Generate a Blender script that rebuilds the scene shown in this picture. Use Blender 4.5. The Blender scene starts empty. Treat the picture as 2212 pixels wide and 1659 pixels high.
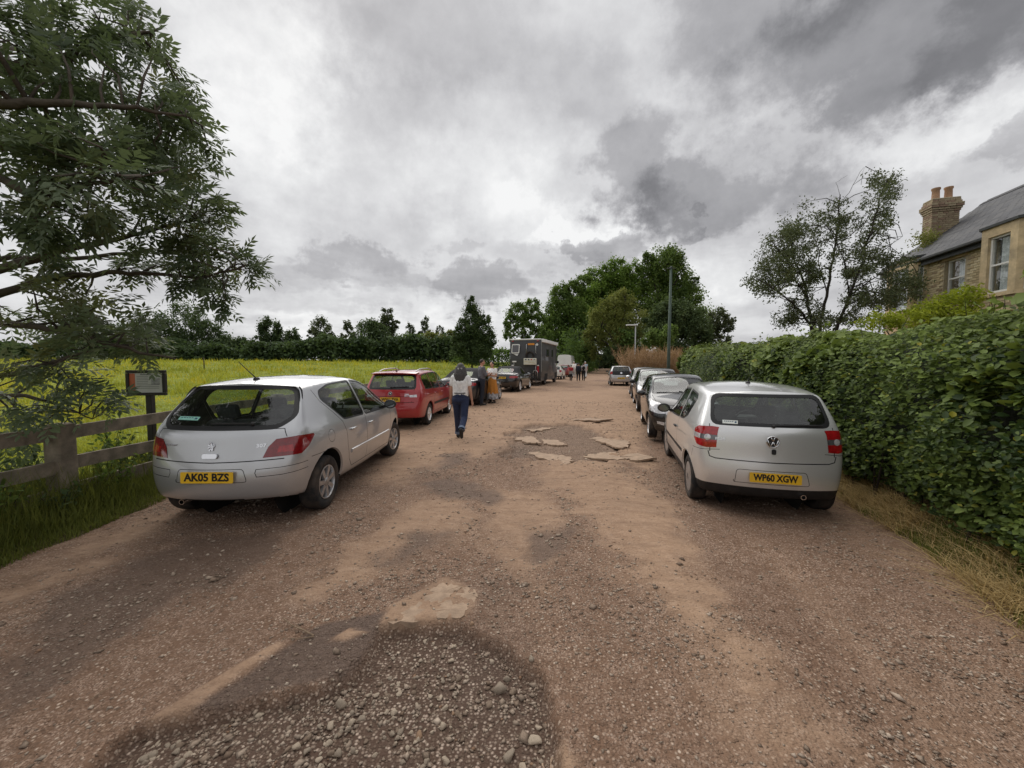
import bpy, bmesh, math, random
import numpy as np
from mathutils import Vector, Matrix, noise as mnoise

# ---------------------------------------------------------------- camera, world, sun, exposure
scene = bpy.context.scene
COL = scene.collection
R = math.radians
CAM_H = 1.68
cam_data = bpy.data.cameras.new('camera')
cam = bpy.data.objects.new('camera', cam_data)
COL.objects.link(cam)
cam_data.sensor_fit = 'HORIZONTAL'
cam_data.sensor_width = 36.0
cam_data.lens = 36.0 * 832.0 / 2212.0
cam_data.clip_start = 0.05
cam_data.clip_end = 3000
cam.location = (0, 0, CAM_H)
PITCH = math.atan(45.5 / 832.0)
cam.rotation_euler = (math.pi / 2 - PITCH, 0, 0)
scene.camera = cam
scene.view_settings.view_transform = 'Standard'
scene.view_settings.look = 'None'
scene.view_settings.gamma = 1.0
scene.view_settings.use_curve_mapping = False
scene.view_settings.exposure = 0.50
scene.render.engine = 'CYCLES'
scene.cycles.use_denoising = True
scene.cycles.max_bounces = 8
scene.cycles.transparent_max_bounces = 12
scene.cycles.caustics_reflective = False
scene.cycles.caustics_refractive = False

SUN_EL, SUN_AZ = R(52), R(-28)          # hidden sun, ahead and to the left (azimuth from +Y towards +X)


class NT:
    """tiny helper to wire node trees"""
    def __init__(self, nt):
        self.nt = nt

    def n(self, kind, **kw):
        nd = self.nt.nodes.new(kind)
        for k, v in kw.items():
            if k.startswith('i_'):
                key = k[2:]
                key = int(key) if key.isdigit() else key.replace('_', ' ')
                nd.inputs[key].default_value = v
            else:
                setattr(nd, k, v)
        return nd

    def l(self, a, b):
        self.nt.links.new(a, b)

    def math(self, op, a, b=None, c=None, clamp=False):
        nd = self.nt.nodes.new('ShaderNodeMath')
        nd.operation = op
        nd.use_clamp = clamp
        for i, v in enumerate((a, b, c)):
            if v is None:
                continue
            if isinstance(v, (int, float)):
                nd.inputs[i].default_value = v
            else:
                self.l(v, nd.inputs[i])
        return nd.outputs[0]

    def mix(self, fac, a, b, blend='MIX'):
        nd = self.nt.nodes.new('ShaderNodeMix')
        nd.data_type = 'RGBA'
        nd.blend_type = blend
        for i, v in ((0, fac), (6, a), (7, b)):
            if isinstance(v, (int, float)):
                nd.inputs[i].default_value = v
            elif isinstance(v, (tuple, list)):
                nd.inputs[i].default_value = (*v[:3], 1)
            else:
                self.l(v, nd.inputs[i])
        return nd.outputs[2]

    def ramp(self, fac, stops, interp='LINEAR'):
        nd = self.nt.nodes.new('ShaderNodeValToRGB')
        cr = nd.color_ramp
        cr.interpolation = interp
        while len(cr.elements) < len(stops):
            cr.elements.new(0.5)
        for e, (p, c) in zip(cr.elements, stops):
            e.position = p
            e.color = (c, c, c, 1) if isinstance(c, (int, float)) else (*c[:3], 1)
        self.l(fac, nd.inputs[0])
        return nd.outputs[0]

    def noise(self, vec, scale, detail=4, rough=0.55, dist=0.0, kind='FBM'):
        nd = self.n('ShaderNodeTexNoise')
        nd.inputs['Scale'].default_value = scale
        nd.inputs['Detail'].default_value = detail
        nd.inputs['Roughness'].default_value = rough
        nd.inputs['Distortion'].default_value = dist
        if vec is not None:
            self.l(vec, nd.inputs['Vector'])
        return nd


def make_world():
    w = bpy.data.worlds.new('World')
    scene.world = w
    w.use_nodes = True
    nt = w.node_tree
    nt.nodes.clear()
    t = NT(nt)
    out = t.n('ShaderNodeOutputWorld')
    bg = t.n('ShaderNodeBackground')
    t.l(bg.outputs[0], out.inputs[0])
    sky = t.n('ShaderNodeTexSky', sky_type='NISHITA', sun_disc=False)
    sky.sun_elevation = SUN_EL
    sky.sun_rotation = SUN_AZ
    sky.air_density = 1.0
    sky.dust_density = 3.0
    skyc = t.n('ShaderNodeVectorMath', operation='SCALE')
    t.l(sky.outputs[0], skyc.inputs[0])
    skyc.inputs['Scale'].default_value = 0.07
    tc = t.n('ShaderNodeTexCoord')
    sep = t.n('ShaderNodeSeparateXYZ')
    t.l(tc.outputs['Generated'], sep.inputs[0])
    x, y, z = sep.outputs
    # cloud layer seen in perspective: direction projected on a flat deck
    zz = t.math('ADD', t.math('MAXIMUM', z, 0.0), 0.16)
    comb = t.n('ShaderNodeCombineXYZ')
    t.l(t.math('DIVIDE', x, zz), comb.inputs[0])
    t.l(t.math('DIVIDE', y, zz), comb.inputs[1])
    deck = comb.outputs[0]
    # azimuth / elevation in degrees, warped by noise so that cloud edges are ragged
    az = t.math('MULTIPLY', t.math('ARCTAN2', x, y), 57.2958)
    el = t.math('MULTIPLY', t.math('ARCSINE', z), 57.2958)
    wn = t.noise(deck, 1.5, 4, 0.6)
    wsep = t.n('ShaderNodeSeparateColor')
    t.l(wn.outputs['Color'], wsep.inputs[0])
    wn2 = t.noise(tc.outputs['Generated'], 9.0, 6, 0.66)
    wsep2 = t.n('ShaderNodeSeparateColor')
    t.l(wn2.outputs['Color'], wsep2.inputs[0])
    azw = t.math('ADD', az, t.math('ADD', t.math('MULTIPLY', t.math('SUBTRACT', wsep.outputs[0], 0.5), 26.0),
                                   t.math('MULTIPLY', t.math('SUBTRACT', wsep2.outputs[0], 0.5), 19.0)))
    elw = t.math('ADD', el, t.math('ADD', t.math('MULTIPLY', t.math('SUBTRACT', wsep.outputs[1], 0.5), 12.0),
                                   t.math('MULTIPLY', t.math('SUBTRACT', wsep2.outputs[1], 0.5), 13.0)))
    base = t.noise(deck, 0.85, 5, 0.58, 0.3).outputs[0]
    fine = t.noise(tc.outputs['Generated'], 7.0, 7, 0.64).outputs[0]
    # luminance of the overcast: bright base modulated by noise
    v = t.math('ADD', t.math('MULTIPLY', t.math('SUBTRACT', base, 0.5), 1.05),
               t.math('MULTIPLY', t.math('SUBTRACT', fine, 0.5), 0.62))
    lum = t.math('ADD', 0.51, t.math('MULTIPLY', v, 0.55))
    blobs = CLOUDS
    for (a0, e0, ra, re, amt, soft) in blobs:
        da = t.math('DIVIDE', t.math('SUBTRACT', azw, a0), ra)
        de = t.math('DIVIDE', t.math('SUBTRACT', elw, e0), re)
        d2 = t.math('ADD', t.math('MULTIPLY', da, da), t.math('MULTIPLY', de, de))
        mr = t.n('ShaderNodeMapRange', interpolation_type='SMOOTHSTEP')
        t.l(t.math('SQRT', d2), mr.inputs[0])
        mr.inputs[1].default_value = 1.0 + soft
        mr.inputs[2].default_value = max(0.0, 1.0 - soft)
        mr.inputs[3].default_value = 0.0
        mr.inputs[4].default_value = amt
        lum = t.math('MULTIPLY', lum, t.math('ADD', 1.0, mr.outputs[0]))
    lum = t.math('MINIMUM', t.math('MAXIMUM', lum, 0.08), 0.70)
    # colour: dark cloud bases slightly violet grey, thin cloud near white
    colr = t.ramp(lum, [(0.0, (0.93, 0.94, 1.02)), (0.35, (0.97, 0.965, 1.0)), (0.6, (0.985, 0.99, 1.0)), (0.85, (1.0, 1.0, 0.985))])
    cl = t.n('ShaderNodeVectorMath', operation='SCALE')
    t.l(colr, cl.inputs[0])
    t.l(lum, cl.inputs['Scale'])
    cov = t.math('MULTIPLY', t.ramp(lum, [(0.0, 1.0), (0.7, 0.97), (1.0, 0.93)]), 1.0)
    mixed = t.mix(cov, skyc.outputs[0], cl.outputs[0])
    t.l(mixed, bg.inputs[0])
    bg.inputs[1].default_value = SKY_STRENGTH
    w.cycles.sampling_method = 'MANUAL'
    w.cycles.sample_map_resolution = 256


SKY_STRENGTH = 0.95
# (azimuth, elevation, half width, half height in degrees, change of luminance, softness)
CLOUDS = [
    (43, 31, 17, 6.0, -0.51, 0.36), (33, 39, 12, 6.5, -0.37, 0.40), (53, 29, 8, 3.5, -0.37, 0.40), (48, 38, 9, 5, -0.20, 0.48),
    (17.5, 26, 6, 5.5, -0.34, 0.36), (27, 21.5, 12, 4, -0.38, 0.36), (11, 33, 6, 5, -0.15, 0.48), (20, 20, 5, 3, -0.20, 0.40),
    (-10, 39, 16, 5, -0.21, 0.56), (-20, 31, 10, 5, -0.05, 0.72),
    (-36, 34, 9, 9, 0.30, 0.8), (-32, 23, 8, 6, 0.18, 0.8), (-8, 25, 10, 4, 0.22, 0.8), (-27, 30, 6, 4, 0.15, 0.8),
    (14, 15.5, 7.5, 3.0, -0.32, 0.16), (9, 13, 4, 2.2, -0.12, 0.32), (13, 18.4, 8, 1.4, 0.25, 0.6),
    (-4, 10.5, 8, 3.0, -0.33, 0.32), (-21, 14.3, 5.5, 2.2, -0.25, 0.36), (-30, 12, 6, 2, -0.15, 0.48), (-10, 16, 4, 1.5, -0.15, 0.40), (-15, 11.5, 5, 1.6, -0.15, 0.40),
    (26.5, 17.8, 2.2, 1.1, -0.25, 0.36), (21, 13, 5, 3, 0.20, 0.7), (6, 20, 9, 2.2, 0.24, 0.7), (48, 21.5, 8, 2.4, 0.28, 0.6), (55, 19, 4, 1.5, -0.21, 0.40), (40, 25, 7, 2, 0.15, 0.7),
    (-16, 5, 26, 2.2, 0.20, 0.8), (-5, 3.2, 30, 1.0, -0.05, 0.72), (40, 9, 8, 3, -0.08, 0.56), (33, 12, 5, 3, 0.15, 0.7), (-26, 8, 8, 1.6, -0.08, 0.48),
]
make_world()
sun_d = bpy.data.lights.new('sun', 'SUN')
sun_d.energy = 1.5
sun_d.angle = R(75)
sun_d.color = (1.0, 0.96, 0.90)
sun = bpy.data.objects.new('sun', sun_d)
COL.objects.link(sun)
sun.rotation_euler = Vector((math.sin(SUN_AZ) * math.cos(SUN_EL), math.cos(SUN_AZ) * math.cos(SUN_EL), math.sin(SUN_EL))).to_track_quat('Z', 'Y').to_euler()

# ---------------------------------------------------------------- helpers
rng = np.random.default_rng(7)
random.seed(5)


def tag(o, label=None, cat=None, group=None, kind=None):
    if label: o['label'] = label
    if cat: o['category'] = cat
    if group: o['group'] = group
    if kind: o['kind'] = kind
    return o


def empty(name, loc=(0, 0, 0), rz=0.0, parent=None):
    o = bpy.data.objects.new(name, None)
    o.empty_display_size = 0.2
    COL.objects.link(o)
    o.location = loc
    o.rotation_euler = (0, 0, rz)
    if parent: o.parent = parent
    return o


def thing(name, label, cat, loc=(0, 0, 0), rz=0.0, group=None):
    return tag(empty(name, loc, rz), label, cat, group)


def link_mesh(name, me, mat=None, parent=None, smooth=None):
    o = bpy.data.objects.new(name, me)
    COL.objects.link(o)
    if mat is not None:
        if isinstance(mat, (list, tuple)):
            for m in mat: me.materials.append(m)
        else:
            me.materials.append(mat)
    if parent: o.parent = parent
    if smooth is not None:
        me.polygons.foreach_set('use_smooth', [smooth] * len(me.polygons))
    return o


def np_mesh(name, V, Fc, cols=None, attr='Col', smooth=False, uv=None):
    """fast mesh from numpy: V (n,3), Fc (m,k) with constant k; cols (n,3) optional point colours"""
    me = bpy.data.meshes.new(name)
    V = np.ascontiguousarray(V, dtype=np.float32)
    Fc = np.ascontiguousarray(Fc, dtype=np.int32)
    m, k = Fc.shape
    me.vertices.add(len(V)); me.vertices.foreach_set('co', V.ravel())
    me.loops.add(m * k); me.loops.foreach_set('vertex_index', Fc.ravel())
    me.polygons.add(m); me.polygons.foreach_set('loop_start', np.arange(m, dtype=np.int32) * k)
    if smooth:
        me.polygons.foreach_set('use_smooth', np.ones(m, dtype=bool))
    if cols is not None:
        a = me.color_attributes.new(attr, 'FLOAT_COLOR', 'POINT')
        c = np.ones((len(V), 4), dtype=np.float32); c[:, :3] = cols
        a.data.foreach_set('color', c.ravel())
    me.update(calc_edges=True)
    return me


class MB:
    """collects shapes into one mesh"""
    def __init__(self):
        self.v, self.f = [], []

    def add(self, vs, fs):
        b = len(self.v)
        self.v += [tuple(p) for p in vs]
        self.f += [tuple(b + i for i in f) for f in fs]
        return self

    def box(self, c, s, rz=0.0, rot=None):
        hx, hy, hz = s[0] / 2, s[1] / 2, s[2] / 2
        M = rot if rot is not None else Matrix.Rotation(rz, 3, 'Z')
        P = [(sx * hx, sy * hy, sz * hz) for sz in (-1, 1) for sy in (-1, 1) for sx in (-1, 1)]
        P = [Vector(c) + M @ Vector(p) for p in P]
        return self.add(P, [(0, 2, 3, 1), (4, 5, 7, 6), (0, 1, 5, 4), (2, 6, 7, 3), (1, 3, 7, 5), (0, 4, 6, 2)])

    def bar(self, a, b, w, h, up=(0, 0, 1)):
        a, b = Vector(a), Vector(b)
        d = (b - a); L = d.length; d.normalize()
        s = d.cross(Vector(up))
        if s.length < 1e-5: s = d.cross(Vector((0, 1, 0)))
        s.normalize(); u = s.cross(d)
        M = Matrix((s, d, u)).transposed()
        return self.box((a + b) / 2, (w, L, h), rot=M)

    def tube(self, pts, r, n=8, cap=True):
        pts = [Vector(p) for p in pts]
        rs = r if isinstance(r, (list, tuple, np.ndarray)) else [r] * len(pts)
        rings = []; prev = None
        for i, p in enumerate(pts):
            d = (pts[min(i + 1, len(pts) - 1)] - pts[max(i - 1, 0)])
            if d.length < 1e-9: d = Vector((0, 0, 1))
            d.normalize()
            if prev is None:
                u = d.orthogonal().normalized()
            else:
                u = prev - d * prev.dot(d)
                u = u.normalized() if u.length > 1e-6 else d.orthogonal().normalized()
            prev = u; w = d.cross(u)
            rings.append([p + (u * math.cos(2 * math.pi * k / n) + w * math.sin(2 * math.pi * k / n)) * rs[i] for k in range(n)])
        vs = [q for ring in rings for q in ring]
        fs = []
        for i in range(len(rings) - 1):
            for k in range(n):
                fs.append((i * n + k, i * n + (k + 1) % n, (i + 1) * n + (k + 1) % n, (i + 1) * n + k))
        if cap:
            fs.append(tuple(range(n - 1, -1, -1)))
            fs.append(tuple((len(rings) - 1) * n + k for k in range(n)))
        return self.add(vs, fs)

    def lathe(self, prof, c=(0, 0, 0), axis='Z', n=24, closed=False):
        """prof: list of (radius, height)"""
        vs, fs = [], []
        m = len(prof)
        for k in range(n):
            a = 2 * math.pi * k / n
            for (r, h) in prof:
                p = (r * math.cos(a), r * math.sin(a), h)
                if axis == 'X': p = (p[2], p[0], p[1])
                elif axis == 'Y': p = (p[0], p[2], p[1])
                vs.append((p[0] + c[0], p[1] + c[1], p[2] + c[2]))
        for k in range(n):
            k2 = (k + 1) % n
            for i in range(m - 1 if not closed else m):
                j = (i + 1) % m
                q = (k * m + i, k2 * m + i, k2 * m + j, k * m + j)
                if axis == 'Y': q = q[::-1]
                fs.append(q)
        return self.add(vs, fs)

    def prism(self, poly, origin, ux, uy, depth):
        """poly in 2D, extruded from origin plane along ux x uy by depth"""
        o, ux, uy = Vector(origin), Vector(ux), Vector(uy)
        nn = ux.cross(uy).normalized()
        n = len(poly)
        A = [o + ux * p[0] + uy * p[1] for p in poly]
        B = [p + nn * depth for p in A]
        fs = [tuple(range(n - 1, -1, -1)), tuple(range(n, 2 * n))]
        for i in range(n):
            j = (i + 1) % n
            fs.append((i, j, n + j, n + i))
        return self.add(A + B, fs)

    def ball(self, c, r, nu=12, nv=8, M=None):
        rx, ry, rz = (r, r, r) if isinstance(r, (int, float)) else r
        vs, fs = [], []
        for i in range(nv + 1):
            th = math.pi * i / nv
            for k in range(nu):
                a = 2 * math.pi * k / nu
                p = Vector((rx * math.sin(th) * math.cos(a), ry * math.sin(th) * math.sin(a), rz * math.cos(th)))
                if M is not None: p = M @ p
                vs.append(Vector(c) + p)
        for i in range(nv):
            for k in range(nu):
                k2 = (k + 1) % nu
                fs.append((i * nu + k, (i + 1) * nu + k, (i + 1) * nu + k2, i * nu + k2))
        return self.add(vs, fs)

    def build(self, name, mat, parent=None, smooth=False, bevel=0.0, weld=False, angle=None, seg=1):
        me = bpy.data.meshes.new(name)
        me.from_pydata(self.v, [], self.f)
        if weld or bevel:
            bm = bmesh.new(); bm.from_mesh(me)
            bmesh.ops.remove_doubles(bm, verts=bm.verts, dist=1e-5)
            if bevel:
                es = [e for e in bm.edges if len(e.link_faces) == 2 and e.calc_face_angle(0) > 0.5]
                bmesh.ops.bevel(bm, geom=es, offset=bevel, segments=seg, affect='EDGES', profile=0.6)
            bm.to_mesh(me); bm.free()
        me.update()
        o = link_mesh(name, me, mat, parent)
        if smooth:
            me.polygons.foreach_set('use_smooth', [True] * len(me.polygons))
            if angle: me.set_sharp_from_angle(angle=angle)
        return o


def copy_tree(o, parent=None):
    c = o.copy(); COL.objects.link(c)
    if parent: c.parent = parent
    for ch in list(o.children):
        copy_tree(ch, c)
    return c


def realize(o):
    """apply modifiers of o and return a plain mesh datablock"""
    dg = bpy.context.evaluated_depsgraph_get()
    me = bpy.data.meshes.new_from_object(o.evaluated_get(dg), preserve_all_data_layers=False, depsgraph=dg)
    return me


def lerp_table(tab, x):
    xs = [p[0] for p in tab]; ys = [p[1] for p in tab]
    return float(np.interp(x, xs, ys))


def smooth_table(tab):
    """monotone-ish cubic interpolation of a table"""
    xs = np.array([p[0] for p in tab], float); ys = np.array([p[1] for p in tab], float)
    d = np.diff(ys) / np.diff(xs)
    m = np.zeros(len(xs)); m[0], m[-1] = d[0], d[-1]
    for i in range(1, len(xs) - 1):
        m[i] = 0 if d[i - 1] * d[i] <= 0 else 2 * d[i - 1] * d[i] / (d[i - 1] + d[i])

    def f(x):
        x = min(max(x, xs[0]), xs[-1])
        i = int(min(max(np.searchsorted(xs, x) - 1, 0), len(xs) - 2))
        h = xs[i + 1] - xs[i]; t = (x - xs[i]) / h
        return float((2 * t**3 - 3 * t**2 + 1) * ys[i] + (t**3 - 2 * t**2 + t) * h * m[i] + (-2 * t**3 + 3 * t**2) * ys[i + 1] + (t**3 - t**2) * h * m[i + 1])
    return f


# ---------------------------------------------------------------- materials
MATS = {}


def mat(name, col=(0.5, 0.5, 0.5), rough=0.6, metal=0.0, spec=0.5, coat=0.0, var=0.0, vscale=8.0, bump=0.0, bscale=60.0, dirt=None, emit=None):
    """principled material with procedural colour variation, bump and optional dirt"""
    if name in MATS: return MATS[name]
    m = bpy.data.materials.new(name); MATS[name] = m
    m.use_nodes = True
    t = NT(m.node_tree)
    b = m.node_tree.nodes['Principled BSDF']
    b.inputs['Base Color'].default_value = (*col, 1)
    b.inputs['Roughness'].default_value = rough
    b.inputs['Metallic'].default_value = metal
    b.inputs['Specular IOR Level'].default_value = spec
    b.inputs['Coat Weight'].default_value = coat
    b.inputs['Coat Roughness'].default_value = 0.06
    tc = t.n('ShaderNodeTexCoord')
    csock = None
    if var:
        nz = t.noise(tc.outputs['Object'], vscale, 5, 0.6)
        lo = tuple(c * (1 - var) for c in col); hi = tuple(min(1, c * (1 + var)) for c in col)
        csock = t.ramp(nz.outputs[0], [(0.3, lo), (0.7, hi)])
    if dirt:
        dcol, amount, dscale = dirt
        nz = t.noise(tc.outputs['Object'], dscale, 6, 0.65)
        f = t.ramp(nz.outputs[0], [(0.62 - 0.3 * amount, 0.0), (0.80, 1.0)])
        csock = t.mix(t.math('MULTIPLY', f, amount), csock if csock is not None else tuple(col), dcol)
    if csock is not None:
        t.l(csock, b.inputs['Base Color'])
    if bump:
        nz = t.noise(tc.outputs['Object'], bscale, 4, 0.6)
        bp = t.n('ShaderNodeBump')
        bp.inputs['Strength'].default_value = bump
        bp.inputs['Distance'].default_value = 0.01
        t.l(nz.outputs[0], bp.inputs['Height'])
        t.l(bp.outputs[0], b.inputs['Normal'])
    if emit:
        b.inputs['Emission Color'].default_value = (*emit[0], 1)
        b.inputs['Emission Strength'].default_value = emit[1]
    return m


def leaf_mat(name, dark, light, trans=0.35, rough=0.5, attr='Col', spec=0.3):
    """leaf colour between two tones by the per-leaf attribute, with light passing through"""
    if name in MATS: return MATS[name]
    m = bpy.data.materials.new(name); MATS[name] = m
    m.use_nodes = True
    nt = m.node_tree
    t = NT(nt)
    b = nt.nodes['Principled BSDF']; out = nt.nodes['Material Output']
    at = t.n('ShaderNodeAttribute', attribute_name=attr)
    sp = t.n('ShaderNodeSeparateColor'); t.l(at.outputs['Color'], sp.inputs[0])
    c = t.mix(sp.outputs[0], dark, light)
    c = t.mix(sp.outputs[1], c, tuple(min(1, x) for x in (light[0] * 1.7, light[1] * 1.15, light[2] * 0.55)))
    t.l(c, b.inputs['Base Color'])
    b.inputs['Roughness'].default_value = rough
    b.inputs['Specular IOR Level'].default_value = spec
    tr = t.n('ShaderNodeBsdfTranslucent')
    t.l(t.mix(0.35, c, (light[0] * 1.3, light[1] * 1.3, light[2] * 0.6)), tr.inputs[0])
    mx = t.n('ShaderNodeMixShader'); mx.inputs[0].default_value = trans
    t.l(b.outputs[0], mx.inputs[1]); t.l(tr.outputs[0], mx.inputs[2])
    t.l(mx.outputs[0], out.inputs[0])
    return m


def glass_mat(name, tint=(0.45, 0.5, 0.48), rough=0.02, clear=1.0):
    if name in MATS: return MATS[name]
    m = bpy.data.materials.new(name); MATS[name] = m
    m.use_nodes = True
    nt = m.node_tree; nt.nodes.clear(); t = NT(nt)
    out = t.n('ShaderNodeOutputMaterial')
    tr = t.n('ShaderNodeBsdfTransparent'); tr.inputs[0].default_value = (*tint, 1)
    gl = t.n('ShaderNodeBsdfGlossy'); gl.inputs['Roughness'].default_value = rough
    tc = t.n('ShaderNodeTexCoord')
    fr = t.n('ShaderNodeLayerWeight'); fr.inputs[0].default_value = 0.5
    f2 = t.math('ADD', t.math('MULTIPLY', t.math('POWER', fr.outputs['Facing'], 4.0), 0.9), 0.10, clamp=True)
    mx = t.n('ShaderNodeMixShader')
    t.l(f2, mx.inputs[0]); t.l(tr.outputs[0], mx.inputs[1]); t.l(gl.outputs[0], mx.inputs[2])
    df = t.n('ShaderNodeBsdfDiffuse'); df.inputs[0].default_value = (0.30, 0.29, 0.27, 1)
    dn = t.noise(tc.outputs['Object'], 5.0, 5, 0.6)
    mx2 = t.n('ShaderNodeMixShader')
    t.l(t.ramp(dn.outputs[0], [(0.4, 0.01), (0.75, 0.03)]), mx2.inputs[0])
    t.l(mx.outputs[0], mx2.inputs[1]); t.l(df.outputs[0], mx2.inputs[2])
    t.l(mx2.outputs[0], out.inputs[0])
    return m


def paint_mat(name, col, metal=0.6, rough=0.35, coat=1.0, dust=0.25):
    if name in MATS: return MATS[name]
    m = bpy.data.materials.new(name); MATS[name] = m
    m.use_nodes = True
    nt = m.node_tree; t = NT(nt)
    b = nt.nodes['Principled BSDF']
    b.inputs['Metallic'].default_value = metal
    b.inputs['Coat Weight'].default_value = coat
    b.inputs['Coat Roughness'].default_value = 0.05
    tc = t.n('ShaderNodeTexCoord')
    vo = t.n('ShaderNodeTexVoronoi'); vo.inputs['Scale'].default_value = 900
    t.l(tc.outputs['Object'], vo.inputs['Vector'])
    fl = t.ramp(vo.outputs['Distance'], [(0.0, tuple(min(1, c * 1.15) for c in col)), (0.6, tuple(c * 0.88 for c in col))])
    # road dust: streaky, thickest low on the body
    sp = t.n('ShaderNodeSeparateXYZ'); t.l(tc.outputs['Object'], sp.inputs[0])
    nz = t.noise(tc.outputs['Object'], 4.0, 6, 0.65)
    mr = t.n('ShaderNodeMapRange'); t.l(sp.outputs[2], mr.inputs[0])
    mr.inputs[1].default_value = 0.95; mr.inputs[2].default_value = 0.22
    mr.inputs[3].default_value = 0.06; mr.inputs[4].default_value = 1.0
    d = t.math('MULTIPLY', t.math('MULTIPLY', mr.outputs[0], t.ramp(nz.outputs[0], [(0.35, 0.25), (0.75, 1.0)])), dust, clamp=True)
    c = t.mix(d, fl, (0.26, 0.20, 0.15))
    t.l(c, b.inputs['Base Color'])
    t.l(t.math('ADD', rough, t.math('MULTIPLY', d, 0.5)), b.inputs['Roughness'])
    t.l(t.math('MULTIPLY', t.math('SUBTRACT', 1.0, d), metal), b.inputs['Metallic'])
    return m


def edge_noise(x, y, s=1.0, o=3):
    return mnoise.fractal(Vector((x * s, y * s, 3.7)), 1.0, 2.0, o)

# ================================================================ SETTING: ground, road, verge
def ray(px, py):
    """direction of a survey pixel of the 2212 x 1659 photograph"""
    x = (px - 1106.0) / 832.0; y = (829.5 - py) / 832.0
    return (x, math.cos(PITCH) + y * math.sin(PITCH), -math.sin(PITCH) + y * math.cos(PITCH))


def gnd(px, py, z=0.0):
    d = ray(px, py); t = (z - CAM_H) / d[2]
    return (d[0] * t, d[1] * t)


def at(px, py, Y):
    d = ray(px, py); t = Y / d[1]
    return Vector((d[0] * t, Y, CAM_H + d[2] * t))


def vnoise(x, y, seed=0):
    """vectorised value noise"""
    x = np.asarray(x, float); y = np.asarray(y, float)
    xi = np.floor(x).astype(np.int64); yi = np.floor(y).astype(np.int64)
    xf = x - xi; yf = y - yi
    u = xf * xf * (3 - 2 * xf); v = yf * yf * (3 - 2 * yf)

    def h(a, b):
        n = (a * 374761393 + b * 668265263 + seed * 974634777) & 0xFFFFFFFF
        n = ((n ^ (n >> 13)) * 1274126177) & 0xFFFFFFFF
        return ((n ^ (n >> 16)) & 0xFFFF) / 65535.0
    return (h(xi, yi) * (1 - u) + h(xi + 1, yi) * u) * (1 - v) + (h(xi, yi + 1) * (1 - u) + h(xi + 1, yi + 1) * u) * v


def fbm(x, y, oct=5, seed=0, gain=0.5):
    s = 0; a = 1; tot = 0
    for o in range(oct):
        s = s + a * vnoise(x * 2**o + 17.3 * o, y * 2**o - 9.1 * o, seed + o); tot += a; a *= gain
    return s / tot


def sstep(a, b, x):
    t = np.clip((x - a) / (b - a), 0, 1)
    return t * t * (3 - 2 * t)


def poly_sd(x, y, poly):
    """signed distance to a polygon, negative inside (vectorised)"""
    x = np.asarray(x, float); y = np.asarray(y, float)
    d = np.full(x.shape, 1e9); ins = np.zeros(x.shape, bool)
    n = len(poly)
    for i in range(n):
        ax, ay = poly[i]; bx, by = poly[(i + 1) % n]
        ex, ey = bx - ax, by - ay
        t = np.clip(((x - ax) * ex + (y - ay) * ey) / (ex * ex + ey * ey + 1e-12), 0, 1)
        d = np.minimum(d, (x - ax - t * ex)**2 + (y - ay - t * ey)**2)
        c = ((ay > y) != (by > y))
        with np.errstate(divide='ignore', invalid='ignore'):
            c &= x < (bx - ax) * (y - ay) / (by - ay + 1e-12) + ax
        ins ^= c
    d = np.sqrt(d)
    return np.where(ins, -d, d)


def G(*pts):
    return [gnd(*p) for p in pts]


ROAD_R = [(-6, 1.6), (0, 2.55), (2.3, 3.3), (4, 4.0), (9, 5.5), (17, 8.0), (28, 9.4), (45, 12.4), (60, 15.0), (95, 24.0), (140, 38)]
ROAD_L = [(-6, -4.1), (0, -4.15), (3, -4.2), (5, -4.3), (10, -4.7), (15, -4.0), (23, -2.6), (30, -0.8), (38, 1.6), (45, 4.2), (60, 8.6), (95, 18.0), (140, 31)]
rr = lambda y: np.interp(y, [p[0] for p in ROAD_R], [p[1] for p in ROAD_R])
rl = lambda y: np.interp(y, [p[0] for p in ROAD_L], [p[1] for p in ROAD_L])

P_HOLE = G((815, 1356), (900, 1352), (1005, 1342), (1085, 1395), (1150, 1455), (1198, 1520), (1216, 1585), (1205, 1700), (120, 1700), (300, 1565), (420, 1545), (560, 1505), (700, 1475), (780, 1425), (806, 1375))
P_DARK = G((385, 1540), (500, 1480), (620, 1398), (690, 1352), (835, 1325), (808, 1395), (785, 1425), (745, 1465), (640, 1490), (560, 1505), (470, 1535))
P_SLAB = G((818, 1358), (850, 1310), (960, 1250), (1035, 1275), (1032, 1312), (1000, 1342), (900, 1350))
P_STRIP = G((318, 1556), (440, 1480), (600, 1388), (622, 1398), (500, 1478), (410, 1542))
P_ISLE = G((708, 1388), (755, 1362), (800, 1372), (742, 1396))
P_TONGUE = G((1150, 1659), (1165, 1615), (1210, 1590), (1240, 1640), (1235, 1700), (1130, 1700))
DUSTS = [G((1150, 930), (1260, 940), (1420, 1060), (1540, 1290), (1480, 1330), (1380, 1280), (1260, 1120), (1150, 1010)),
         G((880, 1085), (1000, 1070), (1060, 1110), (960, 1160), (830, 1230), (700, 1300), (640, 1290), (780, 1170)),
         G((1590, 1400), (1660, 1395), (1760, 1560), (1780, 1640), (1690, 1600), (1620, 1480)),
         G((0, 1280), (150, 1190), (300, 1110), (330, 1130), (180, 1230), (0, 1330)),
         G((1040, 1060), (1180, 1050), (1230, 1180), (1170, 1260), (1070, 1200)),
         G((900, 860), (1360, 840), (1400, 1000), (1150, 960), (960, 1000), (860, 1040), (800, 1030))]
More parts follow.
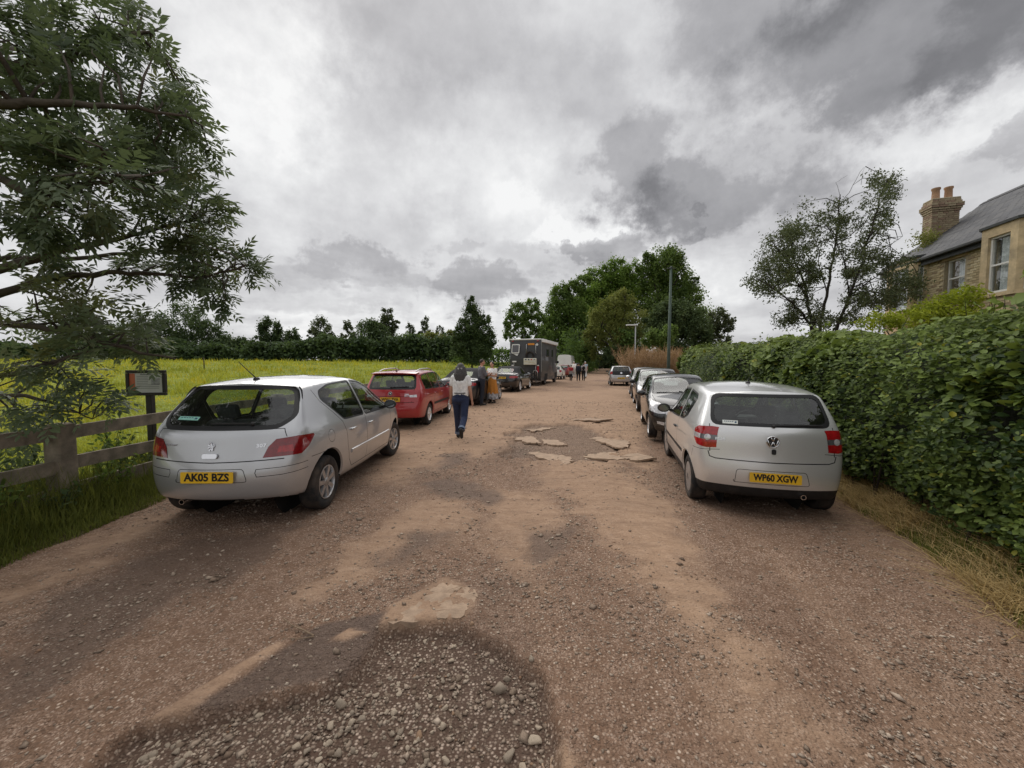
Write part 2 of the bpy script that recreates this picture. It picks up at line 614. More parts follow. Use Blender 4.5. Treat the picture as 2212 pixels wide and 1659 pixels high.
DARKS = [G((955, 982), (1008, 975), (1012, 1000), (960, 1012)), G((905, 1045), (985, 1030), (1100, 1075), (1060, 1086), (960, 1075)),
         G((850, 1195), (880, 1150), (965, 1150), (940, 1180), (870, 1215), (830, 1222)),
         G((0, 1400), (120, 1270), (420, 1150), (640, 1130), (560, 1210), (300, 1330), (120, 1470), (0, 1560)),
         G((1150, 1155), (1240, 1140), (1250, 1200), (1160, 1210))]
P_BROKEN = G((1090, 985), (1110, 920), (1250, 912), (1345, 940), (1340, 985), (1210, 995))

# ---- road sheet: graded grid, finest by the viewer
ys = [-6.0, -3, -1.5, -0.5, 0.2, 0.6, 0.9]
yv = 1.15
while yv < 142:
    ys.append(yv); yv *= 1.0128
ys = np.array(ys)
us = np.linspace(0, 1, 330)
YY, UU = np.meshgrid(ys, us, indexing='ij')
edge_w = 0.22 * (fbm(YY * 1.3, UU * 0 + 2, 4, 3) - 0.5)
XL = rl(YY) - 0.34 + edge_w; XR = rr(YY) + 0.32 + 0.24 * (fbm(YY * 1.1, UU * 0 + 9, 4, 5) - 0.5)
XX = XL + (XR - XL) * UU
nz1 = fbm(XX * 0.9, YY * 0.55, 5, 11); nz2 = fbm(XX * 4.0, YY * 4.0, 5, 21); nz3 = fbm(XX * 17, YY * 17, 3, 31)


def pm(poly, soft=0.08, wob=0.10, x=XX, y=YY, n=None):
    """soft membership of a polygon with a ragged edge"""
    n = nz2 if n is None else n
    s = poly_sd(x, y, poly) + (n - 0.5) * 2 * wob
    return 1 - sstep(-soft, soft, s)


near = (YY < 4.5)
hole = pm(P_HOLE, 0.016, 0.085)
darkp = pm(P_DARK, 0.02, 0.02)
slab = np.maximum.reduce([pm(P_SLAB, 0.03, 0.04), pm(P_STRIP, 0.02, 0.03), pm(P_ISLE, 0.015, 0.03), pm(P_TONGUE, 0.03, 0.03)])
dust = np.zeros_like(XX)
for p in DUSTS:
    dust = np.maximum(dust, pm(p, 0.22, 0.35))
track = sstep(0.50, 0.66, fbm((XX - 0.2 * YY) * 1.1, YY * 0.16, 4, 41))
far = sstep(5.5, 12, YY)
dust = np.clip(0.85 * dust + 0.40 * track * (1 - far) + 0.75 * far * sstep(0.25, 0.5, nz1), 0, 1)
dust = np.maximum(dust, 1.0 * slab)
stain = np.zeros_like(XX)
for p in DARKS:
    stain = np.maximum(stain, 0.75 * pm(p, 0.12, 0.22))
stain = np.maximum(stain, 0.30 * sstep(0.60, 0.78, fbm(XX * 0.8 + 5, YY * 0.8, 5, 51)) * (1 - far))
dust = dust * (1 - 0.75 * stain)
brok = pm(P_BROKEN, 0.08, 0.45)
hole_in = hole * (1 - darkp)
# heights: ruts, bumps, the pothole with a broken lip
ZZ = 0.045 * (fbm(XX * 1.6, YY * 2.2, 4, 13) - 0.5) * sstep(4, 8, YY) + 0.05 * (nz1 - 0.5) + 0.020 * (nz2 - 0.5) + 0.010 * (nz3 - 0.5) * (1 - 0.6 * dust)
ZZ += -0.072 * hole_in - 0.012 * hole * darkp + 0.012 * slab
ZZ += -0.065 * brok
ZZ += 0.03 * np.abs(UU - 0.5) ** 2
ZZ += -0.10 * (np.clip((0.012 - np.minimum(UU, 1 - UU)) / 0.012, 0, 1))
ZZ += -0.14 * sstep(0.9, 3.0, XX) * (1 - sstep(9, 16, YY)) - 0.045 * sstep(1.0, 2.6, -XX) * (1 - sstep(9, 16, YY))   # camber
# wheels settle the surface a little, keep it even under the parked cars
ny_, nx_ = XX.shape
V = np.stack([XX, YY, ZZ], -1).reshape(-1, 3)
idx = np.arange(ny_ * nx_).reshape(ny_, nx_)
Fq = np.stack([idx[:-1, :-1], idx[:-1, 1:], idx[1:, 1:], idx[1:, :-1]], -1).reshape(-1, 4)
# surface kinds: R dust, G damp dark asphalt / stains, B loose stony bed
cols = np.stack([dust, np.maximum(stain, darkp * (1 - slab)), np.maximum(hole_in, 0.75 * brok)], -1).reshape(-1, 3)
road_me = np_mesh('track', V, Fq, cols, smooth=True)


def road_height(x, y):
    """height of the track at (x, y) by lookup"""
    i = np.clip(np.searchsorted(ys, y) - 1, 0, len(ys) - 2)
    u = np.clip((x - (rl(y) - 0.34)) / (rr(y) - rl(y) + 0.66), 0, 1)
    j = np.clip((u * (nx_ - 1)).astype(int), 0, nx_ - 2)
    return ZZ[i, j]


def road_mask(x, y, arr):
    i = np.clip(np.searchsorted(ys, y) - 1, 0, len(ys) - 2)
    u = np.clip((x - (rl(y) - 0.34)) / (rr(y) - rl(y) + 0.66), 0, 1)
    j = np.clip((u * (nx_ - 1)).astype(int), 0, nx_ - 2)
    return arr[i, j]


def road_material():
    m = bpy.data.materials.new('track_surface'); m.use_nodes = True
    nt = m.node_tree; t = NT(nt); b = nt.nodes['Principled BSDF']
    tc = t.n('ShaderNodeTexCoord'); P = tc.outputs['Object']
    at_ = t.n('ShaderNodeAttribute', attribute_name='Col')
    sp = t.n('ShaderNodeSeparateColor'); t.l(at_.outputs['Color'], sp.inputs[0])
    du, dk, st = sp.outputs
    # chippings: two sizes of small stones set in brown earth
    v1 = t.n('ShaderNodeTexVoronoi'); v1.inputs['Scale'].default_value = 62; t.l(P, v1.inputs['Vector'])
    v2 = t.n('ShaderNodeTexVoronoi'); v2.inputs['Scale'].default_value = 130; t.l(P, v2.inputs['Vector'])
    c1 = t.n('ShaderNodeSeparateColor'); t.l(v1.outputs['Color'], c1.inputs[0])
    c2 = t.n('ShaderNodeSeparateColor'); t.l(v2.outputs['Color'], c2.inputs[0])
    stone1 = t.ramp(c1.outputs[0], [(0.0, (0.126, 0.080, 0.054)), (0.45, (0.270, 0.171, 0.114)), (0.8, (0.422, 0.291, 0.207)), (1.0, (0.743, 0.597, 0.473))])
    stone2 = t.ramp(c2.outputs[1], [(0.0, (0.135, 0.085, 0.060)), (0.6, (0.311, 0.199, 0.137)), (1.0, (0.607, 0.459, 0.358))])
    edge1 = t.ramp(v1.outputs['Distance'], [(0.30, 1.0), (0.62, 0.0)])
    n1 = t.noise(P, 1.3, 6, 0.62); n2 = t.noise(P, 9.0, 6, 0.65); n3 = t.noise(P, 38.0, 4, 0.6)
    gravel = t.mix(edge1, (0.198, 0.119, 0.077), stone1)
    gravel = t.mix(t.ramp(n2.outputs[0], [(0.42, 0.0), (0.6, 0.75)]), gravel, stone2)
    gravel = t.mix(t.ramp(n1.outputs[0], [(0.35, 0.45), (0.7, 0.0)]), gravel, (0.172, 0.104, 0.070))
    dustc = t.ramp(n2.outputs[0], [(0.25, (0.326, 0.209, 0.135)), (0.55, (0.395, 0.262, 0.174)), (0.8, (0.458, 0.313, 0.218))])
    dustc = t.mix(t.ramp(n3.outputs[0], [(0.58, 0.0), (0.74, 0.6)]), dustc, (0.194, 0.126, 0.087))
    mp = t.n('ShaderNodeMapping'); mp.inputs['Scale'].default_value = (0.55, 1.9, 1.0); mp.inputs['Rotation'].default_value = (0, 0, 0.2); t.l(P, mp.inputs['Vector'])
    n4 = t.noise(mp.outputs[0], 2.6, 6, 0.66); n5 = t.noise(mp.outputs[0], 0.8, 5, 0.6)
    dustc = t.mix(t.ramp(n4.outputs[0], [(0.50, 0.0), (0.68, 0.55)]), dustc, (0.220, 0.142, 0.095))
    dustc = t.mix(t.ramp(n5.outputs[0], [(0.52, 0.0), (0.70, 0.45)]), dustc, (0.256, 0.171, 0.117))
    dustc = t.mix(t.ramp(n4.outputs[0], [(0.28, 0.5), (0.42, 0.0)]), dustc, (0.512, 0.353, 0.243))
    n6 = t.noise(mp.outputs[0], 9.0, 5, 0.7)  # light and dark colour flecks painted in for bumps under grazing light
    dustc = t.mix(t.ramp(n6.outputs[0], [(0.60, 0.0), (0.68, 0.65)]), dustc, (0.164, 0.103, 0.068))
    dustc = t.mix(t.ramp(n6.outputs[0], [(0.30, 0.6), (0.38, 0.0)]), dustc, (0.552, 0.392, 0.282))
    dustf = t.math('MULTIPLY', du, t.ramp(n3.outputs[0], [(0.28, 0.55), (0.55, 1.0)]))
    c = t.mix(dustf, gravel, dustc)
    c = t.mix(t.math('MULTIPLY', dk, 0.82), c, t.ramp(n3.outputs[0], [(0.3, (0.075, 0.049, 0.038)), (0.7, (0.136, 0.093, 0.070))]))
    bed = t.mix(edge1, (0.089, 0.056, 0.041), t.ramp(c1.outputs[1], [(0.0, (0.089, 0.060, 0.044)), (0.55, (0.208, 0.148, 0.109)), (1.0, (0.535, 0.423, 0.340))]))
    c = t.mix(t.math('MULTIPLY', st, 0.9), c, bed)
    t.l(c, b.inputs['Base Color'])
    t.l(t.math('SUBTRACT', 0.95, t.math('MULTIPLY', dk, 0.28)), b.inputs['Roughness'])
    b.inputs['Specular IOR Level'].default_value = 0.25
    h = t.math('ADD', t.math('MULTIPLY', edge1, 0.7), t.math('MULTIPLY', n3.outputs[0], 0.8))
    h = t.math('MULTIPLY', h, t.math('SUBTRACT', 1.0, t.math('MULTIPLY', dustf, 0.75)))
    bp = t.n('ShaderNodeBump'); bp.inputs['Strength'].default_value = 0.7; bp.inputs['Distance'].default_value = 0.012
    t.l(h, bp.inputs['Height'])
    bp2 = t.n('ShaderNodeBump'); bp2.inputs['Strength'].default_value = 0.9; bp2.inputs['Distance'].default_value = 0.05
    t.l(t.math('ADD', t.math('MULTIPLY', n4.outputs[0], 0.8), t.math('MULTIPLY', n6.outputs[0], 0.35)), bp2.inputs['Height']); t.l(bp.outputs[0], bp2.inputs['Normal'])
    t.l(bp2.outputs[0], b.inputs['Normal'])
    return m


road = tag(link_mesh('road', road_me, road_material()), 'rutted brown gravel track with potholes and dust', None, None, 'structure')


# ---- the wide ground sheet: rough meadow on the left rising gently, gardens on the right
def ground_z(x, y):
    x = np.asarray(x, float); y = np.asarray(y, float)
    dl = np.clip(rl(np.clip(y, -6, 140)) - x, 0, None)          # distance left of the track
    z = 0.02 + 1.9 * sstep(6, 95, np.hypot(dl, np.clip(y, 0, None) * (dl > 0) * sstep(0, 12, dl)))* (dl > 0)
    onroad = (x > rl(np.clip(y, -6, 140)) - 0.06) & (x < rr(np.clip(y, -6, 140)) + 0.05)
    z = np.where(onroad & (y < 140), -0.30, z)
    dr = x - rr(np.clip(y, -6, 140)); rs = dr > 0.05
    low = 0.17 * (1 - sstep(9, 16, y)) * rs
    z = z - low * (1 - sstep(0.15, 0.8, dr)) + 0.08 * sstep(0.2, 0.9, dr) * (1 - sstep(60, 120, y)) * rs
    dn_ = 0.06 * (1 - sstep(9, 16, y)) * (dl > 0) * (1 - sstep(0.1, 0.7, dl))
    z = z - dn_
    z = z + 0.10 * (fbm(x * 0.35, y * 0.35, 4, 61) - 0.5) * sstep(0.2, 3, dl)
    return z


gx = np.concatenate([-np.geomspace(900, 14, 46), np.linspace(-13.6, 14, 150), np.geomspace(14.6, 900, 46)])
gy = np.concatenate([[-300, -120, -50, -20, -8], np.linspace(-4, 22, 120), np.geomspace(22.4, 1500, 90)])
GX, GY = np.meshgrid(gx, gy)
GZ = ground_z(GX, GY)
gV = np.stack([GX, GY, GZ], -1).reshape(-1, 3)
gi = np.arange(GX.size).reshape(GX.shape)
gF = np.stack([gi[:-1, :-1], gi[:-1, 1:], gi[1:, 1:], gi[1:, :-1]], -1).reshape(-1, 4)
dl_ = rl(np.clip(GY, -6, 140)) - GX; dr_ = GX - rr(np.clip(GY, -6, 140))
earth = 1 - sstep(.5, 1.9, dl_ + .8 * (fbm(GX * 1.1, GY * 1.1, 3, 63) - .5))
right_ = (dr_ > -.4) * 1.0
ground_me = np_mesh('ground', gV, gF, np.stack([np.clip(earth, 0, 1), right_, np.zeros_like(earth)], -1).reshape(-1, 3), smooth=True)


def ground_material():
    m = bpy.data.materials.new('meadow'); m.use_nodes = True
    nt = m.node_tree; t = NT(nt); b = nt.nodes['Principled BSDF']
    tc = t.n('ShaderNodeTexCoord'); P = tc.outputs['Object']
    n1 = t.noise(P, 0.18, 6, 0.6); n2 = t.noise(P, 1.6, 6, 0.65); n3 = t.noise(P, 14, 4, 0.6)
    a = t.ramp(n1.outputs[0], [(0.3, (0.23, 0.28, 0.038)), (0.55, (0.345, 0.38, 0.055)), (0.8, (0.38, 0.39, 0.075))])
    c = t.mix(t.ramp(n2.outputs[0], [(0.40, 0.75), (0.62, 0.0)]), a, (0.10, 0.135, 0.022))
    c = t.mix(t.ramp(n3.outputs[0], [(0.45, 0.5), (0.65, 0.0)]), c, (0.085, 0.105, 0.02))
    at_ = t.n('ShaderNodeAttribute', attribute_name='Col'); sp = t.n('ShaderNodeSeparateColor'); t.l(at_.outputs['Color'], sp.inputs[0])
    c = t.mix(sp.outputs[0], c, t.ramp(n3.outputs[0], [(0.3, (0.075, 0.060, 0.032)), (0.7, (0.12, 0.105, 0.045))]))
    c = t.mix(sp.outputs[1], c, t.ramp(n3.outputs[0], [(0.3, (0.13, 0.088, 0.052)), (0.7, (0.21, 0.16, 0.085))]))
    t.l(c, b.inputs['Base Color']); b.inputs['Roughness'].default_value = 0.95
    b.inputs['Specular IOR Level'].default_value = 0.1
    bp = t.n('ShaderNodeBump'); bp.inputs['Strength'].default_value = 0.8; bp.inputs['Distance'].default_value = 0.08
    t.l(n2.outputs[0], bp.inputs['Height']); t.l(bp.outputs[0], b.inputs['Normal'])
    return m


ground = tag(link_mesh('ground', ground_me, ground_material()), 'yellow green meadow beyond the fence', None, None, 'structure')


# ---- loose stones and gravel
def stone_proto(seed, sub=1):
    bm = bmesh.new()
    bmesh.ops.create_icosphere(bm, subdivisions=sub, radius=1.0)
    rr_ = random.Random(seed)
    pl = [(Vector((rr_.gauss(0, 1), rr_.gauss(0, 1), rr_.gauss(0, 1))).normalized(), rr_.uniform(0.42, 0.78)) for _ in range(8)]
    for v in bm.verts:
        for nrm, d in pl:
            k = v.co.dot(nrm)
            if k > d: v.co -= nrm * (k - d)
        v.co *= rr_.uniform(0.92, 1.06)
    V_ = np.array([v.co[:] for v in bm.verts]); F_ = np.array([[v.index for v in f.verts] for f in bm.faces])
    bm.free()
    return V_, F_


def scatter_mesh(name, protos, pos, scale, rot, cols):
    """many small stones in one mesh (numpy)"""
    Vs, Fs, Cs = [], [], []; base = 0
    which = rng.integers(0, len(protos), len(pos))
    for k, (PV, PF) in enumerate(protos):
        s = np.where(which == k)[0]
        if not len(s): continue
        a = rot[s]; ca, sa = np.cos(a), np.sin(a)
        Q = PV[None] * scale[s][:, None, :]
        X = Q[..., 0] * ca[:, None] - Q[..., 1] * sa[:, None]
        Y = Q[..., 0] * sa[:, None] + Q[..., 1] * ca[:, None]
        W = np.stack([X, Y, Q[..., 2]], -1) + pos[s][:, None, :]
        n, v = len(s), len(PV)
        Vs.append(W.reshape(-1, 3)); Fs.append((PF[None] + (np.arange(n) * v)[:, None, None] + base).reshape(-1, PF.shape[1]))
        Cs.append(np.repeat(cols[s], v, 0)); base += n * v
    return np_mesh(name, np.concatenate(Vs), np.concatenate(Fs), np.concatenate(Cs))


def attr_mat(name, rough=0.9, bump=0.3, bscale=120.0, spec=0.3):
    if name in MATS: return MATS[name]
    m = bpy.data.materials.new(name); MATS[name] = m; m.use_nodes = True
    nt = m.node_tree; t = NT(nt); b = nt.nodes['Principled BSDF']
    a = t.n('ShaderNodeAttribute', attribute_name='Col')
    tc = t.n('ShaderNodeTexCoord'); nz = t.noise(tc.outputs['Object'], bscale, 4, 0.6)
    c = t.mix(1.0, a.outputs['Color'], t.ramp(nz.outputs[0], [(0.25, 0.72), (0.75, 1.25)]), 'MULTIPLY')
    t.l(c, b.inputs['Base Color']); b.inputs['Roughness'].default_value = rough
    b.inputs['Specular IOR Level'].default_value = spec
    return m


protos1 = [stone_proto(i, 1) for i in range(8)]
oct_protos = []
for i in range(8):
    r_ = np.random.default_rng(i)
    PV = np.array([[1, 0, 0], [-1, 0, 0], [0, 1, 0], [0, -1, 0], [0, 0, 0.8], [0, 0, -0.6]], float) * r_.uniform(0.7, 1.15, (6, 1)) + r_.uniform(-0.25, 0.25, (6, 3))
    oct_protos.append((PV, np.array([[0, 2, 4], [2, 1, 4], [1, 3, 4], [3, 0, 4], [2, 0, 5], [1, 2, 5], [3, 1, 5], [0, 3, 5]])))


def stone_cols(n, warm=0.5):
    g = rng.beta(2.0, 3.2, n)[:, None]
    c = (1 - g) * np.array([[0.15, 0.10, 0.068]]) + g * np.array([[0.58, 0.475, 0.375]])
    red = rng.random(n) < 0.03
    c[red] = np.array([0.27, 0.165, 0.105])
    c *= rng.uniform(0.8, 1.15, (n, 1))
    return c


NG = 98000
u = rng.random(NG)
gyv = 1.30 * (17 / 1.30) ** u
gxv = rl(gyv) + (rr(gyv) - rl(gyv)) * rng.random(NG)
vis = np.abs(gxv) < 1.42 * gyv + 0.3
gd = road_mask(gxv, gyv, dust); gh = road_mask(gxv, gyv, hole_in); gk = road_mask(gxv, gyv, darkp); gs = road_mask(gxv, gyv, slab)
clump = fbm(gxv * 1.7, gyv * 1.7, 4, 71)
prob = np.clip(0.55 * sstep(0.38, 0.62, clump) + 0.12, 0, 1) * (1 - (0.88 - 0.25 * sstep(5, 9, gyv)) * gd) * (1 - 0.80 * gk) * (1 - 0.7 * gs) * (1 - gh) + gh * (0.25 + 0.65 * sstep(0.42, 0.6, fbm(gxv * 3.1, gyv * 3.1, 3, 73)))
keep = vis & (rng.random(NG) < prob)
gxv, gyv, gh = gxv[keep], gyv[keep], gh[keep]
n_ = len(gxv)
sz = rng.lognormal(math.log(0.0072), 0.42, n_) * (1 + 0.25 * gh) * (0.75 + 0.10 * gyv)
sz = np.clip(sz, 0.003, 0.036)
sc3 = np.stack([sz * rng.uniform(0.8, 1.5, n_), sz * rng.uniform(0.7, 1.1, n_), sz * rng.uniform(0.45, 0.8, n_)], -1)
pz = road_height(gxv, gyv) + sz * 0.15
gm = scatter_mesh('gravel', oct_protos, np.stack([gxv, gyv, pz], -1), sc3, rng.uniform(0, 6.28, n_), stone_cols(n_))
tag(link_mesh('gravel', gm, attr_mat('gravel_stone')), 'loose grey and brown chippings strewn over the track', 'gravel', None, 'stuff')

# larger stones one can pick out in the pothole: pieces of the road
big = []
for k, (px, py, s) in enumerate([(1080, 1462, 0.055), (1108, 1468, 0.034), (1095, 1440, 0.028), (1056, 1494, 0.036), (1148, 1420, 0.030), (975, 1405, 0.026), (1062, 1405, 0.026),
                                 (1020, 1352, 0.03), (640, 1590, 0.03), (660, 1600, 0.026), (1100, 1600, 0.042), (1130, 1625, 0.034), (1155, 1570, 0.04), (955, 1640, 0.036),
                                 (905, 1560, 0.028), (870, 1650, 0.032), (780, 1525, 0.024), (760, 1535, 0.026), (735, 1500, 0.045), (560, 1520, 0.026), (330, 1600, 0.03), (400, 1640, 0.03)]):
    big.append((*gnd(px, py), s * .8))
for _ in range(1500):
    px, py = rng.uniform(300, 1210), rng.uniform(1340, 1659)
    x, y = gnd(px, py)
    if float(poly_sd(np.array([x]), np.array([y]), P_HOLE)[0]) < -0.03 and float(poly_sd(np.array([x]), np.array([y]), P_DARK)[0]) > 0.03:
        den = fbm(np.array([x * 2.6]), np.array([y * 2.6]), 3, 91)[0]
        if rng.random() < (den - 0.36) * 2.2 and len(big) < 240:
            big.append((x, y, float(np.clip(rng.lognormal(math.log(0.0125), 0.35), 0.008, 0.026))))
stone_mats = [mat('stone_%s' % nm, c, 0.9, var=0.25, vscale=30, bump=0.5, bscale=90) for nm, c in (('pale', (0.47, 0.38, 0.285)), ('grey', (0.33, 0.265, 0.20)), ('brown', (0.24, 0.175, 0.125)), ('rust', (0.33, 0.21, 0.13)))]
stone_me = {}
for k in range(6):
    for j in range(4):
        PV, PF = stone_proto(100 + k, 2)
        me_ = np_mesh('stone', PV, PF, smooth=False); me_.materials.append(stone_mats[j]); stone_me[(k, j)] = me_
for (x, y, s) in big:
    j = rng.choice(4, p=[0.40, 0.36, 0.21, 0.03])
    o = bpy.data.objects.new('stone', stone_me[(int(rng.integers(6)), int(j))]); COL.objects.link(o)
    o.location = (x, y, float(road_height(np.array([x]), np.array([y]))[0]) + s * 0.25)
    o.scale = (s * rng.uniform(0.9, 1.3), s * rng.uniform(0.8, 1.1), s * rng.uniform(0.55, 0.8))
    o.rotation_euler = (rng.uniform(-0.3, 0.3), rng.uniform(-0.3, 0.3), rng.uniform(0, 6.28))
    o.parent = road

# ---- broken plates of old tarmac in the middle of the track: pieces of the road
tarmac = mat('dusty_tarmac', (0.37, 0.262, 0.182), 0.92, var=0.25, vscale=12, bump=0.5, bscale=70)


def plate(pts, th=0.017, lift=0.012, tilt=(0, -.06)):
    """ragged plate from survey points, with its own thickness"""
    P2 = G(*pts)
    cx = sum(p[0] for p in P2) / len(P2); cy = sum(p[1] for p in P2) / len(P2)
    out_ = []
    n = len(P2)
    for i in range(n):
        a, b_ = P2[i], P2[(i + 1) % n]
        for k in range(6):
            q = k / 6
            x = a[0] + (b_[0] - a[0]) * q; y = a[1] + (b_[1] - a[1]) * q
            out_.append((cx + (x - cx) * .93 + rng.normal(0, 0.0030) * cy, cy + (y - cy) * .93 + rng.normal(0, 0.0048) * cy))
    z0 = float(road_height(np.array([cx]), np.array([cy]))[0])
    top = [(p[0], p[1], z0 + lift + th + tilt[0] * (p[0] - cx) + tilt[1] * (p[1] - cy) + rng.normal(0, 0.002)) for p in out_]
    bot = [(p[0], p[1], t_[2] - th - 0.02) for p, t_ in zip(out_, top)]
    n = len(out_)
    zc = z0 + lift + th + 0.004
    mb = MB()
    mb.add(top + bot + [(cx, cy, zc)], [(i, (i + 1) % n, 2 * n) for i in range(n)] + [(i, n + i, n + (i + 1) % n, (i + 1) % n) for i in range(n)])
    o = mb.build('tarmac_slab', tarmac, road)
    return o


plate([(1104, 944), (1130, 934), (1152, 933), (1160, 945), (1172, 958), (1140, 955)], lift=0.013)
plate([(1168, 942), (1198, 943), (1226, 958), (1205, 961), (1174, 955)], lift=0.011)
plate([(1138, 925), (1165, 921), (1172, 916), (1200, 919), (1180, 924), (1150, 930)], lift=0.013)
plate([(1120, 966), (1170, 963), (1215, 972), (1240, 990), (1232, 1006), (1205, 1000), (1165, 985)], lift=0.009)
plate([(1254, 922), (1290, 922), (1300, 932), (1340, 938), (1366, 943), (1362, 960), (1335, 962), (1312, 950), (1280, 937), (1258, 930)], lift=0.018)
plate([(1248, 978), (1290, 968), (1330, 966), (1338, 976), (1352, 988), (1300, 986)], lift=0.013)
plate([(1336, 976), (1380, 968), (1420, 982), (1380, 990), (1350, 986)], lift=0.016)
plate([(1222, 902), (1262, 898), (1330, 903), (1290, 907), (1240, 906)], lift=0.013)
for _ in range(46):
    px, py = rng.uniform(1100, 1410), rng.uniform(918, 1000); x, y = gnd(px, py)
    o = bpy.data.objects.new('stone', stone_me[(int(rng.integers(6)), int(rng.choice(3)))]); COL.objects.link(o); s = float(rng.uniform(.012, .034))
    o.location = (x, y, float(road_height(np.array([x]), np.array([y]))[0]) + s * .2); o.scale = (s * 1.3, s, s * .6); o.rotation_euler = (0, 0, rng.uniform(0, 6)); o.parent = road
# cracked crust at the pothole's lip
for pts in ([(830, 1352), (860, 1318), (900, 1300), (935, 1318), (925, 1346)], [(938, 1344), (940, 1318), (968, 1300), (1018, 1312), (1000, 1340)],
            [(905, 1297), (950, 1262), (1000, 1268), (970, 1296), (938, 1312)], [(975, 1294), (1005, 1268), (1033, 1280), (1022, 1306)], [(1155, 1655), (1170, 1618), (1205, 1595), (1222, 1640), (1215, 1690), (1150, 1690)]):
    plate(pts, th=0.02, lift=-0.021, tilt=(0, 0))

# ---- twigs lying on the track
twig_m = mat('dry_twig', (0.24, 0.17, 0.11), 0.85, var=0.3, vscale=40)


def twig(paths, label):
    mb = MB()
    for pts, r0 in paths:
        w = []
        for (px, py) in pts:
            x, y = gnd(px, py); w.append((x, y, float(road_height(np.array([x]), np.array([y]))[0]) + 0.012 + r0))
        mb.tube(w, list(np.linspace(r0, r0 * 0.45, len(w))), 6)
    tag(mb.build('twig', twig_m, None, True), label, 'twig')


twig([([(678, 1384), (655, 1370), (632, 1360), (610, 1340)], 0.006), ([(678, 1385), (650, 1388), (612, 1390)], 0.0035), ([(655, 1370), (640, 1355)], 0.003)], 'forked dry twig lying beside the pothole')
twig([([(24, 1253), (40, 1254), (56, 1253)], 0.004)], 'short dark twig on bare earth near the fence')
twig([([(198, 1510), (222, 1492), (245, 1478)], 0.003)], 'thin straight stalk lying on the gravel by the pothole strip')

# ================================================================ VEHICLES
def cage_mesh(S, lv=2):
    """smooth closed car body from profile tables; y runs from the rear (0) to the front, x to the right"""
    top, belt, bot = smooth_table(S['top']), smooth_table(S['belt']), smooth_table(S['bot'])
    rear, front = smooth_table(S['rear']), smooth_table(S['front'])
    plan, topw = smooth_table(S['plan']), smooth_table(S['topw'])
    st = S['stations']; Y0, Y1 = st[0], st[-1]
    tl = S.get('tl', [0, .10, .32, .58, .82, .95, 1.0]); tu = S.get('tu', [.14, .5, .86, 1.0])
    low = S.get('low', [(0, .90), (.12, .955), (.35, .985), (.6, 1.0), (.85, .985), (1, .955)])
    vs_ = S.get('cols', [-1, -.86, -.6, -.3, 0, .3, .6, .86, 1])
    crown = S.get('crown', .05); bow_r = S.get('bow_r', .10); bow_f = S.get('bow_f', .22)
    Dr, Df = S.get('Dr', 1.0), S.get('Df', .7)
    nx, nz, ny = len(st) - 1, len(tl) + len(tu) - 1, len(vs_) - 1
    jb = len(tl) - 1

    def pos(i, j, k):
        y0 = st[i]; v = vs_[k]
        y = y0
        wr = max(0, 1 - (y0 - Y0) / Dr)**2; wf = max(0, 1 - (Y1 - y0) / Df)**2
        for _ in range(3):
            zb, zm, zt = bot(y), belt(y), top(y) - crown
            zt = max(zt, zm + .012 * 1)
            z = zb + (zm - zb) * tl[j] if j <= jb else zm + (zt - zm) * tu[j - jb - 1]
            y = y0 + (rear(z) - Y0) * wr + (front(z) - Y1) * wf
        if j <= jb:
            f = lerp_table(low, tl[j])
        else:
            t_ = tu[j - jb - 1]; f0 = low[-1][1]
            f = f0 + (topw(y) - f0) * (t_ ** S.get('tumble', 1.15))
        hw = plan(y) * f
        x = v * hw
        if j == nz: z += crown * (1 - v * v)
        if j == 0: z -= .0
        b = abs(v) ** 2.4
        y += bow_r * b * max(0, 1 - (y0 - Y0) / .6)**2 - bow_f * b * max(0, 1 - (Y1 - y0) / .8)**2
        return (x, y, z)
    ids, V = {}, []

    def vid(i, j, k):
        if (i, j, k) not in ids:
            ids[(i, j, k)] = len(V); V.append(pos(i, j, k))
        return ids[(i, j, k)]
    Fc = []
    for i in range(nx):
        for j in range(nz):
            Fc.append((vid(i, j, ny), vid(i + 1, j, ny), vid(i + 1, j + 1, ny), vid(i, j + 1, ny)))
            Fc.append((vid(i, j, 0), vid(i, j + 1, 0), vid(i + 1, j + 1, 0), vid(i + 1, j, 0)))
        for k in range(ny):
            Fc.append((vid(i, nz, k), vid(i, nz, k + 1), vid(i + 1, nz, k + 1), vid(i + 1, nz, k)))
            Fc.append((vid(i, 0, k), vid(i + 1, 0, k), vid(i + 1, 0, k + 1), vid(i, 0, k + 1)))
    for j in range(nz):
        for k in range(ny):
            Fc.append((vid(0, j, k), vid(0, j, k + 1), vid(0, j + 1, k + 1), vid(0, j + 1, k)))
            Fc.append((vid(nx, j, k), vid(nx, j + 1, k), vid(nx, j + 1, k + 1), vid(nx, j, k + 1)))
    me = bpy.data.meshes.new('cage'); me.from_pydata(V, [], Fc); me.update()
    o = bpy.data.objects.new('cage', me); COL.objects.link(o)
    md = o.modifiers.new('s', 'SUBSURF'); md.levels = lv; md.render_levels = lv
    bpy.context.view_layer.update()
    res = realize(o)
    bpy.data.objects.remove(o); bpy.data.meshes.remove(me)
    return res


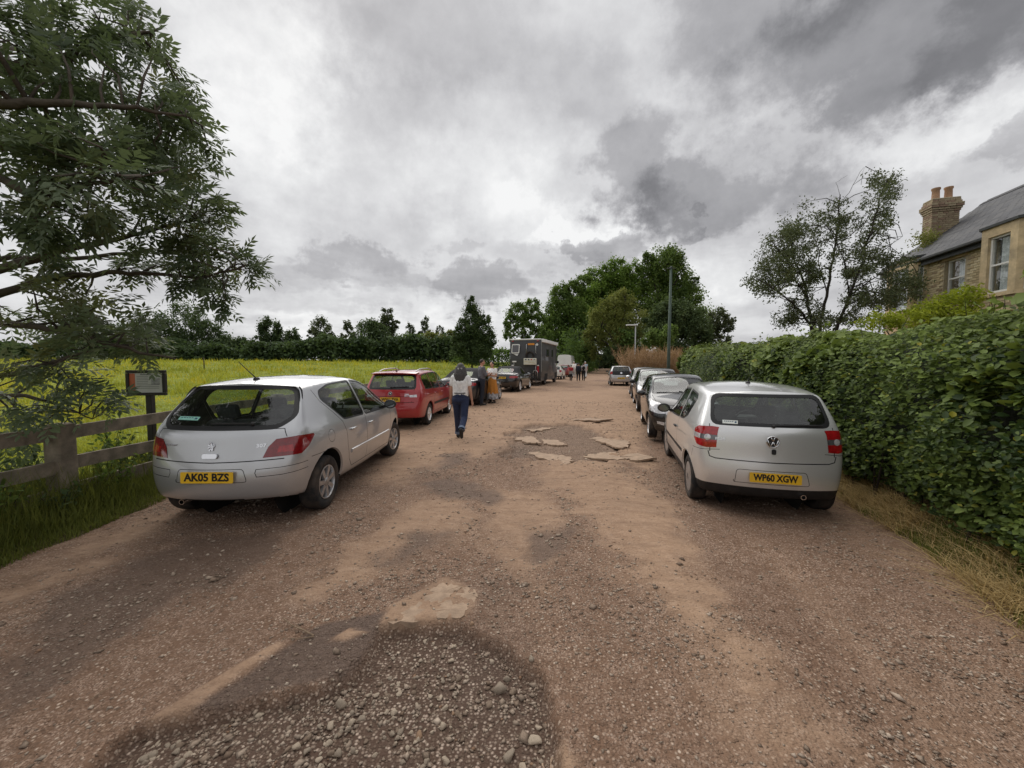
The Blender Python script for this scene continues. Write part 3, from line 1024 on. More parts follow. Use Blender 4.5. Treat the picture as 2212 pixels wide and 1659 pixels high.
class Shell:
    """a body surface that is cut into regions along curves; every region becomes a mesh of its own"""
    def __init__(self, me):
        from mathutils.kdtree import KDTree
        self.bm = bmesh.new(); self.bm.from_mesh(me)
        bmesh.ops.recalc_face_normals(self.bm, faces=self.bm.faces)
        self.bm.normal_update()
        self.nrm = [v.normal.copy() for v in self.bm.verts]
        self.kd = KDTree(len(self.nrm))
        for i, v in enumerate(self.bm.verts): self.kd.insert(v.co, i)
        self.kd.balance()
        self.lay = self.bm.faces.layers.int.new('reg')
        self.names = ['body']

    def rid(self, name):
        if name not in self.names: self.names.append(name)
        return self.names.index(name)

    def cut(self, pts, d, name, only=('body',), nmin=.12, mirror=False):
        """faces inside the convex outline pts (3D points), looked at along d, go to region name"""
        if mirror:
            self.cut(pts, d, name, only, nmin)
            self.cut([(-p[0], p[1], p[2]) for p in pts], (-d[0], d[1], d[2]), name, only, nmin)
            return
        bm, lay = self.bm, self.lay
        d = Vector(d).normalized()
        P = [Vector(p) for p in pts]
        c = sum(P, Vector()) / len(P)
        # frame for the bounding box test
        a = d.cross(Vector((0, 0, 1)))
        if a.length < .05: a = Vector((1, 0, 0))
        a.normalize(); b = a.cross(d)
        pa = [p.dot(a) for p in P]; pb = [p.dot(b) for p in P]
        lo_a, hi_a, lo_b, hi_b = min(pa), max(pa), min(pb), max(pb)
        okr = {self.rid(o_) for o_ in only} if only else None
        cur = []
        for f in bm.faces:
            if okr is not None and f[lay] not in okr: continue
            if f.normal.dot(d) > -nmin: continue
            fa = [v.co.dot(a) for v in f.verts]
            if max(fa) < lo_a or min(fa) > hi_a: continue
            fb = [v.co.dot(b) for v in f.verts]
            if max(fb) < lo_b or min(fb) > hi_b: continue
            cur.append(f)
        n = len(P)
        for i in range(n):
            if not cur: return
            p, q = P[i], P[(i + 1) % n]
            e = q - p
            if e.length < 1e-6: continue
            nn = e.cross(d)
            if nn.length < 1e-7: continue
            nn.normalize()
            if (c - p).dot(nn) > 0: nn = -nn
            geom = list({v for f in cur for v in f.verts}) + list({e_ for f in cur for e_ in f.edges}) + cur
            r_ = bmesh.ops.bisect_plane(bm, geom=geom, dist=1e-5, plane_co=p, plane_no=nn)
            cur = [g for g in r_['geom'] if isinstance(g, bmesh.types.BMFace) and g.is_valid and (g.calc_center_median() - p).dot(nn) < 0]
        k = self.rid(name)
        for f in cur: f[lay] = k

    def split_z(self, z, name, only=('body',), below=True):
        bm, lay = self.bm, self.lay
        okr = {self.rid(o_) for o_ in only}
        cur = [f for f in bm.faces if f[lay] in okr]
        geom = list({v for f in cur for v in f.verts}) + list({e_ for f in cur for e_ in f.edges}) + cur
        r_ = bmesh.ops.bisect_plane(bm, geom=geom, dist=1e-5, plane_co=(0, 0, z), plane_no=(0, 0, 1))
        k = self.rid(name)
        for g in r_['geom']:
            if isinstance(g, bmesh.types.BMFace) and g.is_valid and (g.calc_center_median().z < z) == below: g[lay] = k

    def seam(self, pts, d, w=.007, name='panel_gap', only=('body',), mirror=True, nmin=.12):
        d_ = Vector(d).normalized()
        for p, q in zip(pts[:-1], pts[1:]):
            p, q = Vector(p), Vector(q)
            e = (q - p).normalized(); s = e.cross(d_).normalized() * w / 2
            p2, q2 = p - e * w * .3, q + e * w * .3
            self.cut([p2 - s, q2 - s, q2 + s, p2 + s], d, name, only, nmin, mirror)

    def get(self, name, push=0.0, side=None, keep=None):
        """list of (verts, faces) for the region; push moves along normals"""
        k = self.names.index(name) if name in self.names else -1
        fs = [f for f in self.bm.faces if f[self.lay] == k and (side is None or f.calc_center_median().x * side > 0) and (keep is None or keep(f))]
        ids, V, Fc = {}, [], []
        for f in fs:
            row = []
            for v in f.verts:
                if v not in ids:
                    ids[v] = len(V); V.append(v.co + v.normal * push)
                row.append(ids[v])
            Fc.append(row)
        return V, Fc

    def part(self, name, label, material, parent, push=0.0, side=None, keep=None, thick=0.0, smooth=True):
        V, Fc = self.get(name, push, side, keep)
        if not Fc: return None
        me = bpy.data.meshes.new(label); me.from_pydata(V, [], Fc); me.update()
        bm = bmesh.new(); bm.from_mesh(me)
        bmesh.ops.dissolve_degenerate(bm, dist=1e-5, edges=bm.edges)
        if thick:
            r_ = bmesh.ops.extrude_edge_only(bm, edges=[e for e in bm.edges if e.is_boundary])
            vv = [g for g in r_['geom'] if isinstance(g, bmesh.types.BMVert)]
            bm.normal_update()
            for v in vv:
                n_ = Vector()
                for f in v.link_faces: n_ += f.normal
            nm = {v: v.normal.copy() for v in vv}
            ctr = sum((v.co for v in bm.verts), Vector()) / max(1, len(bm.verts))
            for v in vv:
                v.co = v.co + (ctr - v.co) * 0 + thick * self._inward(v.co)
        bm.to_mesh(me); bm.free()
        o = link_mesh(label, me, material, parent)
        if smooth:
            me.polygons.foreach_set('use_smooth', [True] * len(me.polygons))
            nn = []
            for v in me.vertices:                       # normals of the uncut smooth surface
                s_ = Vector()
                for co, i, d in self.kd.find_n(v.co, 4): s_ += self.nrm[i] / (d + .004)
                nn.append(s_.normalized())
            me.normals_split_custom_set_from_vertices(nn)
        return o

    def islands(self, name, material, parent, push):
        """every separate strip of the region as a part of its own"""
        k = self.names.index(name) if name in self.names else -1
        todo = {f for f in self.bm.faces if f[self.lay] == k}
        while todo:
            st = [todo.pop()]; comp = []
            while st:
                f = st.pop(); comp.append(f)
                for v in f.verts:
                    for g in v.link_faces:
                        if g in todo: todo.remove(g); st.append(g)
            cs = set(comp)
            self.part(name, name, material, parent, push, keep=lambda f: f in cs)

    def _inward(self, co):
        c = Vector((0, self.mid, .7))
        return (c - co).normalized()

    def drop(self, name):
        k = self.rid(name)
        bmesh.ops.delete(self.bm, geom=[f for f in self.bm.faces if f[self.lay] == k], context='FACES')


def circle_pts(x, yc, zc, r, n=26, zmin=-9):
    return [(x, yc + r * math.cos(2 * math.pi * i / n), zc + r * math.sin(2 * math.pi * i / n)) for i in range(n)]


def rounded(poly, r, seg=3):
    """round the corners of a convex 2D outline"""
    out_ = []
    n = len(poly)
    for i in range(n):
        p0, p1, p2 = Vector(poly[i - 1]).to_2d(), Vector(poly[i]).to_2d(), Vector(poly[(i + 1) % n]).to_2d()
        a, b = (p0 - p1), (p2 - p1)
        rr_ = min(r, a.length * .42, b.length * .42)
        a.normalize(); b.normalize()
        A, B = p1 + a * rr_, p1 + b * rr_
        for k in range(seg + 1):
            t = k / seg
            out_.append(tuple((1 - t)**2 * A + 2 * t * (1 - t) * p1 + t * t * B))
    return out_


def grow(poly, d):
    """offset a convex outline by d"""
    n = len(poly); c = sum((Vector(p).to_2d() for p in poly), Vector((0, 0))) / n
    lines = []
    for i in range(n):
        p, q = Vector(poly[i]).to_2d(), Vector(poly[(i + 1) % n]).to_2d()
        e = (q - p).normalized(); nn = Vector((e.y, -e.x))
        if (c - p).dot(nn) > 0: nn = -nn
        lines.append((p + nn * d, e))
    out_ = []
    for i in range(n):
        (p, e), (q, g) = lines[i - 1], lines[i]
        den = e.x * g.y - e.y * g.x
        if abs(den) < 1e-6: out_.append(tuple(q)); continue
        t = ((q - p).x * g.y - (q - p).y * g.x) / den
        out_.append(tuple(p + e * t))
    return out_


TYRE = mat('tyre_rubber', (0.018, 0.018, 0.019), 0.85, spec=0.3, var=0.35, vscale=18, bump=0.3, bscale=80, dirt=((0.13, 0.095, 0.07), 0.75, 5.0))
ALLOY = mat('alloy', (0.55, 0.55, 0.56), 0.34, 0.85, var=0.1, vscale=9, dirt=((0.16, 0.12, 0.09), 0.5, 14.0))
ALLOY_BRIGHT = mat('bright_alloy', (0.80, 0.80, 0.81), 0.28, 0.75, var=0.06, vscale=9)
ALLOY_DULL = mat('dull_alloy', (0.20, 0.19, 0.185), 0.5, 0.6, var=0.2, vscale=9, dirt=((0.12, 0.09, 0.07), 0.7, 10.0))
BLACKP = mat('black_plastic', (0.016, 0.016, 0.017), 0.55, spec=0.4, var=0.25, vscale=12, dirt=((0.09, 0.07, 0.055), 0.4, 6.0))
RUBBER = mat('window_rubber', (0.010, 0.010, 0.011), 0.45, var=0.2, vscale=10)
GAPM = mat('panel_gap_dark', (0.012, 0.012, 0.012), 0.9, var=0.2, vscale=10)
UNDER = mat('underbody', (0.014, 0.013, 0.012), 0.95, var=0.3, vscale=6)
LINING = mat('car_lining', (0.030, 0.030, 0.032), 0.85, var=0.25, vscale=7)
SEATM = mat('seat_cloth', (0.042, 0.042, 0.046), 0.9, var=0.3, vscale=30, bump=0.3)
CHROME = mat('chrome', (0.75, 0.75, 0.77), 0.12, 1.0, var=0.05)
PLATE_Y = mat('plate_yellow', (0.83, 0.50, 0.025), 0.35, coat=0.4, var=0.06, vscale=6, dirt=((0.45, 0.28, 0.08), 0.3, 12))
PLATE_W = mat('plate_white', (0.75, 0.75, 0.72), 0.35, var=0.06, vscale=6)
INKM = mat('plate_ink', (0.01, 0.01, 0.012), 0.4, var=0.1)
REDLENS = mat('red_lens', (0.36, 0.008, 0.012), 0.12, coat=1.0, var=0.35, vscale=26)
REDDEEP = mat('red_lens_dark', (0.20, 0.006, 0.010), 0.12, coat=1.0, var=0.3, vscale=26)
CLEARLENS = mat('clear_lens', (0.62, 0.62, 0.64), 0.10, 0.35, coat=1.0, var=0.45, vscale=22)
SMOKELENS = mat('smoked_lens', (0.12, 0.12, 0.125), 0.10, 0.2, coat=1.0, var=0.4, vscale=22)
AMBER = mat('amber_lens', (0.65, 0.20, 0.02), 0.2, coat=1.0, var=0.2)
GLASS = glass_mat('car_glass', (0.80, 0.88, 0.84))
GLASS_DARK = glass_mat('tinted_glass', (0.50, 0.56, 0.53))
STICKER = mat('sticker_green', (0.30, 0.62, 0.52), 0.5, var=0.15, vscale=40)
STICKER_W = mat('sticker_white', (0.7, 0.74, 0.7), 0.5, var=0.1, vscale=40)
_text_cache = {}


def text_mesh(body, size, bold=0.0, extrude=0.002):
    key = (body, size, bold, extrude)
    if key in _text_cache: return _text_cache[key]
    cu = bpy.data.curves.new('lettering', 'FONT'); cu.body = body; cu.size = size; cu.extrude = extrude; cu.offset = bold
    cu.align_x = 'CENTER'; cu.align_y = 'CENTER'; cu.resolution_u = 3
    o = bpy.data.objects.new('lettering', cu); COL.objects.link(o)
    bpy.context.view_layer.update()
    me = realize(o); bpy.data.objects.remove(o); bpy.data.curves.remove(cu)
    _text_cache[key] = me
    return me


def text_obj(name, body, size, mat_, parent, M, sx=1.0, bold=0.0, extrude=0.002):
    me = text_mesh(body, size, bold, extrude).copy()
    xs = [v.co.x for v in me.vertices]
    if not xs: return None
    for v in me.vertices: v.co = M @ Vector((v.co.x * sx, v.co.y, v.co.z))
    return link_mesh(name, me, mat_, parent)


def face_frame(c, n):
    """matrix with z = n (outward), y close to up"""
    n = Vector(n).normalized(); x = Vector((0, 0, 1)).cross(n).normalized(); y = n.cross(x)
    M = Matrix((x, y, n)).transposed().to_4x4(); M.translation = Vector(c)
    return M


def number_plate(parent, c, n, text, front=False, marks=None, w=.52, h=.111):
    M = face_frame(c, n)
    o = MB(); P = rounded([(-w / 2, -h / 2), (w / 2, -h / 2), (w / 2, h / 2), (-w / 2, h / 2)], .012, 3)
    o.prism(P, M @ Vector((0, 0, 0)), (M.to_3x3() @ Vector((1, 0, 0))), (M.to_3x3() @ Vector((0, 1, 0))), .006)
    pl = o.build('number_plate', PLATE_W if front else PLATE_Y, parent)
    if text:
        me = text_mesh(text, .104, .0035, .0012)
        xs = [v.co.x for v in me.vertices]; sx = (w * .86) / (max(xs) - min(xs))
        T = M @ Matrix.Translation((0, 0, .0075))
        text_obj('lettering', text, .104, INKM, pl, T, sx, .0035, .0012)
    elif marks:
        mb = MB(); r_ = random.Random(marks)
        x = -w * .40
        for k in range(7):
            if k == 4: x += .03
            mb.box(M @ Vector((x + .022, 0, .0066)), (.034, .004, .07), rot=M.to_3x3() @ Matrix.Rotation(-math.pi / 2, 3, 'X'))
            x += .058
        mb.build('lettering', INKM, pl)
    return pl


def wheel(parent, x, y, r, side, style='seven', wid=.195, rimr=.60, rim_mat=None, steer=0.0, n=40):
    w = empty('wheel', (x, y, r), 0, parent)
    w.rotation_euler = (0, 0, steer)
    hw = wid / 2
    rr_ = r * rimr
    rm = rim_mat or ALLOY
    prof = [(rr_ * .98, -hw * .80), (rr_ * 1.04, -hw * .95), (r * .90, -hw), (r * .975, -hw * .86), (r, -hw * .55), (r, hw * .55), (r * .975, hw * .86), (r * .90, hw), (rr_ * 1.04, hw * .95), (rr_ * .98, hw * .80), (rr_ * .90, hw * .2), (rr_ * .90, -hw * .2)]
    MB().lathe([(a, b) for a, b in prof], axis='X', n=n, closed=True).build('tyre', TYRE, w, True, angle=R(50))
    mb = MB()
    s = side
    # barrel and lip
    barrel = [(rr_ * .99, s * hw * .92), (rr_ * .93, s * hw * .95), (rr_ * .90, s * hw * .80), (rr_ * .86, s * hw * .1)]
    mb.lathe(barrel if s > 0 else barrel[::-1], axis='X', n=n)
    def spoke(a, w0, w1, xo, xi, r0=.16, r1=.93, sweep=0.0, taper_mid=None):
        """one spoke as a solid bar from hub to lip"""
        pts = []
        for q in (0, .5, 1):
            rad = rr_ * (r0 + (r1 - r0) * q); ww = (w0 + (w1 - w0) * q) if taper_mid is None else (w0, taper_mid, w1)[int(q * 2)]
            an = a + sweep * q; xx = s * (xo * (1 - q) + xi * q)
            ctr = Vector((0, math.cos(an), math.sin(an))) * rad; tg = Vector((0, -math.sin(an), math.cos(an)))
            pts.append((ctr - tg * ww * rr_ + Vector((xx, 0, 0)), ctr + tg * ww * rr_ + Vector((xx, 0, 0)), ctr + tg * ww * rr_ * 1.15 + Vector((xx - s * .03, 0, 0)), ctr - tg * ww * rr_ * 1.15 + Vector((xx - s * .03, 0, 0))))
        vs_ = [p for ring in pts for p in ring]; fs_ = []
        for i in range(2):
            for k in range(4):
                f_ = (i * 4 + k, i * 4 + (k + 1) % 4, (i + 1) * 4 + (k + 1) % 4, (i + 1) * 4 + k)
                fs_.append(f_ if s < 0 else f_[::-1])
        mb.add(vs_, fs_)
    if style == 'seven':
        for k in range(7): spoke(2 * math.pi * k / 7 + .3, .105, .135, hw * .84, hw * .90, .14, .96)
    elif style == 'five':
        for k in range(5): spoke(2 * math.pi * k / 5 + .2, .16, .20, hw * .80, hw * .88, .14, .95)
    elif style == 'twin':
        for k in range(5):
            for s_ in (-1, 1): spoke(2 * math.pi * k / 5 + .2 + s_ * .13, .07, .085, hw * .80, hw * .88, .14, .95, sweep=s_ * .12)
    elif style == 'cover':
        mb.lathe([(rr_ * .99, s * hw * .93), (rr_ * .80, s * hw * 1.0), (rr_ * .70, s * hw * .97)][::(1 if s > 0 else -1)], axis='X', n=n)
        for k in range(9): spoke(2 * math.pi * k / 9, .20, .165, hw * .98, hw * .97, .20, .78)
    hub = [(rr_ * .28, s * hw * .30), (rr_ * .26, s * hw * .86), (rr_ * .20, s * hw * .93), (0.001, s * hw * .95)]
    mb.lathe(hub if s < 0 else hub[::-1], axis='X', n=20)
    rim = mb.build('rim', rm, w, True, angle=R(30))
    # brake disc and dark backing so that the wheel is not see-through
    MB().lathe([(0.001, s * hw * .02), (rr_ * .86, s * hw * .02)][::(1 if s < 0 else -1)], axis='X', n=24).build('wheel_back', UNDER, w)
    MB().lathe([(0.001, s * hw * .25), (rr_ * .52, s * hw * .25)][::(1 if s < 0 else -1)], axis='X', n=24).build('brake_disc', ALLOY_DULL, w)
    return w


def seat(parent, x, y, z, w=.48, lean=.25, rear=False):
    mb = MB()
    mb.box((x, y + .22, z), (w, .50, .16))
    M = Matrix.Rotation(lean, 3, 'X')
    mb.box(Vector((x, y - .04, z + .32)), (w, .12, .58), rot=M)
    heads = [x] if not rear else [x - w * .30, x + w * .30]
    for hx in heads:
        mb.box(Vector((hx, y - .14, z + .70)), (.25, .09, .17), rot=M)
        for q in (-.06, .06):
            mb.bar((hx + q, y - .10, z + .58), (hx + q, y - .13, z + .66), .012, .012)
    return mb.build('seat', SEATM, parent, True, bevel=.035, seg=2, angle=R(50))


def interior(parent, S, wheel_side=1):
    it = S['cabin']           # y of rear bench, front seats, dash ; floor z
    zf = it.get('z', .42); w = it.get('w', 1.2)
    seat(parent, 0, it['bench'], zf, w, .35, True)
    for sx in (-1, 1): seat(parent, sx * .36, it['front'], zf, .46, .28)
    d = it['dash']; zd = it.get('dz', .84)
    dm = MB(); dm.box((0, d, zd - .12), (w + .08, .40, .26))
    dm.build('dashboard', LINING, parent, True, bevel=.04, seg=2, angle=R(50))
    sw = MB(); c = Vector((wheel_side * .36, d - .34, zd - .02))
    pts = []
    for k in range(25):
        a = 2 * math.pi * k / 24
        pts.append(c + Vector((.175 * math.cos(a), -.07 * math.sin(a), .16 * math.sin(a))))
    sw.tube(pts, .014, 6, cap=False); sw.bar(c - Vector((.17, 0, 0)), c + Vector((.17, 0, 0)), .03, .04)
    sw.build('steering_wheel', LINING, parent, True)


def mirror(parent, x, y, z, side, shell, scale=1.0, front=False):
    """door mirror: stalk, housing and glass"""
    mb = MB()
    c = Vector((side * (x + .10 * scale), y, z))
    mb.ball(c, (.105 * scale, .065 * scale, .075 * scale), 14, 10)
    for i, v in enumerate(mb.v):                      # flat rear face
        if v[1] < c.y - .022 * scale: mb.v[i] = (v[0], c.y - .022 * scale, v[2])
    mb.bar((side * (x - .04), y + .03, z - .04), (side * (x + .05), y + .01, z - .03), .05, .04)
    o = mb.build('door_mirror', shell, parent, True, angle=R(40))
    g = MB(); n = 14
    g.add([(c.x + .082 * scale * math.cos(2 * math.pi * k / n), c.y - .0245 * scale, c.z + .056 * scale * math.sin(2 * math.pi * k / n)) for k in range(n)], [tuple(range(n))])
    g.build('mirror_glass', mat('mirror_dark', (.22, .23, .23), .08, 1.0, var=.1), o)
    return o


def handle(parent, x, y, z, m, L=.17, recess=True):
    for s in (-1, 1):
        mb = MB()
        mb.box((s * (x + .018), y, z), (.018, L, .026))
        mb.box((s * (x + .006), y + L * .42, z), (.03, .02, .02)); mb.box((s * (x + .006), y - L * .42, z), (.03, .02, .02))
        mb.build('door_handle', m, parent, True, bevel=.006, angle=R(50))


def surf_x(sh, y, z, side=1):
    """half width of the shell at (y, z)"""
    best = .5
    for f in sh.bm.faces:
        c = f.calc_center_median()
        if c.x * side > .2 and abs(c.y - y) < .08 and abs(c.z - z) < .06: best = max(best, abs(c.x))
    return best


def bvh_of(me):
    from mathutils.bvhtree import BVHTree
    return BVHTree.FromPolygons([v.co.copy() for v in me.vertices], [tuple(p.vertices) for p in me.polygons])


def car(S, name, label, cat, loc, rz, group=None):
    """S: the full specification of one model"""
    root = thing(name, label, cat, loc, rz, group)
    lv = S.get('lv', 2)
    me = cage_mesh(S, lv)
    bvh = bvh_of(me)
    S['bvh'] = bvh

    def hit(o, d):
        r_ = bvh.ray_cast(Vector(o), Vector(d).normalized())
        return r_[0], r_[1]
    S['hit'] = hit
    sh = Shell(me); sh.mid = S['L'] / 2
    paint = S['paint']
    X = (-1, 0, 0)                      # looking at the right side
    side = lambda P: [(1.2, p[0], p[1]) for p in P]
    # wheel arches
    for (ya, ra) in ((S['axles'][0], S['arch']), (S['axles'][1], S['arch'])):
        sh.cut(circle_pts(1, ya, S['wr'] + S.get('arch_dz', .01), ra), X, 'arch', nmin=.05, mirror=True)
    # black lower parts
    for f in sh.bm.faces:
        if f.normal.z < -.75 and f[sh.lay] == 0 and f.calc_center_median().z < S.get('under_z', .45): f[sh.lay] = sh.rid('underbody')
    # side windows
    for P in S['windows']:
        sh.cut(side(rounded(grow(P, .022), .05)), X, 'seal', mirror=True)
    for P in S['windows']:
        sh.cut(side(rounded(P, .04)), X, 'window', only=('seal',), mirror=True)
    # screen at the front, glass at the rear
    if 'screen' in S:
        P, d = S['screen']
        P2 = [(p[0], p[1]) for p in P]
        sh.cut([(p[0], p[1], 2) for p in rounded(grow(P2, .03), .10)], d, 'screen_frit', nmin=.1)
        sh.cut([(p[0], p[1], 2) for p in rounded(P2, .08)], d, 'windscreen', only=('screen_frit',), nmin=.1)
    if 'rear_glass' in S:
        P, fr = S['rear_glass']
        sh.cut([(p[0], -1, p[1]) for p in rounded(grow(P, fr), .10, 4)], (0, 1, 0), 'rear_frit', nmin=.3)
        sh.cut([(p[0], -1, p[1]) for p in rounded(P, .09, 4)], (0, 1, 0), 'rear_window', only=('rear_frit',), nmin=.1)
    for (nm, P, d, mir, mt) in S.get('cuts', []):
        sh.cut(P, d, nm, mirror=mir, only=('body', 'lower_trim'))
    for (nm, P, d, mir, mt, onl) in S.get('cuts2', []):
        sh.cut(P, d, nm, mirror=mir, only=onl)
    if 'trim_z' in S:
        sh.split_z(S['trim_z'], 'lower_trim')
    for (P, d, w, mir) in S.get('seams', []):
        sh.seam(P, d, w, mirror=mir)
    # lining: inner skin behind the painted body
    ar = sh.rid('arch')
    V, Fc = sh.get('body', -.028)
    V2, F2 = sh.get('lower_trim', -.028)
    Fc = Fc + [[i + len(V) for i in f] for f in F2]; V = V + V2
    ml = bpy.data.meshes.new('lining'); ml.from_pydata(V, [], [list(reversed(f)) for f in Fc]); ml.update()
    link_mesh('lining', ml, LINING, root)
    sh.drop('arch')
    # arch lips and liners
    for s in (-1, 1):
        for ya in S['axles']:
            w = S['track'] / 2
            mb = MB(); n = 24; pr = []
            zc = S['wr'] + S.get('arch_dz', .01)
            for k in range(n + 1):
                a = -.12 + (math.pi + .24) * k / n
                p, _ = hit((s * 1.5, ya + (S['arch'] + .004) * math.cos(a), zc + (S['arch'] + .004) * math.sin(a)), (-s, 0, 0))
                if p is not None and p.x * s > .5: xo = abs(p.x)
                else: xo = (xo if k else w) - .004
                c, sn = math.cos(a), math.sin(a)
                pr.append([(s * (xo + .001), ya + S['arch'] * c, zc + S['arch'] * sn), (s * (xo - .02), ya + (S['arch'] - .012) * c, zc + (S['arch'] - .012) * sn), (s * (xo - .05), ya + (S['arch'] + .01) * c, zc + (S['arch'] + .01) * sn), (s * .42, ya + (S['arch'] + .01) * c, zc + (S['arch'] + .01) * sn)])
            vs_ = [p for ring in pr for p in ring]; fl, fi = [], []
            for k in range(n):
                for q in range(3):
                    f_ = (k * 4 + q, (k + 1) * 4 + q, (k + 1) * 4 + q + 1, k * 4 + q + 1)
                    (fl if q == 0 else fi).append(f_ if s > 0 else f_[::-1])
            MB().add(vs_, fl).build('wheel_arch_lip', S.get('arch_mat', paint), root, True)
            mb = MB().add(vs_, fi)
            mb.add([(s * .42, ya + (S['arch'] + .012) * math.cos(2 * math.pi * k / 20), zc + (S['arch'] + .012) * math.sin(2 * math.pi * k / 20)) for k in range(20)], [tuple(range(20))])
            mb.build('wheel_arch_liner', UNDER, root)
    sh.part('body', 'body', paint, root)
    sh.part('underbody', 'underbody', UNDER, root)
    sh.part('lower_trim', 'lower_trim', S.get('trim_mat', BLACKP), root)
    sh.islands('panel_gap', GAPM, root, -.002)
    for s in (-1, 1):
        n = len(S['windows'])
        for i, P in enumerate(S['windows']):
            ya = min(p[0] for p in P) - .03; yb = max(p[0] for p in P) + .03
            kp = lambda f, ya=ya, yb=yb: ya < f.calc_center_median().y < yb
            w = sh.part('window', 'window', S.get('side_glass', GLASS_DARK), root, -.006, s, kp)
            if w: sh.part('seal', 'window_seal', S.get('seal_mat', RUBBER), w, 0, s, kp)
    w = sh.part('windscreen', 'windscreen', S.get('front_glass', GLASS), root, -.004)
    if w: sh.part('screen_frit', 'screen_border', RUBBER, w)
    w = sh.part('rear_window', 'rear_window', S.get('rear_glass_mat', GLASS), root, -.004)
    if w: sh.part('rear_frit', 'glass_border', RUBBER, w)
    done = set()
    for (nm, P, d, mir, mt) in S.get('cuts', []) + [c[:5] for c in S.get('cuts2', [])]:
        if nm in done: continue
        done.add(nm)
        if mir:
            for s in (-1, 1): sh.part(nm, nm, mt, root, .003, s)
        else:
            sh.part(nm, nm, mt, root, .003)
    sh.bm.free()
    # wheels
    for s in (-1, 1):
        for k, ya in enumerate(S['axles']):
            tw = S.get('tyre_w', .195)
            p_, _ = hit((s * 1.6, ya, S['wr'] + S['arch'] + .05), (-s, 0, 0))
            xw = abs(p_.x) - .028 - tw / 2 if p_ is not None else S['track'] / 2
            wheel(root, s * xw, ya, S['wr'], s, S.get('wheel', 'seven'), S.get('tyre_w', .195), S.get('rim', .62), S.get('rim_mat'), S.get('steer', 0.0) if k == 1 else 0.0)
    # crossing beam under the floor: axles and exhaust
    if 'cabin' in S: interior(root, S)
    for k, (px_, py_, pz_, m_) in enumerate(S.get('mirrors', [])):
        for s in (-1, 1): mirror(root, px_, py_, pz_, s, m_, S.get('mirror_scale', 1.0))
    for (hx, hy, hz, m_) in S.get('handles', []):
        for s in (1,):
            p, _ = hit((1.5, hy, hz), (-1, 0, 0))
            handle(root, (p.x if p else hx), hy, hz, m_)
    if 'antenna' in S:
        y_, l_, lean = S['antenna']
        p, _ = hit((0, y_, 3), (0, 0, -1))
        mb = MB(); mb.ball(p + Vector((0, 0, .005)), (.028, .05, .022), 12, 6)
        mb.tube([p + Vector((0, 0, .01)), p + Vector((0, -l_ * math.sin(lean), l_ * math.cos(lean)))], [.007, .0028], 6)
        mb.build('antenna', BLACKP, root, True)
    if 'plate' in S:
        x_, z_, txt, tilt = S['plate']
        p, _ = hit((x_, -2, z_), (0, 1, 0))
        number_plate(root, p + Vector((0, -.012, 0)), (0, -math.cos(tilt), math.sin(tilt)), txt if len(txt) > 3 else None, marks=3 if len(txt) <= 3 else None)
    if 'front_plate' in S:
        x_, z_, txt = S['front_plate']
        p, _ = hit((x_, 9, z_), (0, -1, 0))
        number_plate(root, p + Vector((0, .012, 0)), (0, 1, 0), None, True, marks=5)
    if 'wiper' in S:
        a_, b_ = S['wiper']
        pa, na = hit((a_[0], -2, a_[1]), (0, 1, 0)); pb, nb = hit((b_[0], -2, b_[1]), (0, 1, 0))
        mb = MB(); mb.bar(pa + na * .015, pb + nb * .012, .016, .014); mb.ball(pa + na * .012, .022, 10, 6)
        mb.bar(pa.lerp(pb, .25) + na * .008, pb + (pb - pa) * .12 + nb * .006, .008, .012)
        mb.build('wiper', BLACKP, root)
    for fn in S.get('extra', []): fn(root, S, hit)
    return root


def badge_roundel(kind, z, r, x=0):
    """round maker's badge on the tailgate"""
    def fn(root, S, hit):
        p, n = hit((x, -2, z), (0, 1, 0)); n = Vector((0, n.y, n.z)).normalized()
        M = face_frame(p + n * .004, n)
        mb = MB()
        ring = [M @ Vector((r * math.cos(a), r * math.sin(a), .006)) for a in np.linspace(0, 2 * math.pi, 29)]
        mb.tube(ring, r * .09, 6, cap=False)
        base = MB().add([M @ Vector((r * math.cos(a), r * math.sin(a), .001)) for a in np.linspace(0, 2 * math.pi, 25)[:-1]], [tuple(range(24))])
        b = base.build('badge', BLACKP if kind != 'up' else CHROME, root)
        if kind == 'vw':
            def st(pts):
                for q, q2 in zip(pts[:-1], pts[1:]): mb.bar(M @ Vector((*(Vector(q) * r), .006)), M @ Vector((*(Vector(q2) * r), .006)), r * .15, .006, up=M.to_3x3() @ Vector((0, 0, 1)))
            st([(-.36, .90), (0, .10), (.36, .90)])
            st([(-.90, .36), (-.42, -.86), (0, .0), (.42, -.86), (.90, .36)])
        elif kind == 'arrow':
            for q in (-.35, 0, .35): mb.bar(M @ Vector((q * r, -.35 * r, .006)), M @ Vector((q * r * .4, .45 * r, .006)), r * .2, .006, up=M.to_3x3() @ Vector((0, 0, 1)))
            mb.ball(M @ Vector((0, .1 * r, .004)), (r * .3, r * .1, r * .3), 10, 6)
        mb.build('badge_ring', CHROME, b, True)
    return fn


def badge_text(body, x, z, h, sx=1.0, m=None):
    def fn(root, S, hit):
        p, n = hit((x, -2, z), (0, 1, 0))
        M = face_frame(p + n * .003, n)
        text_obj('lettering_badge', body, h, m or CHROME, root, M, sx, .001, .002)
    return fn


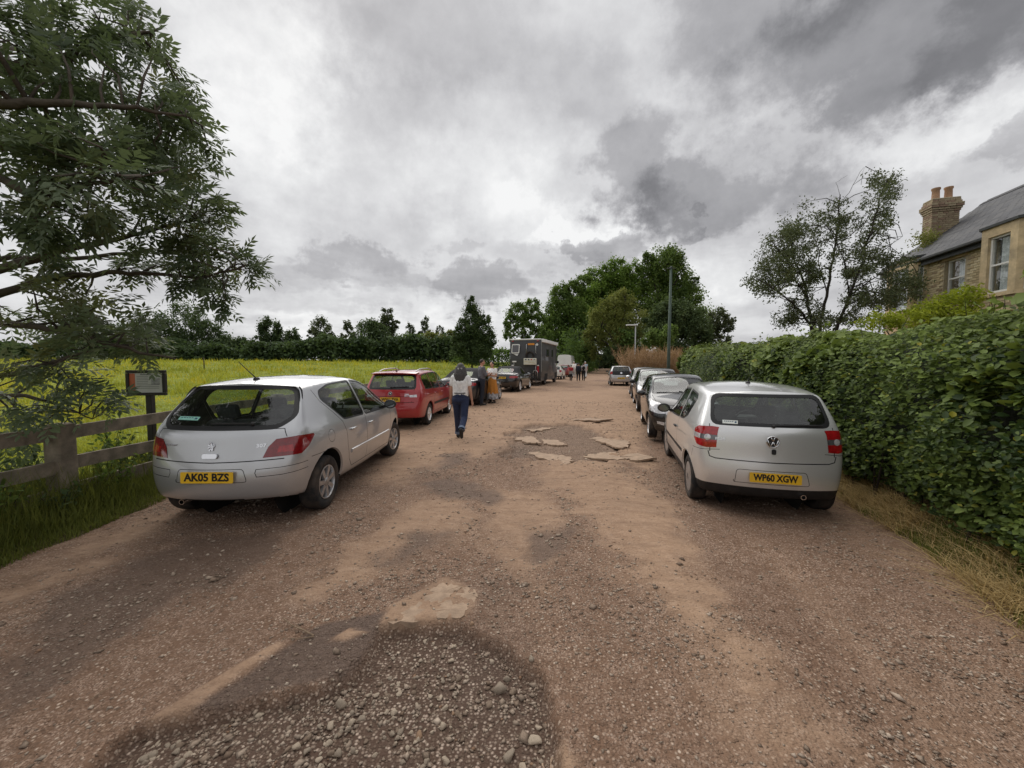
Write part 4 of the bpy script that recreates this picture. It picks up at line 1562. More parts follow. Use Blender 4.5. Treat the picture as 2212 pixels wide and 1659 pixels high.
def sticker(x, z, w, h, m, strip=None):
    """paper sticker inside the rear window"""
    def fn(root, S, hit):
        p, n = hit((x, -2, z), (0, 1, 0))
        M = face_frame(p + n * .001, n)
        X3 = M.to_3x3()
        o = MB().prism([(-w / 2, -h / 2), (w / 2, -h / 2), (w / 2, h / 2), (-w / 2, h / 2)], M.translation, X3 @ Vector((1, 0, 0)), X3 @ Vector((0, 1, 0)), .002).build('sticker', m, root)
        mb = MB()
        for k in range(5):
            mb.prism([(-w * .40 + k * w * .13, h * .05), (-w * .40 + k * w * .13 + w * .09, h * .05), (-w * .40 + k * w * .13 + w * .09, h * .25), (-w * .40 + k * w * .13, h * .25)], M @ Vector((0, 0, .0021)), X3 @ Vector((1, 0, 0)), X3 @ Vector((0, 1, 0)), .0006)
        mb.prism([(w * .30, -h * .25), (w * .42, -h * .25), (w * .42, h * .25), (w * .30, h * .25)], M @ Vector((0, 0, .0021)), X3 @ Vector((1, 0, 0)), X3 @ Vector((0, 1, 0)), .0006)
        mb.build('print', mat('sticker_ink', (0.04, 0.09, 0.16), 0.5, var=.1), o)
    return fn

# ---------------------------------------------------------------- models
def scaled(S, sy, sx, sz):
    """a differently proportioned copy of a model"""
    import copy as _c
    T = dict(S)
    for k in ('top', 'belt', 'bot'): T[k] = [(a * sy, b * sz) for a, b in S[k]]
    for k in ('rear', 'front'): T[k] = [(a * sz, b * sy) for a, b in S[k]]
    T['plan'] = [(a * sy, b * sx) for a, b in S['plan']]
    T['topw'] = [(a * sy, b) for a, b in S['topw']]
    T['stations'] = [a * sy for a in S['stations']]
    T['windows'] = [[(a * sy, b * sz) for a, b in P] for P in S['windows']]
    T['axles'] = [a * sy for a in S['axles']]
    T['track'] = S['track'] * sx; T['L'] = S['L'] * sy
    if 'screen' in S: T['screen'] = ([(a * sx, b * sy) for a, b in S['screen'][0]], S['screen'][1])
    if 'rear_glass' in S: T['rear_glass'] = ([(a * sx, b * sz) for a, b in S['rear_glass'][0]], S['rear_glass'][1])
    sc = lambda P: [(p[0] * sx, p[1] * sy, p[2] * sz) for p in P]
    T['cuts'] = [(n, sc(P), d, m, mt) for (n, P, d, m, mt) in S.get('cuts', [])]
    T['cuts2'] = [(n, sc(P), d, m, mt, o) for (n, P, d, m, mt, o) in S.get('cuts2', [])]
    T['seams'] = [(sc(P), d, w, m) for (P, d, w, m) in S.get('seams', [])]
    T['mirrors'] = [(a * sx, b * sy, c * sz, m) for a, b, c, m in S.get('mirrors', [])]
    T['handles'] = [(a * sx, b * sy, c * sz, m) for a, b, c, m in S.get('handles', [])]
    if 'cabin' in S:
        c = dict(S['cabin'])
        for k in ('bench', 'front', 'dash'): c[k] *= sy
        c['w'] = c.get('w', 1.2) * sx
        T['cabin'] = c
    return T


RX, LKX = (-1, 0, 0), (0, 1, 0)
DIAG = (-1, 1, 0)
FRONT = (0, -1, 0)
FDIAG = (-1, -1, 0)
SILVER = paint_mat('silver_paint', (0.57, 0.58, 0.595), 0.66, 0.28, dust=.26)
SILVER2 = paint_mat('pale_silver_paint', (0.80, 0.805, 0.80), 0.55, 0.28, dust=.24)
RED = paint_mat('red_paint', (0.42, 0.012, 0.020), 0.15, 0.32, dust=.22)
BLACK = paint_mat('black_paint', (0.008, 0.008, 0.009), 0.1, 0.26, dust=.05)
GREYD = paint_mat('dark_grey_paint', (0.060, 0.060, 0.064), 0.6, 0.36, dust=.10)
GREYM = paint_mat('grey_paint', (0.045, 0.044, 0.045), 0.5, 0.34, dust=.10)
WHITEP = paint_mat('white_paint', (0.82, 0.81, 0.74), 0.0, 0.35, dust=.2)
MAROON = paint_mat('dark_red_paint', (0.22, 0.015, 0.02), 0.3, 0.33, dust=.25)
SOFTTOP = mat('soft_top_fabric', (0.013, 0.013, 0.015), 0.9, var=.2, vscale=14, bump=.25, bscale=120)

side_ring = lambda y, z, r, n=20: [(1.2, y + r * math.cos(2 * math.pi * k / n), z + r * math.sin(2 * math.pi * k / n)) for k in range(n + 1)]
SD = lambda pts: [(1.2, a, b) for a, b in pts]
RE = lambda pts: [(a, -1, b) for a, b in pts]
FR = lambda pts: [(a, 9, b) for a, b in pts]


def lion(root, S, hit):
    """standing lion badge: bent body, raised paws, tail"""
    p, n = hit((0, -2, .875), (0, 1, 0)); M = face_frame(p + n * .004, n)
    mb = MB(); up = M.to_3x3() @ Vector((0, 0, 1))
    def st(pts, w):
        for a, b in zip(pts[:-1], pts[1:]): mb.bar(M @ Vector((*a, .004)), M @ Vector((*b, .004)), w, .008, up=up)
    st([(-.006, .034), (.004, .012), (.014, -.012), (.010, -.036)], .018)
    st([(.002, .018), (-.022, .014), (-.032, .022)], .010)
    st([(.008, .002), (-.020, -.004), (-.030, -.014)], .010)
    st([(.012, -.014), (-.012, -.026), (-.012, -.042)], .011)
    st([(.016, -.006), (.030, .006), (.024, .030)], .007)
    mb.ball(M @ Vector((-.012, .038, .004)), .013, 8, 6)
    mb.build('badge', CHROME, root)


def grip(x, z, w, m):
    def fn(root, S, hit):
        p, n = hit((x, -2, z), (0, 1, 0)); M = face_frame(p + n * .006, n)
        mb = MB(); P = rounded([(-w / 2, -.025), (w / 2, -.025), (w / 2, .022), (-w / 2, .022)], .02, 4)
        mb.prism(P, M.translation, M.to_3x3() @ Vector((1, 0, 0)), M.to_3x3() @ Vector((0, 1, 0)), .014)
        mb.build('tailgate_handle', m, root)
    return fn


def side_strip(y0, y1, z, h, m, proud=.014):
    def fn(root, S, hit):
        for s in (-1, 1):
            mb = MB(); n = 10; V_, F_ = [], []
            for k in range(n + 1):
                y = y0 + (y1 - y0) * k / n
                row = []
                for dz, px in ((-h / 2, .0), (-h / 2 * .75, proud), (h / 2 * .75, proud), (h / 2, .0)):
                    p, _ = hit((s * 1.6, y, z + dz), (-s, 0, 0))
                    row.append((p.x + s * px, y, z + dz))
                V_ += row
            for k in range(n):
                for q in range(3):
                    f = (k * 4 + q, k * 4 + q + 1, k * 4 + q + 5, k * 4 + q + 4)
                    F_.append(f if s < 0 else f[::-1])
            F_.append((0, 1, 2, 3)); F_.append(tuple(n * 4 + q for q in (3, 2, 1, 0)))
            MB().add(V_, F_).build('side_moulding', m, root, False)
    return fn


def lamp_ring(pts, d, r, m, name='reversing_lamp', mirror=True):
    """round lamp element set on the body at a point looked at along d"""
    def fn(root, S, hit):
        for s in ((-1, 1) if mirror else (1,)):
            dd = Vector((d[0] * s, d[1], d[2])).normalized(); c = Vector((pts[0] * s, pts[1], pts[2]))
            p, n = hit(c - dd * 2, dd)
            if p is None: continue
            M = face_frame(p + n * .004, n)
            mb = MB(); mb.add([M @ Vector((r * math.cos(a), r * math.sin(a), .003)) for a in np.linspace(0, 2 * math.pi, 19)[:-1]] + [M @ Vector((0, 0, .006))], [(k, (k + 1) % 18, 18) for k in range(18)])
            mb.build(name, m, root, True)
    return fn


def exhaust(x, y, z, r=.028):
    def fn(root, S, hit):
        mb = MB(); prof = [(r, 0), (r, .16), (r * .8, .16), (r * .8, 0)]
        mb.lathe(prof, (x, y, z), 'Y', 14, closed=True); mb.build('exhaust_pipe', CHROME, root, True, angle=R(40))
    return fn


def rear_recess(x0, x1, z0, z1):
    """shadow line round the plate recess"""
    return [(RE(rounded([(x0, z0), (x1, z0), (x1 - .04, z1), (x0 + .04, z1)], .03, 3) + [(x0 + .02, z0)]), LKX, .006, False)]


# ---- silver five-door hatchback by the fence
SP307 = dict(
    L=4.2, paint=SILVER, axles=[.76, 3.37], wr=.312, arch=.375, arch_dz=.03, track=1.60, tyre_w=.20, wheel='seven', rim=.64, steer=-.10,
    stations=[0, .12, .30, .55, .85, 1.2, 1.55, 1.9, 2.25, 2.55, 2.8, 3.05, 3.3, 3.55, 3.8, 4.0, 4.13, 4.2],
    top=[(0, 1.475), (.50, 1.49), (.8, 1.53), (1.3, 1.555), (1.8, 1.555), (2.2, 1.525), (2.6, 1.42), (3.0, 1.20), (3.35, 1.01), (3.7, .92), (4.0, .82), (4.2, .70)],
    belt=[(0, 1.00), (.8, .985), (1.5, .965), (2.4, .94), (3.2, .925), (3.7, .86), (4.2, .62)],
    bot=[(0, .33), (.3, .29), (.9, .25), (2.0, .22), (3.3, .24), (4.2, .28)],
    rear=[(.25, .10), (.36, .04), (.50, .0), (.64, .01), (.72, .045), (.80, .075), (.92, .09), (1.02, .115), (1.08, .16), (1.27, .34), (1.48, .55)],
    front=[(.25, 4.10), (.4, 4.19), (.55, 4.2), (.68, 4.17), (.8, 4.08), (1.0, 4.0)],
    plan=[(0, .70), (.15, .78), (.4, .84), (.8, .872), (1.5, .88), (2.6, .88), (3.3, .87), (3.8, .80), (4.2, .60)],
    topw=[(0, .74), (.6, .69), (1.2, .68), (2.2, .675), (2.9, .70), (3.3, .80), (3.8, .84), (4.2, .84)],
    crown=.055, bow_r=.17, bow_f=.30, Dr=1.15,
    windows=[[(1.24, 1.005), (.90, 1.29), (.94, 1.365), (1.22, 1.43), (1.86, 1.455), (1.88, .985)], [(1.96, .98), (1.945, 1.455), (2.25, 1.43), (2.62, 1.30), (3.0, 1.06), (3.02, .965)]],
    screen=([(-.70, 3.28), (.70, 3.28), (.56, 2.56), (-.56, 2.56)], (0, 0, -1)),
    rear_glass=([(-.57, 1.075), (.57, 1.075), (.66, 1.16), (.55, 1.425), (-.55, 1.425), (-.66, 1.16)], .045),
    cuts=[('tail_light', [(.545, .06, .755), (.60, .08, .86), (.68, .10, .935), (.79, .26, .955), (.845, .46, .945), (.85, .47, .925), (.845, .36, .83), (.82, .26, .765)], DIAG, True, REDDEEP)],
    cuts2=[('lens_reflector', [(.68, .1, .80), (.70, .1, .86), (.775, .2, .87), (.78, .2, .80)], DIAG, True, REDLENS, ('tail_light',))],
    seams=[(SD([(.80, 1.40), (.86, 1.26), (1.18, .97), (1.24, .84), (1.25, .66), (1.31, .45), (1.42, .33)]), RX, .008, True),
           (SD([(1.92, .965), (1.92, .34)]), RX, .008, True), (SD([(3.06, .955), (3.05, .70), (2.97, .34)]), RX, .008, True),
           (SD([(1.42, .335), (2.3, .335), (2.97, .335)]), RX, .008, True),
           (SD([(.42, .70), (.65, .70)]), RX, .006, True),
           (RE([(-.66, .735), (0, .72), (.66, .735)]), LKX, .010, False),
           ([(.64, -1, 1.03), (.67, -1, .955)], LKX, .007, True),
           (RE([(-.64, 1.035), (0, 1.045), (.64, 1.035)]), LKX, .006, False),
           (side_ring(.84, .85, .075), RX, .005, True),
           ([(.52, 0, .645), (.70, .1, .65), (.83, .35, .67)], DIAG, .006, True), ([(.52, 0, .57), (.70, .1, .575), (.83, .35, .60)], DIAG, .006, True), ([(.52, 0, .645), (.505, 0, .61), (.52, 0, .57)], DIAG, .006, True)]
    + rear_recess(-.36, .36, .525, .655),
    cabin=dict(bench=.98, front=1.92, dash=3.0, w=1.26, z=.44, dz=.95),
    mirrors=[(.84, 2.80, 1.02, BLACKP)], handles=[(.87, 1.44, .84, SILVER), (.87, 2.10, .83, SILVER)], antenna=(.80, .36, .95),
    plate=(0, .585, 'AK05 BZS', .05), wiper=((.34, 1.085), (-.02, 1.09)),
    extra=[lion, badge_text('307', .46, .875, .05, 1.25), badge_text('P E U G E O T', -.46, .885, .026, 1.0), grip(0, .785, .15, CHROME), side_strip(1.36, 2.92, .545, .055, SILVER),
           sticker(-.36, 1.14, .26, .045, STICKER), exhaust(-.45, .22, .26)])

# ---- pale silver three-door hatchback by the hedge
SPFOX = dict(
    L=3.83, paint=SILVER2, axles=[.66, 3.125], wr=.295, arch=.345, arch_dz=.02, track=1.56, tyre_w=.185, wheel='cover', rim=.66, rim_mat=ALLOY, steer=.05,
    stations=[0, .10, .24, .45, .75, 1.1, 1.45, 1.8, 2.1, 2.4, 2.65, 2.9, 3.15, 3.4, 3.6, 3.75, 3.83],
    top=[(0, 1.46), (.32, 1.475), (.7, 1.525), (1.2, 1.56), (1.7, 1.555), (2.05, 1.49), (2.4, 1.28), (2.85, 1.03), (3.2, .95), (3.6, .84), (3.83, .70)],
    belt=[(0, 1.015), (.8, 1.00), (1.6, .975), (2.6, .945), (3.1, .90), (3.83, .62)],
    bot=[(0, .26), (.3, .23), (.9, .20), (3.0, .20), (3.83, .26)],
    rear=[(.25, .10), (.36, .05), (.50, .02), (.57, .0), (.645, .02), (.69, .055), (.85, .065), (1.02, .085), (1.08, .115), (1.24, .20), (1.44, .34)],
    front=[(.25, 3.74), (.4, 3.82), (.6, 3.83), (.75, 3.77), (.95, 3.68)],
    plan=[(0, .70), (.12, .755), (.35, .80), (.75, .828), (1.5, .835), (2.6, .835), (3.2, .80), (3.6, .70), (3.83, .56)],
    topw=[(0, .775), (.5, .74), (1.2, .725), (2.0, .72), (2.6, .77), (3.1, .86), (3.83, .86)],
    crown=.05, bow_r=.12, bow_f=.28, Dr=.9, trim_z=.375,
    windows=[[(1.10, 1.035), (.90, 1.10), (.78, 1.33), (.84, 1.38), (1.30, 1.42), (1.36, 1.02)], [(1.44, 1.015), (1.40, 1.425), (1.80, 1.41), (2.15, 1.28), (2.60, 1.0), (2.60, .975)]],
    screen=([(-.64, 2.80), (.64, 2.80), (.55, 2.10), (-.55, 2.10)], (0, 0, -1)),
    rear_glass=([(-.585, 1.115), (.585, 1.115), (.545, 1.405), (-.545, 1.405)], .040),
    cuts=[('tail_light', [(.655, .05, .81), (.655, .05, 1.05), (.70, .1, 1.055), (.775, .25, 1.045), (.80, .33, 1.0), (.80, .33, .89), (.775, .25, .82), (.72, .12, .80)], DIAG, True, REDLENS)],
    cuts2=[('lens_band', [(.60, .05, .893), (.60, .05, .953), (.90, .33, .96), (.90, .33, .90)], DIAG, True, SMOKELENS, ('tail_light',)),
           ('clear_band', [(.755, .2, .893), (.755, .2, .955), (.90, .33, .96), (.90, .33, .90)], DIAG, True, CLEARLENS, ('lens_band',)),
           ('side_moulding', [(1.2, .98, .555), (1.2, .98, .60), (1.2, 2.62, .60), (1.2, 2.62, .555)], RX, True, BLACKP, ('body',))],
    seams=[(SD([(1.40, 1.0), (1.42, .85), (1.40, .34)]), RX, .008, True), (SD([(2.72, .95), (2.70, .6), (2.62, .34)]), RX, .008, True), (SD([(1.40, .34), (2.62, .34)]), RX, .008, True),
           (RE([(-.655, .76), (-.64, .70), (-.58, .682), (0, .675), (.58, .682), (.64, .70), (.655, .76)]), LKX, .011, False), (RE([(.635, 1.08), (.638, .76)]), LKX, .009, True),
           ([(.66, 0, .79), (.74, .12, .775), (.82, .33, .77)], DIAG, .006, True), (SD([(.36, .74), (.40, .64)]), RX, .006, True)] + rear_recess(-.40, .38, .425, .58),
    cabin=dict(bench=.80, front=1.55, dash=2.55, w=1.2, z=.42, dz=.90),
    mirrors=[(.80, 2.42, 1.02, BLACKP)], mirror_scale=1.05, handles=[(.83, 1.58, .84, BLACKP)], antenna=(1.0, .10, .55),
    plate=(.02, .505, 'WP60 XGW', .04), wiper=((.02, 1.085), (.47, 1.10)),
    extra=[badge_roundel('vw', .915, .062), badge_text('FOX', -.53, .915, .042, 1.3), sticker(-.42, 1.115, .16, .045, STICKER_W), exhaust(.32, .06, .30),
           lamp_ring((.715, .12, .925), DIAG, .036, CLEARLENS)])


def vw_lock(root, S, hit):
    p, n = hit((.01, -2, .80), (0, 1, 0)); M = face_frame(p + n * .004, n)
    mb = MB(); mb.prism(rounded([(-.022, -.03), (.022, -.03), (.022, .03), (-.022, .03)], .015, 3), M.translation, M.to_3x3() @ Vector((1, 0, 0)), M.to_3x3() @ Vector((0, 1, 0)), .006)
    mb.build('tailgate_lock', BLACKP, root)
SPFOX['extra'].append(vw_lock)


# ---- red estate
def roof_rails(y0, y1, m):
    def fn(root, S, hit):
        for s in (-1, 1):
            pts = []
            for k in range(9):
                q = k / 8; y = y0 + (y1 - y0) * q
                p, _ = hit((s * .50, y, 3), (0, 0, -1))
                pts.append(p + Vector((0, 0, .055 * min(1, 6 * q, 6 * (1 - q)) + .004)))
            MB().tube(pts, .016, 8).build('roof_rail', m, root, True)
    return fn


def spoiler(y, z, w, m):
    def fn(root, S, hit):
        mb = MB(); n = 8; V_, F_ = [], []
        for k in range(n + 1):
            x = w * (2 * k / n - 1); yy = y + .05 * (x / w)**2; zz = z - .02 * (x / w)**2
            V_ += [(x, yy, zz), (x, yy + .30, zz + .035), (x, yy + .30, zz - .02), (x, yy, zz - .022)]
        for k in range(n):
            for q in range(4):
                F_.append((k * 4 + q, k * 4 + (q + 1) % 4, (k + 1) * 4 + (q + 1) % 4, (k + 1) * 4 + q))
        F_ += [(3, 2, 1, 0), tuple(n * 4 + q for q in range(4))]
        MB().add(V_, F_).build('spoiler', m, root, True, angle=R(40))
    return fn


SPFABIA = dict(
    L=4.24, paint=RED, axles=[.92, 3.38], wr=.305, arch=.36, track=1.54, tyre_w=.185, wheel='five', rim=.62, rim_mat=ALLOY_BRIGHT,
    stations=[0, .10, .26, .50, .85, 1.2, 1.55, 1.9, 2.25, 2.55, 2.8, 3.05, 3.3, 3.6, 3.85, 4.05, 4.18, 4.24],
    top=[(0, 1.45), (.30, 1.465), (.8, 1.50), (1.4, 1.52), (2.0, 1.52), (2.35, 1.48), (2.7, 1.30), (3.05, 1.06), (3.5, .97), (4.0, .86), (4.24, .70)],
    belt=[(0, 1.00), (1, .985), (2, .96), (3.0, .93), (3.6, .86), (4.24, .62)],
    bot=[(0, .30), (.3, .26), (.9, .22), (3.4, .22), (4.24, .26)],
    rear=[(.22, .10), (.4, .02), (.56, 0), (.66, .02), (.72, .06), (.95, .085), (1.03, .11), (1.1, .15), (1.3, .27), (1.46, .36)],
    front=[(.25, 4.15), (.4, 4.23), (.6, 4.24), (.8, 4.14), (1, 4.05)],
    plan=[(0, .70), (.12, .755), (.35, .79), (.9, .815), (1.5, .82), (2.8, .82), (3.4, .80), (3.9, .70), (4.24, .55)],
    topw=[(0, .79), (.6, .74), (1.4, .72), (2.3, .71), (2.9, .76), (3.4, .86), (4.24, .86)],
    crown=.04, bow_r=.13, bow_f=.28, Dr=.9,
    windows=[[(.62, 1.03), (.55, 1.28), (.66, 1.37), (1.14, 1.41), (1.20, 1.015)], [(1.26, 1.01), (1.22, 1.415), (1.95, 1.43), (1.97, .995)], [(2.05, .99), (2.03, 1.43), (2.40, 1.38), (2.95, 1.03), (2.95, .975)]],
    screen=([(-.64, 3.0), (.64, 3.0), (.55, 2.40), (-.55, 2.40)], (0, 0, -1)),
    rear_glass=([(-.58, 1.075), (.58, 1.075), (.53, 1.36), (-.53, 1.36)], .05),
    cuts=[('tail_light', [(.55, .05, .74), (.545, .05, .90), (.62, .07, 1.0), (.76, .22, .985), (.80, .36, .93), (.80, .33, .78), (.77, .25, .72)], DIAG, True, RED)],
    cuts2=[('reversing_lens', [(.56, .05, .83), (.56, .05, .885), (.70, .14, .895), (.70, .14, .83)], DIAG, True, CLEARLENS, ('tail_light',)),
           ('side_moulding', [(1.2, 1.30, .535), (1.2, 1.30, .60), (1.2, 3.0, .60), (1.2, 3.0, .535)], RX, True, BLACKP, ('body',))],
    seams=[(SD([(1.22, 1.0), (1.28, .82), (1.30, .62), (1.36, .34)]), RX, .009, True), (SD([(2.0, .98), (2.0, .34)]), RX, .009, True), (SD([(3.0, .95), (2.98, .6), (2.9, .34)]), RX, .009, True), (SD([(1.36, .34), (2.9, .34)]), RX, .009, True),
           (RE([(-.60, .70), (0, .69), (.60, .70)]), LKX, .012, False), (RE([(.60, 1.04), (.57, .98)]), LKX, .009, True), (RE([(.545, .76), (.54, .70)]), LKX, .009, True), (RE([(-.50, .845), (.50, .845)]), LKX, .010, False)],
    cabin=dict(bench=1.15, front=1.95, dash=2.95, w=1.18, z=.44, dz=.93),
    mirrors=[(.80, 2.78, 1.02, RED)], handles=[(.82, 1.42, .86, RED), (.82, 2.14, .85, RED)], antenna=(.55, .22, .7), front_glass=GLASS, side_glass=GLASS_DARK,
    plate=(0, .775, 'WV61 TVA', .03), wiper=((.0, 1.075), (.40, 1.09)),
    extra=[badge_roundel('arrow', .925, .045), badge_text('FABIA', .42, .905, .035, 1.2), badge_text('ESTATE', .42, .865, .03, 1.2), roof_rails(.55, 2.15, ALLOY), spoiler(.25, 1.452, .60, RED)])


# ---- small hatchback template for cars further on (used from both ends)
def front_set(zl, zh, L, w, head=CLEARLENS):
    """headlights, grille and fog lights seen from the front"""
    return [('headlight', [(w * .55, L, zl), (w * .60, L - .1, zh - .03), (w * .80, L - .3, zh + .07), (w * .97, L - .55, zh + .12), (w * .97, L - .5, zl + .03), (w * .80, L - .2, zl - .03)], FDIAG, True, head),
            ('grille', FR([(-w * .48, zl + .01), (w * .48, zl + .01), (w * .44, zh - .03), (-w * .44, zh - .03)]), FRONT, False, BLACKP),
            ('lower_grille', FR([(-w * .55, .30), (w * .55, .30), (w * .50, .45), (-w * .50, .45)]), FRONT, False, BLACKP),
            ('fog_light', [(w * .66, L - .1, .38), (w * .66, L - .1, .45), (w * .86, L - .2, .46), (w * .84, L - .2, .40)], FDIAG, True, CLEARLENS)]


def wipers_front(y, z):
    def fn(root, S, hit):
        for x0, x1 in ((-.5, .05), (.05, .55)):
            pts = []
            for q in (0, .5, 1):
                p, n = hit((x0 + (x1 - x0) * q, y - .06 * q, 3), (0, 0, -1)); pts.append(p + n * .012)
            MB().tube(pts, .008, 5).build('wiper', BLACKP, root)
    return fn


SPHATCH = dict(
    L=3.7, paint=BLACK, axles=[.62, 3.0], wr=.29, arch=.34, track=1.50, tyre_w=.185, wheel='twin', rim=.66, rim_mat=ALLOY_BRIGHT, lv=2,
    stations=[0, .10, .26, .5, .85, 1.2, 1.55, 1.85, 2.1, 2.35, 2.6, 2.85, 3.1, 3.3, 3.5, 3.62, 3.7],
    top=[(0, 1.42), (.30, 1.44), (.7, 1.475), (1.2, 1.50), (1.7, 1.50), (2.0, 1.44), (2.4, 1.25), (2.78, 1.06), (3.1, .99), (3.45, .89), (3.7, .74)],
    belt=[(0, 1.04), (.8, 1.03), (1.6, .985), (2.6, .94), (3.1, .86), (3.7, .62)],
    bot=[(0, .30), (.3, .26), (.9, .22), (3.0, .22), (3.7, .24)],
    rear=[(.22, .10), (.4, .02), (.56, 0), (.7, .02), (.95, .06), (1.06, .10), (1.25, .20), (1.42, .32)],
    front=[(.22, 3.62), (.4, 3.69), (.6, 3.70), (.75, 3.66), (.9, 3.56)],
    plan=[(0, .68), (.12, .735), (.35, .775), (.8, .80), (1.5, .805), (2.6, .805), (3.1, .78), (3.45, .70), (3.7, .56)],
    topw=[(0, .78), (.5, .74), (1.2, .72), (2.0, .71), (2.6, .77), (3.1, .86), (3.7, .86)],
    crown=.045, bow_r=.13, bow_f=.26, Dr=.9,
    windows=[[(1.02, 1.06), (.88, 1.30), (.96, 1.36), (1.52, 1.40), (1.54, 1.02)], [(1.60, 1.015), (1.58, 1.40), (1.92, 1.385), (2.25, 1.24), (2.62, 1.03), (2.62, .975)]],
    screen=([(-.63, 2.74), (.63, 2.74), (.54, 2.06), (-.54, 2.06)], (0, 0, -1)),
    rear_glass=([(-.56, 1.09), (.56, 1.09), (.50, 1.35), (-.50, 1.35)], .04),
    cuts=[('tail_light', [(.60, .06, .78), (.60, .06, 1.0), (.70, .15, 1.03), (.79, .3, 1.0), (.79, .3, .82), (.72, .15, .77)], DIAG, True, REDLENS)] + front_set(.66, .80, 3.7, .80),
    seams=[(SD([(1.56, 1.0), (1.56, .34)]), RX, .008, True), (SD([(2.68, .95), (2.66, .6), (2.58, .34)]), RX, .008, True), (SD([(.98, 1.04), (1.02, .7), (1.12, .34)]), RX, .008, True), (SD([(1.12, .34), (2.58, .34)]), RX, .008, True),
           (RE([(-.62, .72), (0, .71), (.62, .72)]), LKX, .010, False), ([(-.60, 3.35, 2), (-.66, 2.8, 2)], (0, 0, -1), .008, True), (FR([(-.45, .83), (0, .84), (.45, .83)]), FRONT, .008, False)],
    cabin=dict(bench=.85, front=1.55, dash=2.5, w=1.16, z=.42, dz=.90),
    mirrors=[(.78, 2.40, 1.02, BLACK)], handles=[(.8, 1.18, .88, BLACK), (.8, 1.76, .87, BLACK)], antenna=(.55, .16, .8), extra=[wipers_front(2.80, 1.05)])

# ---- two-door convertible with a fabric roof
SPCABRIO = dict(
    L=4.45, paint=GREYD, axles=[.88, 3.55], wr=.32, arch=.37, track=1.62, tyre_w=.225, wheel='five', rim=.70, rim_mat=ALLOY, lv=2,
    stations=[0, .10, .26, .5, .8, 1.0, 1.25, 1.55, 1.85, 2.15, 2.45, 2.7, 2.95, 3.2, 3.5, 3.8, 4.1, 4.3, 4.45],
    top=[(0, .965), (.4, .99), (.72, 1.005), (.95, 1.10), (1.25, 1.28), (1.6, 1.37), (2.0, 1.385), (2.3, 1.33), (2.65, 1.13), (2.95, .99), (3.5, .92), (4.1, .80), (4.45, .64)],
    belt=[(0, .93), (.8, .93), (1.6, .92), (2.8, .89), (3.6, .82), (4.45, .58)],
    bot=[(0, .30), (.3, .25), (.9, .20), (3.4, .20), (4.45, .24)],
    rear=[(.2, .12), (.4, .03), (.56, 0), (.68, .02), (.85, .06), (.97, .10)],
    front=[(.22, 4.36), (.4, 4.44), (.58, 4.45), (.75, 4.36)],
    plan=[(0, .74), (.12, .80), (.35, .85), (.9, .895), (1.6, .89), (2.8, .89), (3.5, .88), (4.0, .80), (4.45, .60)],
    topw=[(0, .84), (.7, .82), (1.1, .70), (1.6, .66), (2.2, .66), (2.7, .72), (3.0, .84), (4.45, .84)],
    crown=.035, bow_r=.17, bow_f=.30, Dr=.6,
    windows=[[(1.30, .96), (1.55, 1.22), (1.72, 1.26), (2.10, 1.27), (2.50, 1.07), (2.62, .93)]],
    screen=([(-.70, 2.92), (.70, 2.92), (.58, 2.36), (-.58, 2.36)], (0, 0, -1)),
    cuts=[('soft_top', [(-.80, .76, 2), (.80, .76, 2), (.84, 1.0, 2), (.80, 2.30, 2), (-.80, 2.30, 2), (-.84, 1.0, 2)], (0, 0, -1), False, SOFTTOP),
          ('tail_light', [(.46, .06, .76), (.50, .06, .855), (.72, .14, .875), (.84, .36, .86), (.84, .34, .77), (.70, .12, .745)], DIAG, True, REDLENS)] + front_set(.60, .70, 4.45, .88),
    cuts2=[('soft_top', SD([(.80, .945), (1.25, .94), (1.25, 1.5), (.80, 1.5)]), RX, True, SOFTTOP, ('body',)), ('soft_top', SD([(1.2, 1.24), (2.3, 1.24), (2.3, 1.6), (1.2, 1.6)]), RX, True, SOFTTOP, ('body',)),
           ('rear_pane', RE(rounded([(-.44, 1.06), (.44, 1.06), (.40, 1.24), (-.40, 1.24)], .05)), LKX, False, glass_mat('roof_pane', (.7, .76, .72)), ('soft_top',))],
    seams=[(SD([(1.50, .92), (1.46, .7), (1.44, .30)]), RX, .009, True), (SD([(2.85, .88), (2.82, .5), (2.76, .30)]), RX, .009, True), (SD([(1.44, .30), (2.76, .30)]), RX, .009, True),
           (RE([(-.60, .70), (0, .69), (.60, .70)]), LKX, .011, False)],
    cabin=dict(bench=1.45, front=2.0, dash=2.85, w=1.2, z=.34, dz=.82),
    mirrors=[(.86, 2.60, .98, GREYD)], handles=[(.88, 1.62, .80, GREYD)], plate=(0, .785, '---', .02),
    extra=[exhaust(.55, .05, .27, .035), exhaust(-.55, .05, .27, .035)])


# ---------------------------------------------------------------- parked cars
H_ = lambda deg: -R(deg)
PARKED = 'cars parked along the track'
car(SP307, 'hatchback_car', 'silver five-door hatchback with plate AK05 BZS parked by the wooden fence', 'car', (-3.02, 3.75, -.04), H_(0), PARKED)
car(SPFOX, 'hatchback_car', 'pale silver three-door hatchback with plate WP60 XGW parked by the hedge', 'car', (2.97, 4.30, -.14), H_(15), PARKED)
car(SPFABIA, 'estate_car', 'red estate car with roof rails and plate WV61 TVA', 'car', (-3.12, 9.75, -.03), H_(4), PARKED)
S_ = scaled(SPCABRIO, 1.0, 1.02, 1.08)
S_['plate'] = (0, .84, '---', .02)
car(S_, 'convertible_car', 'dark grey convertible with black fabric roof behind the man in the grey jumper', 'car', (-2.30, 14.8, -.02), H_(15), PARKED)

